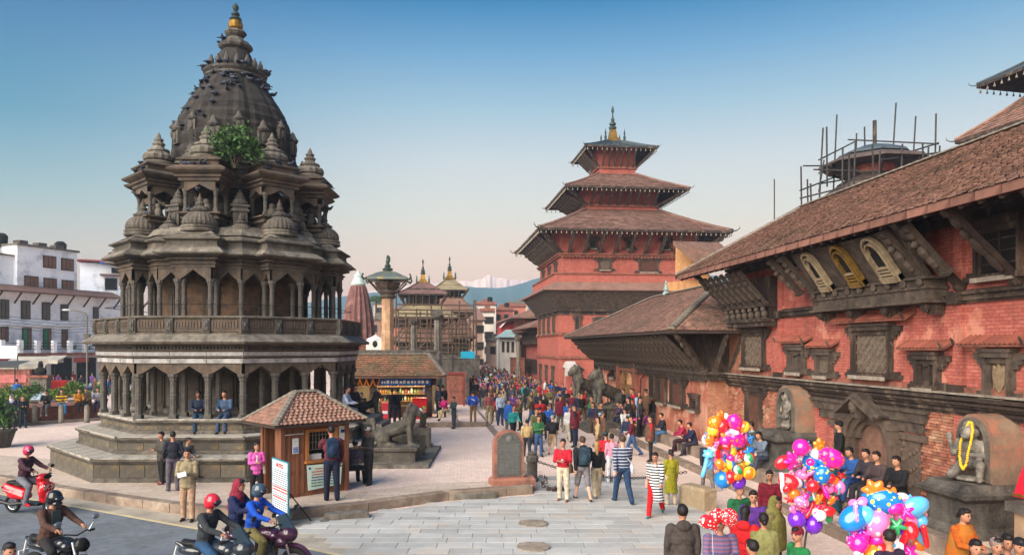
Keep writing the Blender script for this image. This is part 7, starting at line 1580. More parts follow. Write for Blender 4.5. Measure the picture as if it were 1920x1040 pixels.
def person_mesh(pose, h, mats, vox, opt, lod, hy=0.0):
    """mats: skin, top, bottom, shoes, hair, extra"""
    P = POSES[pose] if isinstance(pose, str) else pose; s = h/1.72; pr = []; ln = P.get('lean', 0)
    fem = 'f' in opt; sh = .2 if not fem else .178; hp = .09
    pel = V((0,0,.93)); feet = []
    def C(mi, a, b_, r0, r1): pr.append(('c', mi, V(a)*s, V(b_)*s, r0*s, r1*s))
    def E(mi, c, r, R=None): pr.append(('e', mi, V(c)*s, tuple(x*s for x in r)) + ((R,) if R is not None else ()))
    spr = P.get('spread', .05)
    bot_r = 1.0; bare = 'shorts' in opt
    lowest = 9
    legs = []
    for sd_, key in ((-1,'lt'),(1,'rt')):
        th, kb = P[key]; hip = pel+V((sd_*hp,0,-.02)); kn = hip+.43*rotv(th, spr, sd_); an = kn+.42*rotv(th-kb, spr*.4, sd_)
        legs.append((sd_, hip, kn, an, th-kb)); lowest = min(lowest, an.z)
    dz = .075-lowest
    for sd_, hip, kn, an, fa in legs:
        hip = hip+V((0,0,dz)); kn = kn+V((0,0,dz)); an = an+V((0,0,dz))
        C(2, hip, kn, .112, .08)
        if bare: C(0, kn+V((0,0,-.02)), an, .058, .038); C(2, hip.lerp(kn,.5), kn+V((0,0,-.03)), .09, .082)
        else: C(2, kn, an, .08, .066)
        fd = V((sd_*.12, cos(max(-.2,fa*.3)), 0)).normalized()
        E(3, an+fd*.05+V((0,0,-.035)), (.045,.06,.045)); C(3, an+V((0,0,-.04)), an+fd*.15+V((0,0,-.05)), .042, .034)
    pel = pel+V((0,0,dz)); up = V((0, sin(ln), cos(ln))); fw = V((0, cos(ln), -sin(ln)))
    RL = MX.Rotation(-ln, 3, 'X')
    waist = pel+up*.14; chest = pel+up*.33; nb = pel+up*.53
    tw = 1.13 if not fem else 1.02
    E(2, pel+up*.01, (.165*tw,.125,.13), RL)
    E(1, waist, (.162*tw,.135,.17), RL); E(1, chest, (.187*tw,.142,.19), RL); E(1, pel+up*.45, (.195*tw,.112,.085), RL); E(1, pel+up*.06, (.163*tw,.132,.08), RL)
    if fem: 
        for q in (-1,1): E(1, chest+fw*.09+V((q*.075,0,0))+up*.03, (.07,.06,.07))
    if 'coat' in opt: E(1, pel+up*.02, (.185*tw,.145,.16), RL); E(1, pel+up*-.08, (.18*tw,.14,.09), RL)
    if 'kurta' in opt:
        zt_ = pel.z+.05; zb_ = max(.35, .42)
        if not P.get('sit'): pr.append(('l', 1, [[V((r_*1.0*cos(2*pi*j/14), r_*.78*sin(2*pi*j/14), z))*s for j in range(14)] for r_, z in ((.24,zb_),(.21,.6),(.18,zt_),(.15,zt_+.1))]))
    if 'skirt' in opt and not P.get('sit'):
        pr.append(('l', 2, [[V((r_*cos(2*pi*j/14), r_*.85*sin(2*pi*j/14), z))*s for j in range(14)] for r_, z in ((.23,.12),(.21,.5),(.17,pel.z),(.12,pel.z+.08))]))
    C(0, nb-up*.03, nb+up*.09, .058, .05)
    hc = nb+up*.185+fw*.02
    Ry = MX.Rotation(hy, 3, 'Z')
    hf = Ry @ V((0,1,0)); hr = Ry @ V((1,0,0))
    E(0, hc, (.079,.098,.118), Ry); E(0, hc+hf*.03+V((0,0,-.055)), (.052,.06,.055), Ry)
    hairs = []
    def Hh(c, r): hairs.append(('e', 4, V(c)*s, tuple(x*s for x in r), Ry))
    if lod < 2: E(0, hc+hf*.098+V((0,0,-.015)), (.013,.018,.022), Ry); 
    if lod < 2:
        for q in (-1,1): E(0, hc+hr*q*.078, (.012,.02,.028), Ry)
    if 'helmet' in opt:
        hm = [('e', 5, (hc+V((0,0,.02)))*s, (.125*s,.145*s,.13*s), Ry), ('e', 5, (hc-hf*.03+V((0,0,-.03)))*s, (.122*s,.115*s,.10*s), Ry)]
        hm.append(('e', 7, (hc+hf*.1+V((0,0,-.005)))*s, (.088*s,.072*s,.052*s), Ry))
        if 'fullface' in opt: hm.append(('e', 5, (hc+hf*.06+V((0,0,-.09)))*s, (.09*s,.09*s,.045*s), Ry))
        hairs = hm; 
    elif 'bald' not in opt:
        Hh(hc-hf*.022+V((0,0,.034)), (.09,.099,.104)); Hh(hc+hf*.035+V((0,0,.088)), (.068,.07,.045))
        if 'long' in opt: hairs.append(('c', 4, (hc-hf*.05)*s, (hc-hf*.09-up*.28)*s, .075*s, .05*s))
        if 'bun' in opt: Hh(hc-hf*.12+V((0,0,-.02)), (.05,.05,.05))
        if 'braid' in opt: hairs.append(('c', 4, (hc-hf*.07)*s, (hc-hf*.02+hr*.1-up*.42)*s, .05*s, .022*s))
    if 'cap' in opt: E(5, hc+V((0,0,.065)), (.092,.105,.068), Ry); E(5, hc+hf*.09+V((0,0,.05)), (.06,.06,.012), Ry)
    if 'beanie' in opt: E(5, hc-hf*.01+V((0,0,.05)), (.094,.108,.09), Ry)
    if 'scarf' in opt: pr.append(('l', 5, [[(nb+up*z+V((r_*cos(2*pi*j/12), r_*sin(2*pi*j/12), 0)))*s for j in range(12)] for r_, z in ((.10,-.03),(.125,.0),(.11,.06),(.08,.08))]))
    if 'veil' in opt: E(5, hc-hf*.02+V((0,0,.03)), (.098,.108,.118), Ry); C(5, hc-hf*.04, nb-fw*.02, .1, .13); C(5, nb-fw*.02, chest-fw*.03, .14, .16)
    if 'mask' in opt: E(5 if 'helmet' not in opt else 6, hc+hf*.06+V((0,0,-.05)), (.06,.05,.05), Ry)
    if 'shawl' in opt: 
        pr.append(('l', 5, [[(pel+up*z+V((r_*cos(2*pi*j/18)*(1+.05*sin(j*3.1)), 0, 0))+fw*(r_*.74*sin(2*pi*j/18)*(1+.05*sin(j*3.1))+.02))*s for j in range(18)] for r_, z in ((.255,-.16),(.27,-.02),(.265,.15),(.255,.3),(.235,.42),(.17,.5),(.10,.56))]))
    if 'hood' in opt: E(1, nb-fw*.09+up*.0, (.12,.07,.09), RL)
    if 'collar' in opt and lod < 2: pr.append(('l', 1, [[(nb+up*z+V((r_*cos(2*pi*j/12), r_*.9*sin(2*pi*j/12), 0)))*s for j in range(12)] for r_, z in ((.10,-.04),(.085,.03),(.075,.035))]))
    hands = []
    for sd_, key in ((-1,'la'),(1,'ra')):
        f, ab, eb, inn = P[key]; shd = nb-up*.06+V((sd_*sh,0,0)); el = shd+.27*(RL @ rotv(f, ab, sd_)) if ln > .5 else shd+.27*rotv(f, ab, sd_)
        d2 = V((-sd_*sin(inn), sin(f+eb)*cos(inn), -cos(f+eb)*cos(inn))); wr = el+.24*d2
        bare_arm = 'short' in opt
        E(1, shd-V((sd_*.02,0,0)), (.086,.084,.082)); C(1, shd, el, .074, .061)
        if bare_arm: C(0, el, wr, .038, .028)
        else: C(1, el, wr, .06, .047)
        hd = wr+d2*.07; hands.append((wr, d2, sd_))
        if lod > 0: E(0, hd, (.03,.036,.05), d2.to_track_quat('Z','Y').to_matrix())
        else: E(0, wr+d2*.05, (.034,.022,.05), d2.to_track_quat('Z','Y').to_matrix())
    split = lod == 0
    me = fuse(pr if split else pr+hairs, vox*s, 'body', mats, 1)
    if lod < 2:      # eyes, mouth; fingers on the closest people
        b = MB(); k0 = len(me.vertices)
        for q in (-1,1): b.ell((hc+hf*.092+hr*q*.033+V((0,0,.006)))*s, (.016*s,.009*s,.009*s), 6, 4, Ry, 0)
        b.ell((hc+hf*.1+V((0,0,-.055)))*s, (.026*s,.009*s,.008*s), 6, 4, Ry, 1)
        if lod == 0:
            for q in (-1,1): b.ell((hc+hf*.096+hr*q*.033+V((0,0,.026)))*s, (.024*s,.007*s,.006*s), 6, 4, Ry, 2)
            for wr, d2, sd_ in hands:
                R = d2.to_track_quat('Z','Y').to_matrix()
                for i in range(4):
                    p0 = wr+d2*.085+R @ V(((i-1.5)*.017,0,0)); L_ = (.032,.038,.036,.028)[i]; dn = R @ V((0,-sd_*.0-.012,0)); p1 = p0+d2*L_+dn; p2 = p1+d2*L_*.6+dn*2.2
                    b.tube([p0*s, p1*s, p2*s], .0085*s, 6, 3)
                q0_ = wr+d2*.03+R @ V((-sd_*.03,0,0)); b.tube([q0_*s, (q0_+d2*.03+R @ V((-sd_*.022,-.01,0)))*s, (q0_+d2*.055+R @ V((-sd_*.02,-.025,0)))*s], .010*s, 6, 3)
        me2 = b.mesh('f', [EYE, LIP, HAIR, mats[0]]); bm = bmesh.new(); bm.from_mesh(me); bm.from_mesh(me2)
        n0 = len(me.polygons); bm.faces.ensure_lookup_table(); base = len(me.materials)
        for i in range(n0, len(bm.faces)): bm.faces[i].material_index = base+b.m[i-n0]; bm.faces[i].smooth = True
        bm.to_mesh(me); bm.free(); 
        for m_ in (EYE, LIP, HAIR, mats[0]): me.materials.append(m_)
        bpy.data.meshes.remove(me2)
    hm_ = fuse(hairs, max(.011, vox*.8)*s, 'hair', mats, 1) if (split and hairs) else None
    anchor = dict(chest=chest*s, nb=nb*s, up=up, fw=fw, hands=[((w+d*.07)*s) for w, d, q in hands], hc=hc*s, hf=hf, hr=hr, pel=pel*s, s=s)
    return me, hm_, anchor
SEATZ = {}
def person(label, pos, rz, h, top, bot, shoe=(40,36,34), pose='stand', lod=1, skin='a', opt='', extra=(200,200,200), hair=HAIR, hy=0.0, group=None, seat=None, topmat=None, extra2=None, face_cam=False):
    opt = set(opt.split()); tm = topmat or cloth(top); bm_ = cloth(bot) if isinstance(bot, tuple) else bot
    em = extra if not isinstance(extra, tuple) else (cloth(extra) if 'helmet' not in opt else mat('helmet_%d_%d' % (extra[0], extra[1]), extra, tuple(x*.9 for x in extra), 2, .25, 0, coat=.6))
    mats = [SK[skin], tm, bm_, cloth(shoe), hair, em, cloth(extra2 or (60,180,200)), mat('dark_visor', (26,30,36), (20,22,26), 2, .1, 0, coat=1)]
    vox = (.0135, .02, .034)[lod]
    me, hm_, A = person_mesh(pose, h, mats, vox, opt, lod, hy)
    p = V(pos)
    if seat is not None:      # put the hips on a seat of height 'seat' above pos
        p = V((p.x, p.y, seat-(A['pel'].z-.10*A['s'])))
    o = put('person', me, None); o.location = p; o.rotation_euler = (0,0,rz); tag(o, label, 'person', group)
    if hm_ is not None: put('helmet' if 'helmet' in opt else 'hair', hm_, o)
    A['obj'] = o; A['M'] = MX.Translation(p) @ MX.Rotation(rz, 4, 'Z'); return A
def PF(px, yf, yh, z=0.0):   # feet and head rows -> position and height
    p = G(px, yf, z); h = (CAMH-z)*(yf-yh)/(yf-HOR); return p, h
def toCam(p, a=0): # facing the camera
    return math.atan2(-p.y, -p.x)-pi/2+a
def bag(A, kind, c, lab, side=1):
    b = MB(); s = A['s']
    if kind == 'backpack':
        c0 = A['chest']-A['fw']*.2*s-A['up']*.02; P = [('b',0,c0,(.28*s,.15*s,.42*s)),('e',0,c0-A['fw']*.07*s-A['up']*.06*s,(.11*s,.06*s,.13*s)),('e',0,c0+A['up']*.2*s,(.13*s,.08*s,.06*s))]
        for q in (-1,1): P.append(('c',0,A['nb']+V((q*.1*s,.0,-.02)),A['chest']+V((q*.12*s,.1*s,0)),.022*s,.02*s))
        me = fuse(P,.018,'bag',[cloth(c)])
    else:
        q = side; c0 = A['pel']+V((q*.22*s,-.02,.0)); P = [('e',0,c0,(.06*s,.15*s,.14*s)),('b',0,c0-V((0,0,.05)),(.08*s,.26*s,.16*s))]
        me = fuse(P,.018,'bag',[cloth(c)])
    o = put(kind if kind == 'backpack' else 'shoulder_bag', me, None); o.matrix_world = A['M']; o.matrix_basis = A['M']; tag(o, lab, 'bag')
    if kind != 'backpack':
        b = MB(); b.tube([tuple(c0+V((0,.1*s,.1*s))), tuple(A['nb']+V((-side*.06,.1*s,-.02*s))), tuple(A['nb']+V((-side*.1,-.06*s,-.03*s))), tuple(c0+V((0,-.12*s,.1*s)))], .012, 5); b.build('strap', cloth(c), o)
    return o
# ---- around the temple and kiosk
def st(lab, px, yf, yh, top, bot, rz=None, z=.2, cam=0.0, **k):
    p, h = PF(px, yf, yh, z); r = toCam(p, cam) if rz is None else rz; return person(lab, p, r, h, top, bot, **k)
A = st('man in khaki jacket over mustard shirt and beige trousers, holding white papers at the kerb', 352,976,845,(146,132,104),(176,142,116), z=0, pose='hold', cam=-.35, lod=0, opt='collar coat', skin='a', hy=.2)
b = MB(); b.cbox(A['hands'][0].lerp(A['hands'][1],.5)+V((0,.06,.0)), (.2,.06,.12), Euler((.4,.2,.3)).to_matrix()); o = tag(b.build('paper_bundle', PAP), 'white folded papers held by the khaki-jacketed man', 'papers'); o.matrix_basis = A['M']
MB().ell(A['chest']+V((0,.0,-.1)),(.06,.14,.28),12,8).build('shirt_front', cloth((168,150,30)), A['obj'])
st('youth in long dark grey-brown coat and black trousers standing by the plinth corner', 303,907,812,(74,68,62),(30,30,32), shoe=(150,90,80), cam=-1.1, opt='coat', pose='hold')
st('man in dark navy jacket and mauve-grey trousers seen from behind by the plinth', 324,920,812,(44,46,58),(100,92,104), rz=.5, pose='pocket')
p = G(348,903,.2); person('boy in grey patterned jacket sitting on the plinth edge behind the khaki-jacketed man', p, toCam(p,.8), 1.5, (92,94,98),(50,60,90), pose='sit', seat=.75, hy=.4)
A = st('woman in bright pink jacket, white top and black trousers beside the kiosk door', 481,937,832,(222,96,178),(28,28,32), cam=.15, lod=0, opt='f coat long', pose='hold', skin='a', hy=.5)
bag(A,'shoulder_bag',(196,170,150),'pale beige shoulder bag hanging at the pink-jacketed woman\'s hip',-1)
MB().ell(A['chest']+V((0,.0,-.03)),(.065,.137,.2),12,8).build('white_top', cloth((220,214,220)), A['obj'])
A = st('man in maroon sweater and navy trousers buying at the kiosk window', 622,938,803,(96,40,52),(30,36,58), rz=.25, lod=0, pose='window')
bag(A,'backpack',(22,46,72),'dark blue backpack on the man at the kiosk window')
p = G(662,908,.2); person('man in mauve shirt and white cap sitting on the kiosk bench', p, -.5, 1.62, (92,88,108),(50,52,60), pose='sit', seat=.65, opt='cap', extra=(206,200,190))
st('old man in black waistcoat, pinkish sleeves and pale cap standing by the bench', 691,908,804,(58,56,58),(34,34,38), cam=-.9, opt='cap', extra=(216,206,206), pose='hold', skin='c')
# sitting on the temple plinth and between its columns
def seated(lab, px, py, zseat, top, bot, cam=0, yh=None, **k):
    p = G(px, py, zseat); k.setdefault('pose', 'sit'); return person(lab, p, toCam(p,cam), k.pop('h', 1.68), top, bot, seat=zseat, **k)
TZ = lambda z: 4.3*(1-.949)+z*.949
seated('man in navy waistcoat and pale blue sleeves sitting on the temple floor edge', 372,783,TZ(1.85),(40,50,72),(40,64,84), opt='beanie', extra=(40,42,44), lod=1, skin='c')
seated('man in dark open jacket over light blue shirt sitting beside a temple column', 423,783,TZ(1.85),(70,92,120),(60,76,104), cam=-.3, lod=1)
seated('youth in camouflage jacket leaning in the shade behind a temple column', 484,770,TZ(1.85),(62,70,54),(44,46,44), cam=-1.2, lod=1)
seated('man in pale lilac shirt sitting among temple columns above the kiosk roof', 646,770,TZ(1.85),(170,178,206),(70,80,96), cam=1.3, lod=1)
seated('dark figure sitting behind the lilac-shirted man on the temple side', 662,764,TZ(1.85),(34,34,40),(30,30,34), cam=1.0, lod=2)
# plaza in front of the shop
st('man in olive jacket, maroon trousers and lime green cap walking past the lion', 793,833,761,(66,66,48),(74,44,50), rz=-2.2, opt='cap', extra=(170,200,60), pose='walk')
st('youth in dark teal jacket filming with raised hands', 851,803,745,(50,66,72),(54,62,78), cam=-1.0, pose='hold')
A = st('man in royal blue jacket with white emblem and brown trousers seen from behind', 887,791,734,(38,76,176),(128,100,72), rz=.05, z=.42, pose='pocket')
b = MB(); c0 = A['chest']-A['fw']*.135*A['s']; 
for (dx,dz,rx,rzv) in ((-.05,.02,.05,.018),(.0,.0,.055,.02),(.05,-.02,.04,.014),(-.09,.05,.03,.012),(.07,-.05,.014,.035)): b.ell((c0.x+dx,c0.y-.005,c0.z+dz),(rx,.01,rzv),8,4)
b.build('emblem', PAP, A['obj'])
st('man in red and grey top with khaki trousers beside the royal blue jacket', 917,793,735,(150,84,84),(160,146,106), z=.2, cam=.4)
st('person in pale blue jacket and dark blue jeans at the edge of the terrace', 938,797,737,(176,190,212),(38,60,100), z=.2, cam=.5, opt='f', hair=HAIR)
p = G(836,790,.42); person('woman in magenta jacket and cream trousers sitting on the shop side step', p, toCam(p,-.8), 1.6, (206,36,120),(216,196,150), pose='sit2', seat=.95, opt='f long')
p = G(848,790,.42); person('child in pale yellow clothes sitting next to the magenta jacket', p, toCam(p,.6), 1.2, (222,206,160),(216,200,150), pose='sit', seat=.8, skin='b')
p = G(822,782,.42); person('man in dark navy leaning at the shop corner post', p, toCam(p,-1), 1.72, (36,38,60),(34,36,44), pose='stand')
p = G(830,782,.42); person('figure in black standing behind the magenta-jacketed woman', p, toCam(p,.4)+pi, 1.72, (26,26,28),(34,34,36), pose='stand')
p = G(735,795,.42); person('man in black jumper standing at the lit souvenir counter', p, .2, 1.74, (26,28,34),(60,60,70), pose='window')
p = G(745,792,.42); person('second shopper in dark coat behind the black jumper', p, .4, 1.7, (40,36,38),(44,44,50), pose='hold')
p = G(678,800,.42); person('woman in dark dress standing by the shop\'s garlanded end', p, toCam(p,.3), 1.62, (48,44,50),(150,60,60), opt='f long')
st('man in tan jacket with bag strap seen from behind near the plaque', 988,857,786,(186,160,112),(50,52,62), rz=-.1, z=0, pose='walk')
A = st('tourist dressed in black walking away past the crowd', 1013,828,762,(34,34,40),(30,30,36), rz=.1, z=0, pose='walk2'); bag(A,'backpack',(40,38,44),'black backpack on the tourist dressed all in black')
A = st('tourist in black top and khaki shorts walking away', 1036,853,778,(36,38,46),(166,142,112), rz=-.1, z=0, pose='walk', opt='shorts short', skin='b', hair=HAIRG); bag(A,'backpack',(28,28,34),'small black rucksack above the khaki shorts')
st('man in brick red jacket and dark jeans seen from behind', 1077,827,762,(150,32,40),(44,54,80), rz=0, z=0)
A = st('young man in open red jacket and white shirt carrying a brown bag', 1056,939,826,(190,30,48),(204,190,166), z=0, cam=-.25, lod=0, pose='hold', shoe=(120,76,56), hy=.2)
MB().ell(A['chest']+V((0,.0,-.08)),(.07,.137,.26),12,8).build('white_shirt', cloth((214,212,222)), A['obj'])
bag(A,'shoulder_bag',(104,78,54),'brown satchel on the man in the open red jacket',-1)
A = st('tourist in black hooded jacket and grey shorts walking away', 1093,938,818,(30,32,38),(130,124,128), rz=.05, z=0, lod=0, pose='walk', opt='shorts hood', skin='b', hair=mat('brown_hair', (74,56,44), None, 20, .6, .3), shoe=(60,60,64)); bag(A,'backpack',(44,64,78),'dark rucksack with pale patch on the tourist in grey shorts')
st('blonde woman in black jumper and beige trousers walking away', 1119,932,828,(26,26,30),(196,178,148), rz=-.05, z=0, lod=0, pose='walk2', opt='f long', hair=HAIRB, skin='b')
st('person in red jacket and teal cap half hidden by the blonde woman', 1136,902,812,(196,34,50),(90,104,140), rz=0, z=0, opt='cap', extra=(50,90,90))
st('woman in pink top and white trousers beside the red jacket', 1147,905,816,(214,150,170),(214,214,220), rz=.1, z=0, opt='f')
A = st('tall man in navy and white striped sweater and blue jeans walking away', 1168,943,816,(60,70,96),(40,64,98), rz=.05, z=0, lod=0, pose='walk', topmat=stripemat('navy_white_stripe', [(46,54,78),(46,54,78),(46,54,78),(176,182,194)], .085), skin='b', hair=mat('brown_hair', (0,0,0)))
bag(A,'shoulder_bag',(196,196,206),'white and grey shoulder bag on the tall striped-sweater man',1)
A = st('woman in black and white striped cardigan and red trousers coming forward', 1229,968,848,(60,60,64),(206,24,30), z=0, cam=-.2, lod=0, opt='f braid kurta', pose='walk2', topmat=stripemat('black_white_stripe', [(34,34,40),(206,206,206)], .07), shoe=(40,120,120), hy=0)
bag(A,'shoulder_bag',(206,150,130),'pink and beige handbag held in front by the striped-cardigan woman',1)
st('woman in mustard green kurta and beige leggings seen from behind', 1258,947,846,(150,144,30),(196,176,150), rz=.1, z=0, lod=0, opt='f bun kurta', pose='stand')
st('man in dark jacket over white shirt walking forward by the stone beasts', 1127,823,753,(40,38,42),(56,54,60), z=.1, cam=.1, pose='walk')
st('man in navy jumper and white cap walking along the palace step', 1176,842,778,(40,44,70),(196,192,190), rz=-.6, z=0, pose='walk', opt='cap', extra=(206,206,200))
st('man in black waistcoat and white shirt standing on the palace step', 1226,812,742,(40,40,44),(84,80,84), z=.17, cam=0)
# seated along the palace ledge
X_L = 10.15
def ledge(lab, px, top, bot, cam=.0, h=1.66, opt='', **k):
    a = TH+atan((px-960)/FPX); Y = X_L/tan(a); k.setdefault('pose', RND.choice(['sit','sit2'])); return person(lab, (X_L+.02,Y,.17), pi/2+cam, h, top, bot, seat=.56, opt=opt, **k)
ledge('man in black jacket and blue jeans sitting forward on the palace ledge', 1244,(40,42,52),(70,110,150))
ledge('man in dark indigo jumper sitting on the ledge nearest the balloons', 1302,(34,36,66),(50,46,60))
ledge('woman in crimson top sitting close beside the indigo jumper', 1284,(160,36,70),(60,34,48), opt='f')
ledge('figure in olive shawl sitting against the palace wall', 1270,(128,112,70),(110,96,70), opt='shawl', extra=(132,116,76)).get('obj').location.x += 1.2
ledge('figure in grey-blue clothes and dark cap seated by the olive shawl', 1259,(96,104,120),(60,60,66), opt='beanie', extra=(60,50,50)).get('obj').location.x += 1.3
for px, c, d, w in ((1172,(36,40,60),(40,50,70),'dark blue coat'),(1183,(60,80,130),(34,36,44),'slate blue jacket'),(1192,(120,140,190),(70,84,110),'pale blue shirt'),(1204,(214,80,140),(170,140,90),'bright pink top'),(1213,(120,60,110),(60,50,60),'plum cardigan'),(1166,(80,56,90),(44,40,50),'purple jacket')):
    ledge('seated person in '+w+' in the row on the ledge beyond the stone beasts', px, c, d, lod=2 if px < 1180 else 1)
# by the balloons and portal
st('man in dark jacket and grey trousers half hidden by the first balloon bunch', 1327,918,822,(44,48,62),(120,112,108), rz=-.2, z=.0, pose='walk')
p = onX(10.4,1432,880); person('man in grey-blue shirt seated under the many-armed deity', (p.x,p.y,.54), pi/2+.4, 1.7, (100,112,128),(60,66,84), pose='sit2', seat=.8)
p = onX(10.6,1415,830); person('person in pale teal shirt seated on the ledge against the wall', (p.x,p.y,.54), pi/2-.2, 1.7, (130,176,184),(70,70,80), pose='sit', seat=.95)
p = onX(10.9,1574,900); person('man in black with black beanie standing by the portal', (p.x,p.y,.54), 1.2, 1.74, (28,28,32),(40,40,44), opt='beanie', extra=(20,20,22))
for px, c, d, lab, ps in ((1605,(40,84,150),(36,66,120),'man in royal blue jacket resting his chin on his hand by the portal','sit2'),(1630,(54,50,58),(50,48,52),'man in dark jumper sitting between the blue jacket and the red collar','sit'),(1650,(74,60,62),(44,70,84),'man in grey jacket with red collar seated below the portal','sit'),(1688,(26,26,30),(30,30,34),'dark-haired person seated behind the third balloon bunch','sit')):
    p = onX(10.5,px,880); person(lab,(p.x,p.y,.54), pi/2+.3, 1.72, c, d, pose=ps, seat=.95)
st('woman in teal coat with red purse walking beside the second balloon bunch', 1562,986,858,(30,70,84),(34,32,40), rz=.4, z=.17, pose='walk', opt='f coat kurta')
def hd(lab, px, yt, top, bot, h=1.7, cam=0, rz=None, z=0, **k):
    p = HD(px, yt, h, z); return person(lab, p, toCam(p,cam) if rz is None else rz, h, top, bot, **k)
hd('woman in maroon sweater with long black hair looking towards the camera', 1443,886,(122,24,44),(60,40,50), h=1.6, lod=0, opt='f long', hy=.1)
hd('man in purple cardigan and green shirt under the first balloon bunch', 1413,925,(86,44,130),(60,50,70), h=1.62, lod=0, cam=-.2, hy=.3)
hd('woman with an olive and brown shawl drawn over her head', 1452,936,(110,104,60),(50,46,40), h=1.6, lod=0, opt='f veil shawl', extra=(122,118,62), cam=1.2)
A = hd('man in dark brown hooded jacket standing with his back to the camera', 1280,953,(72,64,60),(50,48,52), h=1.74, rz=-.15, lod=0, opt='hood coat collar')
hd('man in mauve striped sweater and pale blue collar glancing sideways', 1350,971,(96,84,116),(50,50,60), h=1.7, lod=0, cam=.3, topmat=stripemat('mauve_stripe', [(92,80,116),(110,96,130),(140,84,96),(92,80,116)], .06), hy=-.6, pose='hold')
A = hd('woman in bright red jacket with black ponytail seen from behind', 1397,955,(206,30,36),(40,40,50), h=1.66, rz=-.7, lod=0, opt='f long hood coat'); bag(A,'shoulder_bag',(36,36,42),'black handbag on the woman in the bright red jacket',-1)
hd('woman wrapped in a sage green shawl behind the red jacket', 1432,968,(130,132,80),(60,60,40), h=1.58, rz=-.3, lod=0, opt='f shawl bun', extra=(140,138,84))
hd('balloon seller in maroon cap and green jacket holding the second bunch', 1497,994,(34,120,64),(40,40,44), h=1.6, lod=0, opt='beanie', extra=(128,24,50), cam=-1.0, hy=.4)
hd('balloon seller in dark green sleeves holding the first bunch', 1386,912,(30,96,60),(44,40,40), h=1.6, lod=1, cam=.6)
hd('dark-haired person at the lower edge between the sellers', 1412,1019,(80,60,66),(44,40,44), h=1.56, lod=0, rz=.4)
hd('dark-haired seller hidden behind the third balloon bunch', 1668,1000,(50,36,60),(40,40,40), h=1.66, lod=1, rz=.2)
p = D(1797,1010,12.3); person('woman wrapped in an orange and green checked shawl sitting on the step', (p.x,p.y,.1), toCam(p,.9), 1.6, (196,98,30),(150,90,30), pose='sit', seat=.8, lod=0, opt='f shawl bun', extra=mat('orange_check_shawl', (206,96,24), (120,112,50), 7, .9, .4))
for px, yt, c, o_, e_, lab in ((1829,1018,(40,36,40),'f long',(0,0,0),'woman with black hair at the lower edge below the orange shawl'),(1868,1014,(150,120,116),'beanie',(150,130,120),'person in plaid cap and scarf at the lower edge'),(1911,1015,(30,30,36),'cap',(24,26,36),'man in black baseball cap at the lower corner'),(1888,1008,(40,60,56),'',(0,0,0),'dark head between the plaid scarf and black cap'),(17,1024,(60,50,50),'f',(0,0,0),'black-haired passer-by at the lower edge below the red scooter')):
    hd(lab, px, yt, c, (50,46,50), h=1.62, lod=1, opt=o_, extra=e_ if e_ != (0,0,0) else (50,50,50), cam=.4)
# far side of the square
q0s, q1s = G(20,799,.2), G(174,788,.2)
YS = stripemat('yellow_black_stripe', [(226,180,40),(40,34,30)], .16)
def WL(px, off=.62):
    r = ray(px); d = q1s-q0s; n_ = V((-d.y, d.x)).normalized(); a0 = V((q0s.x,q0s.y))+n_*off; dt = d.x*(-r.y)+r.x*d.y; u = (-a0.x*(-r.y)+ -r.x*a0.y*-1*-1)/dt if False else None
    den = n_.x*r.x+n_.y*r.y; t = (n_.x*a0.x+n_.y*a0.y)/den; return V((r.x*t, r.y*t, .2))
st('woman in navy coat, white headscarf and pink bag standing by the big bush', 22,803,742,(34,38,70),(34,34,44), opt='f coat veil', extra=(210,204,210), cam=-.2, shoe=(30,30,34))
st('man in black jacket checking his phone near the big bush', 43,802,743,(26,30,38),(30,44,56), pose='hold', cam=.2)
st('child in blue jacket climbing behind the seat wall', 31,765,712,(40,90,160),(44,60,100), rz=.3, z=.2)
for px, lab, c, d, tmx, o_ in ((88,'man in black jacket and grey trousers sitting on the brick seat wall',(34,34,38),(110,106,104),None,'beanie'),(115,'person in yellow and black striped sweater and blue jeans sitting on the wall',(226,180,40),(60,130,190),YS,''),(147,'person in orange top and black trousers sitting sideways on the wall',(206,134,30),(30,28,30),None,''),(162,'figure in brown shawl bent over beside the orange top',(90,76,56),(34,34,30),None,'shawl'),(184,'man in dark tracksuit with white side stripe beside the temple columns',(150,150,160),(34,40,66),None,'')):
    p = WL(px, .45); person(lab, p, toCam(p, RND.uniform(-.3,.3)), 1.7, c, d, seat=1.09, pose='sit', topmat=tmx, opt=o_, extra=(80,66,50) if 'shawl' in o_ else (34,34,38), shoe=(190,190,196) if px == 88 else (60,50,44), lod=1)
# ---- the crowd down the lane: shared bodies, every figure its own object
TEM = []
for ps, o_ in (('stand',''),('walk',''),('walk2',''),('hold',''),('stand','f long'),('walk','f kurta'),('pocket','coat'),('walk2','cap'),('stand','shawl f'),('walk','f long')):
    me, _, A = person_mesh(ps, 1.68, [SK['a'], cloth((60,60,66)), cloth((50,50,60)), cloth((40,36,34)), HAIR, cloth((90,60,60)), cloth((60,60,60))], .036, set(o_.split()), 2)
    TEM.append(me)
CN = [('black',(28,28,32)),('navy',(34,40,70)),('dark grey',(66,66,72)),('maroon',(104,28,44)),('red',(180,34,40)),('royal blue',(36,90,170)),('teal',(40,140,140)),('white',(206,206,206)),('brown',(96,70,54)),('olive',(92,90,56)),('pink',(214,120,150)),('purple',(92,56,120)),('pale blue',(140,170,206)),('tan',(176,150,112)),('green',(50,110,66)),('beige',(206,190,160)),('salmon',(216,130,110))]
CW = [14,11,9,6,5,4,2,2,5,4,1,2,2,2,1,2,1]
BN = [('dark jeans',(40,48,70)),('black trousers',(28,28,32)),('grey trousers',(92,90,92)),('brown trousers',(96,76,58)),('pale trousers',(180,170,150)),('blue jeans',(60,86,130))]
rc = random.Random(11)
SEEN = set()
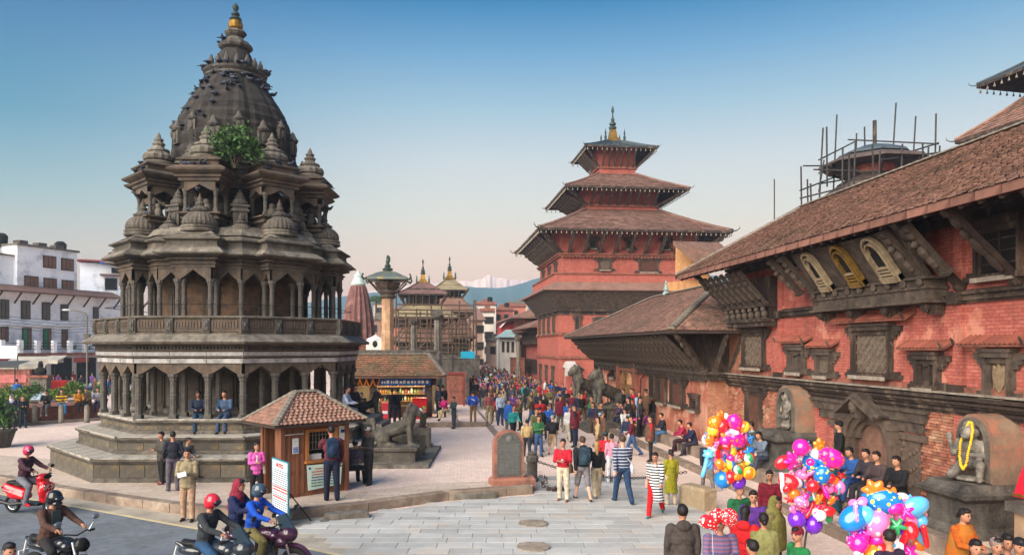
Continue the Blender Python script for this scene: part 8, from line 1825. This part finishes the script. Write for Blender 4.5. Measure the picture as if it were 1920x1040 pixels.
def crowd_one(X, Y, z, rz, place, h=None, grp='people in the far lane crowd'):
    for _ in range(60):
        cn, c = rc.choices(CN, CW)[0]; bn, d = rc.choice(BN)
        if (cn, bn, place) not in SEEN: break
    SEEN.add((cn, bn, place)); me = rc.choice(TEM); o = bpy.data.objects.new('person', me); col.objects.link(o)
    s = (h or rc.uniform(1.52,1.78))/1.68; o.location = (X,Y,z); o.rotation_euler = (0,0,rz); o.scale = (s*rc.uniform(.95,1.08),s,s)
    for i, m in ((1,cloth(c)),(2,cloth(d)),(5,cloth(rc.choice(CN)[1]))): o.material_slots[i].link = 'OBJECT'; o.material_slots[i].material = m
    return tag(o, '%s in %s top and %s %s' % ('person', cn, bn, place), 'person', grp)
cnt = {}
def spot_ok(X, Y, used, d=.42):
    return all((X-a)**2+(Y-b)**2 > d*d for a, b in used)
used = []
n = 0
# mid distance: sparse, with their own landmarks
mid = [(962,786,0),(971,800,0),(1000,778,0),(997,800,0),(1022,790,0),(1030,778,0),(1050,790,0),(1048,800,0),(1062,775,0),(1086,790,0),(1092,782,0),(1099,772,0),(1010,760,0),(1035,757,0),(1055,760,0),(1075,755,0),(958,765,0),(975,762,0),(985,752,0),(945,770,0),(1090,760,0),(1040,770,0),(1072,785,0),(1107,768,0),(905,745,0),(925,752,0),(952,745,0),(965,745,0),(940,735,0)]
for i, (px, py, z) in enumerate(mid):
    p = G(px, py, z); used.append((p.x,p.y)); pl_ = ('before the stone beasts' if px > 1080 else 'amid the open square' if px > 1000 else 'near the terrace edge')
    crowd_one(p.x, p.y, z, rc.choice([0,.3,-.3,pi,2.6,1.2]), pl_, grp='strollers in the nearer crowd')
for i in range(400):
    Y = rc.uniform(27, 44); X = rc.uniform(3.8, 8.9)
    if len(used) >= len(mid)+26: break
    if spot_ok(X, Y, used, 1.1): used.append((X,Y)); crowd_one(X, Y, 0, rc.choice([0,.4,-.3,pi,2.7,3.5,1.4,-1.2]), 'on the open paving', grp='strollers in the nearer crowd')
tries = 0
while n < 175 and tries < 9000:
    tries += 1; Y = 36+50*rc.random()**.7; X = rc.uniform(3.5, 10.3-.01*Y)
    if Y < 46 and X > 9: continue
    if not spot_ok(X, Y, used, .48 if Y > 50 else .85): continue
    used.append((X,Y)); n += 1
    side = 'by the palace wall' if X > 8.6 else ('by the brick plinths' if X < 4.2 else 'in mid lane')
    crowd_one(X, Y, 0, rc.choice([0,.2,-.2,pi,2.9,3.4,1.5,-1.5]), side+(' beyond the tower' if Y > 78 else (' beside the tower' if Y > 58 else ' before the tower')))
cm_ = bmesh.new(); CMATS = [SK['a'], HAIR, cloth((40,36,34))]+[cloth(c) for _, c in CN[:9]]; tq = []
for me in TEM[:6]:
    d_ = me.copy(); tq.append(d_)
for i in range(230):
    Y = 86+44*rc.random(); X = rc.uniform(2.2, 9.6); d_ = rc.choice(tq).copy(); a = rc.uniform(0,6.28); s_ = rc.uniform(.93,1.05)
    tc_ = rc.randint(3, len(CMATS)-1); bc_ = rc.randint(3, len(CMATS)-1); mp_ = {0:0,1:tc_,2:bc_,3:2,4:1,5:tc_,6:tc_,7:tc_}
    if rc.random() < .4: tc_ = 3
    for p in d_.polygons: p.material_index = mp_.get(p.material_index, 3)
    d_.transform(MX.Translation((X,Y,0)) @ MX.Rotation(a,4,'Z') @ MX.Scale(s_,4)); cm_.from_mesh(d_); bpy.data.meshes.remove(d_)
cme = bpy.data.meshes.new('far_crowd'); cm_.to_mesh(cme); cm_.free()
for m in CMATS: cme.materials.append(m)
tag(put('far_crowd', cme), 'dense mass of people filling the far end of the lane', 'crowd', kind='stuff')
for i in range(48):
    px = rc.uniform(-20,250); p = G(px, rc.uniform(718,752), 0); crowd_one(p.x,p.y,0,rc.uniform(0,6.2),'among the motorcycles by the hotel', grp='people before the white hotel')
for i in range(10):
    px = rc.uniform(1150,1215); a = TH+atan((px-960)/FPX); X = rc.uniform(9.6,10.3); Y = X/tan(a); crowd_one(X,Y,.17 if X < 10.0 else .54,rc.uniform(0,6.2),'by the gilt gate step', grp='people by the gilt gate')
# ================================================================ PIGEONS
pg = MB(); pg.ell((0,0,.09),(.055,.12,.06),8,5); pg.ell((0,.12,.16),(.03,.035,.035),6,4); pg.tube([(0,.06,.1),(0,.12,.15)],.035,6); pg.loft([[(-.03,-.09,.09),(.03,-.09,.09),(.03,-.09,.075),(-.03,-.09,.075)],[(-.045,-.22,.06),(.045,-.22,.06),(.045,-.22,.052),(-.045,-.22,.052)]]); pg.tube([(0,.15,.16),(0,.18,.152)],.008,4)
for s in (-1,1): pg.tube([(s*.02,.01,.05),(s*.02,.02,0)],.006,4); pg.ell((s*.045,-.02,.1),(.018,.12,.045),6,4)
PGM = pg.mesh('pigeon_mesh', mat('slate_pigeon', (62,68,80), (40,42,52), 8, .6, 0), True)
rp_ = random.Random(5)
def pigeon(loc, lab, grp): o = put('pigeon', PGM, None); o.location = loc; o.rotation_euler = (0,0,rp_.uniform(0,6.28)); s = rp_.uniform(.85,1.1); o.scale = (s,s,s); tag(o, lab, 'pigeon', grp)
TM = MX.Translation((TC[0],TC[1],4.3*(1-.949))) @ MX.Rotation(TPH,4,'Z') @ MX.Scale(.949,4)
for (R_, z_, nn, lab) in ((1.22,15.13,12,'pigeon perched on the band round the spire neck'),(1.1,14.87,0,''),(1.05,15.22,5,'pigeon perched among the small finials above the spire neck'),(.62,16.26,3,'pigeon perched on the stone disc below the gilt pot')):
    for i in range(nn): a = rp_.uniform(-pi,.3); pigeon(TM @ V((R_*cos(a),R_*sin(a),z_)), lab, lab.replace('pigeon','pigeons'))
for i in range(46):
    j = rp_.choice([2,3,4,5,6,7,8,8,9,9,10]); r0, z0 = prof[j]; f = rp_.random(); r1, z1 = prof[j+1]; a = rp_.uniform(-pi*.95,.2); R_ = (r0+(r1-r0)*f)*1.02+.02; pigeon(TM @ V((R_*cos(a),R_*sin(a),z0+(z1-z0)*f)), 'pigeon clinging to the curved side of the stone spire', 'pigeons on the spire shoulder')
for k in (6,7,0,1,2):
    for i in range(6): pigeon(TM @ (faceM(k,PR) @ V((rp_.uniform(-.7,.7),rp_.choice([-.72,.3,-.6]),10.62 if rp_.random() < .8 else 10.9))), 'pigeon resting on the eaves of a small upper pavilion', 'pigeons on the pavilion eaves')
    for i in range(3): pigeon(TM @ (faceM(k,PR) @ V((rp_.uniform(-.5,.5),-.56,9.02))), 'pigeon on the floor ledge of a small upper pavilion', 'pigeons on the pavilion floors')
    pigeon(TM @ (faceM(k,3.72) @ V((0,0,9.7))), 'pigeon on the tip of a ribbed porch dome', 'pigeons on the porch dome tips')
for i in range(10): a = rp_.uniform(-pi*.9,0); pigeon(TM @ V((3.0*cos(a),3.0*sin(a),8.62)), 'pigeon on the pale terrace roof between the porch domes', 'pigeons on the terrace roof')
# ================================================================ BALLOONS
def glossy(nm, c, c2=None): return mat('balloon_'+nm, c, c2 or tuple(min(255,x*1.05) for x in c), 1.2, .18, 0, spec=.6, coat=.5)
BC = {'magenta':(224,30,150),'pink':(240,120,180),'orange':(240,120,30),'yellow':(240,200,50),'blue':(20,120,200),'sky':(90,180,230),'purple':(110,40,190),'red':(216,30,40),'green':(40,150,90),'white':(230,226,230),'teal':(40,160,170)}
def spotmat(nm, c, c2, sc_):
    if 'spot_'+nm in MATS: return MATS['spot_'+nm]
    m = bpy.data.materials.new('spot_'+nm); MATS['spot_'+nm] = m; n, b, N, K = nodes(m); b.inputs['Roughness'].default_value = .18; b.inputs['Coat Weight'].default_value = .5
    t = N.new('ShaderNodeTexCoord'); v = N.new('ShaderNodeTexVoronoi'); v.inputs['Scale'].default_value = sc_; K.new(t.outputs['Object'], v.inputs[0]); r = N.new('ShaderNodeMath'); r.operation = 'LESS_THAN'; r.inputs[1].default_value = .33; K.new(v.outputs['Distance'], r.inputs[0])
    x = N.new('ShaderNodeMix'); x.data_type = 'RGBA'; x.inputs[6].default_value = L4(c); x.inputs[7].default_value = L4(c2); K.new(r.outputs[0], x.inputs[0]); K.new(x.outputs[2], b.inputs['Base Color']); return m
def bmesh_foil(kind):
    b = MB()
    if kind == 'round': b.ell((0,0,0),(.5,.5,.52),20,14)
    elif kind == 'oval': b.ell((0,0,0),(.62,.34,.46),20,12)
    elif kind == 'egg': b.lathe([(0,-.55),(.16,-.5),(.3,-.38),(.4,-.15),(.42,.08),(.36,.32),(.22,.48),(0,.55)],20)
    elif kind == 'long': b.lathe([(0,-.9),(.1,-.85),(.17,-.7),(.2,-.3),(.17,.1),(.2,.4),(.18,.75),(.1,.88),(0,.92)],14)
    elif kind in ('star','flower','heart'):
        n = 40; P = []
        for i in range(n):
            a = 2*pi*i/n
            if kind == 'star': r = .5*(.72+.28*cos(5*a))
            elif kind == 'flower': r = .5*(.85+.15*cos(6*a))
            else:
                t = a; x = 16*sin(t)**3/34; z = (13*cos(t)-5*cos(2*t)-2*cos(3*t)-cos(4*t))/34; P.append((x,z)); continue
            P.append((r*sin(a), r*cos(a)))
        rings = []
        for f, y in ((.0,-.2),(.45,-.18),(.8,-.12),(.97,-.04),(1,0),(.97,.04),(.8,.12),(.45,.18),(0,.2)): rings.append([(x*f,y,z*f) for x,z in P])
        b.loft(rings, False)
    elif kind == 'ears': b.ell((-.24,0,.1),(.14,.1,.36),12,8,Euler((0,-.3,0)).to_matrix()); b.ell((.24,0,.1),(.14,.1,.36),12,8,Euler((0,.3,0)).to_matrix()); b.ell((0,0,-.3),(.3,.2,.26),14,10)
    b.lathe([(.05,-.6 if kind in('round','egg') else -.5),(.02,-.52 if kind in ('round','egg') else -.42)],8)
    me = b.mesh('balloon_mesh', [glossy('blue',BC['blue'])], True); return me
BMESH = {k: bmesh_foil(k) for k in ('round','oval','egg','long','star','flower','heart','ears')}
def balloon(par, p, kind, c, s, lab=None, rot=None, m=None):
    me = BMESH[kind]; o = put('balloon', me, par); o.location = p; o.scale = (s,s,s); o.rotation_euler = rot or (RND.uniform(-.5,.5), RND.uniform(-.7,.7), RND.uniform(-.7,.7))
    o.material_slots[0].link = 'OBJECT'; o.material_slots[0].material = m or glossy(c, BC[c])
    if lab: o['label'] = lab
    return o
def gore(nm, cols):
    if 'gore_'+nm in MATS: return MATS['gore_'+nm]
    m = bpy.data.materials.new('gore_'+nm); MATS['gore_'+nm] = m; n, b, N, K = nodes(m); b.inputs['Roughness'].default_value = .2; b.inputs['Coat Weight'].default_value = .5
    t = N.new('ShaderNodeTexCoord'); g = N.new('ShaderNodeTexGradient'); g.gradient_type = 'RADIAL'; K.new(t.outputs['Object'], g.inputs[0]); r = N.new('ShaderNodeValToRGB'); r.color_ramp.interpolation = 'CONSTANT'; K.new(g.outputs[0], r.inputs[0])
    r.color_ramp.elements[0].color = L4(cols[0]); r.color_ramp.elements[1].position = 1/len(cols); r.color_ramp.elements[1].color = L4(cols[1])
    for i in range(2,len(cols)): e = r.color_ramp.elements.new(i/len(cols)); e.color = L4(cols[i])
    K.new(r.outputs[0], b.inputs['Base Color']); return m
BEACH = gore('beach', [BC['orange'],BC['yellow'],BC['blue'],BC['orange'],BC['green'],BC['yellow']]); BEACH2 = gore('beach2', [BC['white'],BC['green'],BC['red'],BC['white'],BC['blue'],BC['yellow']])
SPB = spotmat('blue_yellow', BC['blue'], (220,230,90), 5); SPM = spotmat('magenta', BC['magenta'], BC['orange'], 4.5); SPO = spotmat('orange', BC['orange'], BC['yellow'], 6); SPR = spotmat('red_white', BC['red'], (236,230,230), 9); SPP = spotmat('pink', BC['pink'], (250,230,240), 4)
def bunch(label, zc, cpx, ball, polepts, fill, rng, seed):
    """ball: list of (px, py, size in px, kind, colour or material)"""
    o3 = D(cpx[0], cpx[1], zc); t = thing('balloon_bunch', label, 'balloons', tuple(o3)); r = random.Random(seed); k = zc/FPX
    for (px, py, s_, kind, c) in ball:
        p = D(px, py, zc-.12-r.random()*.18)-o3; balloon(t, p, kind, c if isinstance(c,str) else 'red', s_*k*1.02, m=None if isinstance(c,str) else c)
    for i in range(fill):
        a = r.uniform(0,2*pi); q = sqrt(r.random()); px = rng[0]+q*rng[2]*cos(a); py = rng[1]+q*rng[3]*sin(a)
        kind = r.choice(['round','star','flower','heart','egg','long','oval']); c = r.choice(rng[4]); p = D(px,py,zc+r.uniform(-.32,.3))-o3
        balloon(t, p, kind, c if isinstance(c,str) else 'red', r.uniform(rng[5],rng[6])*k*1.0*(.6 if kind == 'long' else 1), m=None if isinstance(c,str) else c)
    b = MB(); b.tube([D(px,py,zc)-o3 for px,py in polepts], .018, 6); b.build('bamboo_pole', BAMB, t)
    return t
bunch('balloon bunch with magenta and orange shapes above blue and purple round ones, nearest the chain', 14.5, (1365,842),
 [(1356,795,38,'ears','magenta'),(1378,792,32,'egg',SPM),(1383,823,30,'oval',SPM),(1352,778,24,'heart','orange'),(1340,792,26,'round',SPO),(1335,812,26,'star','orange'),(1331,826,24,'flower','orange'),(1395,800,22,'round',BEACH),(1402,822,26,'star','blue'),(1345,840,24,'long','red'),(1363,836,20,'heart','red'),(1376,846,20,'flower','yellow'),(1405,858,20,'round',BEACH2),(1330,866,30,'star','sky'),(1322,875,22,'long','sky'),(1349,868,17,'round','orange'),(1368,870,22,'round',BEACH),(1385,880,18,'round',BEACH2),(1405,886,24,'round',BEACH),(1356,898,32,'round','blue'),(1385,903,26,'round','purple'),(1328,850,22,'flower','sky'),(1388,852,20,'star','red'),(1362,815,20,'oval','pink'),(1407,845,18,'oval','blue'),(1370,858,14,'round','magenta')],
 [(1380,890),(1386,930),(1388,960)], 74, (1366,842,42,62,['magenta','orange','red','yellow','blue','pink','white',BEACH,SPO],15,24), 1)
bunch('second balloon bunch, magenta and blue spotted above, two purple globes at its foot', 12.4, (1525,905),
 [(1502,838,30,'round','magenta'),(1484,862,38,'star','magenta'),(1536,836,32,'flower',SPO),(1520,865,36,'egg',SPB),(1557,858,40,'oval',SPM),(1541,890,36,'egg',SPB),(1468,866,26,'oval','red'),(1498,850,24,'heart','white'),(1512,886,26,'ears','pink'),(1478,902,30,'oval','red'),(1556,893,24,'star','teal'),(1568,908,22,'heart',SPP),(1488,925,22,'round','orange'),(1520,912,26,'star','blue'),(1545,915,22,'long','magenta'),(1503,940,22,'oval',SPP),(1535,935,22,'star',SPO),(1560,938,22,'flower','orange'),(1480,935,18,'star','red'),(1494,973,32,'round','purple'),(1525,983,33,'round','purple'),(1548,968,26,'round',BEACH2),(1487,955,22,'heart','pink'),(1519,955,20,'long','red'),(1545,950,22,'star','red'),(1467,905,22,'long','white'),(1575,912,22,'egg','pink')],
 [(1518,960),(1511,1005),(1505,1050)], 90, (1524,900,54,70,['magenta','red','pink','orange','blue','white','red',SPM,SPP,'teal'],15,26), 2)
bunch('third balloon bunch at the lower edge with orange, sky blue, pink and purple foil shapes', 11.0, (1663,975),
 [(1640,918,46,'flower','orange'),(1672,930,40,'star','orange'),(1658,940,52,'oval',SPB),(1602,970,48,'oval','blue'),(1716,950,44,'oval','sky'),(1610,945,36,'heart','pink'),(1695,958,46,'oval',SPP),(1645,982,48,'egg',SPP),(1615,1000,40,'flower','magenta'),(1700,970,30,'heart','red'),(1682,985,36,'star','green'),(1697,990,28,'round','purple'),(1610,1030,36,'star','white'),(1655,1020,44,'flower','orange'),(1690,1020,36,'long','red'),(1720,1000,34,'long','sky'),(1735,1005,26,'long','red'),(1640,1040,38,'round',SPO),(1705,1035,38,'star','magenta'),(1600,1015,30,'ears','pink'),(1622,965,34,'round','sky'),(1725,975,26,'round','sky')],
 [(1665,1000),(1668,1060),(1670,1120)], 84, (1663,990,70,70,['orange','magenta','sky','pink','purple','red','white',SPB,SPP],22,38), 3)
p = D(1335,975,10.9); t = thing('polka_dot_balloon', 'red heart-shaped balloon with white dots behind the mauve striped sweater', 'balloon', tuple(p)); o = put('balloon_skin', BMESH['heart'], t); o.scale = (.44,.4,.4); o.rotation_euler = (0,-.4,.2); o.material_slots[0].link = 'OBJECT'; o.material_slots[0].material = SPR
o = put('balloon_skin', BMESH['round'], t, label='second dotted lobe'); o.location = (.26,.0,.04); o.scale = (.27,.2,.26); o.material_slots[0].link = 'OBJECT'; o.material_slots[0].material = SPR
MB().tube([(0,0,-.15),(.05,.05,-.8)],.004,4).build('string', PAP, t)

# ================================================================ SCOOTER AND MOTORCYCLES
TYRE = mat('tyre_rubber', (34,34,36), (26,26,28), 6, .85, .2); CHR = mat('chrome', (190,194,198), (150,154,160), 3, .2, 0, metal=.9); BLK = mat('black_plastic', (30,31,34), (22,22,24), 4, .4, 0); SEATM = mat('black_seat', (26,26,28), None, 6, .6, .2)
def wheel(t, x, r, w=.05):
    b = MB(); b.torus((x,0,r), r-w, w, 'y', 26, 8); b.build('tyre', TYRE, t, smooth=True); b = MB(); b.torus((x,0,r), r-w*1.9, .014, 'y', 22, 5); b.ell((x,0,r),(.045,.05,.045),8,6)
    for i in range(10): a = pi*i/5; b.beam((x,0,r),(x+(r-w*1.9)*cos(a),0,r+(r-w*1.9)*sin(a)),.018,.012)
    b.build('rim', CHR, t)
def motorbike(lab, pos, rz, c, fair=False, c2=None):
    """front towards +x"""
    t = thing('motorcycle', lab, 'motorcycle', pos, rz); body = mat('bike_paint_%d_%d_%d' % c, c, tuple(x*.9 for x in c), 1, .2, 0, coat=.8)
    wheel(t, -.65, .31); wheel(t, .65, .31)
    b = MB()
    for s in (-1,1): b.tube([(.65,s*.09,.31),(.45,s*.09,.92)],.026,8)
    b.build('front_fork', CHR, t)
    b = MB(); b.tube([(.44,0,.95),(.1,0,.55),(-.2,0,.4),(-.65,0,.31)],.03,6); b.tube([(.42,0,.88),(-.1,0,.8),(-.75,0,.82)],.028,6); b.build('bike_frame', BLK, t)
    me = fuse([('e',0,(.12,0,.84),(.27,.15,.13)),('e',0,(-.02,0,.80),(.2,.12,.1)),('e',0,(.26,0,.82),(.13,.17,.11))],.02,'tank',[body]); put('fuel_tank', me, t)
    me = fuse([('e',0,(-.3,0,.83),(.25,.13,.055)),('e',0,(-.58,0,.88),(.22,.11,.05)),('c',0,(-.2,0,.8),(-.7,0,.88),.08,.07)],.02,'seat',[SEATM]); put('seat', me, t)
    me = fuse([('e',0,(-.6,0,.74),(.27,.09,.08)),('c',0,(-.45,0,.7),(-.88,0,.86),.07,.03)],.02,'tail',[body]); put('tail_panel', me, t)
    b = MB(); b.box(-.14,.16,-.12,.12,.3,.52); b.lathe([(.1,.5),(.11,.54),(.1,.56),(.11,.6),(.1,.62),(.11,.66),(.06,.7)],12,.08,0); b.ell((0,.14,.38),(.12,.05,.11),10,6); b.ell((0,-.14,.38),(.12,.05,.11),10,6); b.build('engine', mat('engine_grey', (110,112,116), (80,80,84), 4, .4, .2, metal=.5), t)
    b = MB(); b.tube([(.12,-.1,.45),(.18,-.15,.26),(-.2,-.17,.24),(-.5,-.19,.3),(-.85,-.2,.38)],.032,8,r1=.05); b.build('exhaust', CHR, t)
    b = MB(); b.torus((.65,0,.31),.35,.03,'y',12,5,a0=.3,a1=2.2); b.torus((.65,0,.31),.35,.05,'y',12,4,a0=.5,a1=1.9); b.build('front_fender', body, t)
    b = MB(); b.tube([(.38,-.36,1.03),(.42,-.2,1.07),(.45,0,1.02),(.42,.2,1.07),(.38,.36,1.03)],.013,6); b.build('handlebar', BLK, t)
    b = MB()
    for s in (-1,1): b.tube([(.35,s*.40,1.03),(.385,s*.27,1.04)],.022,8)
    b.build('grip', SEATM, t)
    for s in (-1,1):
        b = MB(); b.tube([(.42,s*.24,1.06),(.46,s*.30,1.2),(.45,s*.34,1.26)],.008,5); b.ell((.45,s*.36,1.28),(.02,.075,.05),10,6); b.build('mirror', CHR if not fair else BLK, t)
    b = MB(); b.ell((.6,0,.86),(.09,.11,.11),12,8); b.build('headlight', mat('headlight_glass', (220,226,230), (190,196,204), 5, .1, 0, coat=1), t); b = MB(); b.ell((.56,0,.87),(.09,.125,.125),12,8); b.build('headlight_shell', BLK if not fair else body, t)
    if fair:
        me = fuse([('e',0,(.5,0,.86),(.2,.17,.16)),('e',0,(.42,0,.72),(.16,.19,.14))],.02,'fairing',[body]); put('fairing', me, t)
        b = MB(); b.loft([[(.42,-.14,.98),(.66,-.02,.96),(.66,.02,.96),(.42,.14,.98)],[(.34,-.12,1.2),(.46,-.03,1.24),(.46,.03,1.24),(.34,.12,1.2)]]); b.build('windscreen', mat('smoked_screen', (44,54,62), None, 2, .1, 0, coat=1), t)
    b = MB(); b.box(-.98,-.95,-.09,.09,.5,.62); b.tube([(-.88,0,.8),(-.96,0,.55)],.015,5); b.build('number_plate', PAP, t)
    return t
def scooter(lab, pos, rz):
    t = thing('scooter', lab, 'scooter', pos, rz); red = mat('scooter_red', (206,24,34), (196,18,28), 1, .2, 0, coat=.8)
    wheel(t,-.55,.24,.045); wheel(t,.6,.24,.045)
    me = fuse([('c',0,(.42,0,.42),(.36,0,.86),.14,.15),('e',0,(.38,0,.95),(.14,.2,.11)),('e',0,(.44,0,.62),(.12,.22,.26)),('e',0,(.55,0,.5),(.12,.1,.12)),('e',0,(.5,.13,.7),(.08,.06,.12)),('e',0,(.5,-.13,.7),(.08,.06,.12))],.02,'front',[red]); put('front_shield', me, t)
    me = fuse([('c',0,(-.2,0,.5),(-.75,0,.68),.16,.09),('e',0,(-.4,0,.5),(.32,.17,.16)),('c',0,(-.15,.1,.45),(-.7,.1,.6),.08,.05),('c',0,(-.15,-.1,.45),(-.7,-.1,.6),.08,.05)],.02,'rear',[red]); put('rear_body', me, t)
    MB().box(-.2,.35,-.17,.17,.24,.3).build('footboard', BLK, t); me = fuse([('e',0,(-.2,0,.74),(.25,.14,.07)),('e',0,(-.52,0,.79),(.22,.12,.06))],.02,'seat',[SEATM]); put('seat', me, t)
    b = MB(); b.tube([(.3,-.34,1.0),(.36,0,1.02),(.3,.34,1.0)],.02,7); b.build('handlebar', BLK, t); b = MB(); b.tube([(.6,.07,.24),(.45,.07,.5)],.025,6); b.tube([(.6,-.07,.24),(.45,-.07,.5)],.025,6); b.build('front_fork', BLK, t)
    for s in (-1,1): b = MB(); b.tube([(.32,s*.24,1.02),(.34,s*.3,1.18)],.008,5); b.ell((.34,s*.33,1.2),(.02,.07,.045),10,6); b.build('mirror', BLK, t)
    b = MB(); b.ell((.5,0,.98),(.06,.13,.06),12,8); b.build('headlight', mat('headlight_glass', (0,0,0)), t)
    b = MB()
    for s in (-1,1):
        for q in (-1,1): b.beam((.565,s*.1-.07,.72+q*.05),(.565,s*.1+.07,.72-q*.05),.02,.03)
    b.build('silver_emblem', CHR, t)
    b = MB(); b.tube([(-.1,-.14,.3),(-.4,-.2,.26),(-.8,-.2,.34)],.04,8,r1=.06); b.build('exhaust', BLK, t)
    b = MB(); b.torus((.6,0,.24),.27,.05,'y',12,4,a0=.4,a1=2.4); b.build('front_fender', red, t)
    b = MB(); b.ell((-.82,0,.66),(.03,.09,.04),8,5); b.build('tail_lamp', mat('lamp_red', (180,20,30), None, 2, .2, 0), t); return t
HEAD = math.atan2(-.50,1.0)
def rider(lab, bp, rz, back, top, bot, extra, opt='helmet', seatz=.88, pose='ride', **k):
    f = V((cos(rz), sin(rz), 0)); p = V(bp)-f*back; return person(lab, (p.x,p.y,0), rz-pi/2, 1.72, top, bot, pose=pose, seat=seatz+.02, lod=0, opt=opt, extra=extra, **k)
sp0 = G(58,962,0); sr = HEAD+.15; scooter('red scooter with silver emblem rolling along the kerb', sp0, sr)
rider('woman in dark maroon jacket and pink-red helmet riding the red scooter', sp0, sr, .22, (70,40,52),(110,112,122),(190,40,84),'f helmet', .8, shoe=(200,30,50), hy=-.3)
b0 = D(112,1000,13.2); b0.z = 0; br = HEAD-.05; motorbike('black motorcycle with round headlamp and red front mudguard', b0, br, (30,30,34))
A = rider('rider in brown jacket, green-grey shirt and black helmet on the round-lamped motorcycle', b0, br, .28, (84,58,48),(40,38,40),(20,22,26),'helmet fullface coat', .8, hy=.1)
MB().cbox(A['chest']+V((0,.13,-.02)),(.16,.03,.36)).build('shirt_front', cloth((72,88,86)), A['obj'])
b1 = D(410,1030,12.9); b1.z = 0; b1r = HEAD+.05; motorbike('dark sport motorcycle with smoked screen cut by the frame\'s lower edge', b1, b1r, (44,48,56), True)
A = rider('rider in charcoal hoodie, turquoise face mask and red helmet', b1, b1r, .28, (52,56,60),(40,74,110),(196,36,56),'helmet mask', .8, hy=.0, extra2=(40,176,196))
b = MB(); c0 = A['nb']+V((.235*A['s'],.04,-.17*A['s'])); b.ell(c0,(.022,.05,.05),12,8); pt_ = b.build('sleeve_patch', PAP, A['obj'])
text_obj('3', .08, BLK, A['obj'], MX.Translation(c0+V((.023,0,-.028))) @ MX.Rotation(pi/2,4,'Z') @ RX)
b2 = D(495,1010,13.9); b2.z = 0; b2r = HEAD+.08; motorbike('black and magenta motorcycle with small fairing carrying two people', b2, b2r, (60,24,50), True)
rider('rider in bright blue jacket with black sleeves and dark visored helmet', b2, b2r, .25, (30,84,196),(132,122,74),(58,76,92),'helmet', .8, hy=-.1)
rider('woman passenger in navy coat with crimson scarf over her head', b2, b2r, .62, (34,44,84),(60,50,60),(140,40,60),'f veil scarf', .86, pose='pillion', hy=.1)
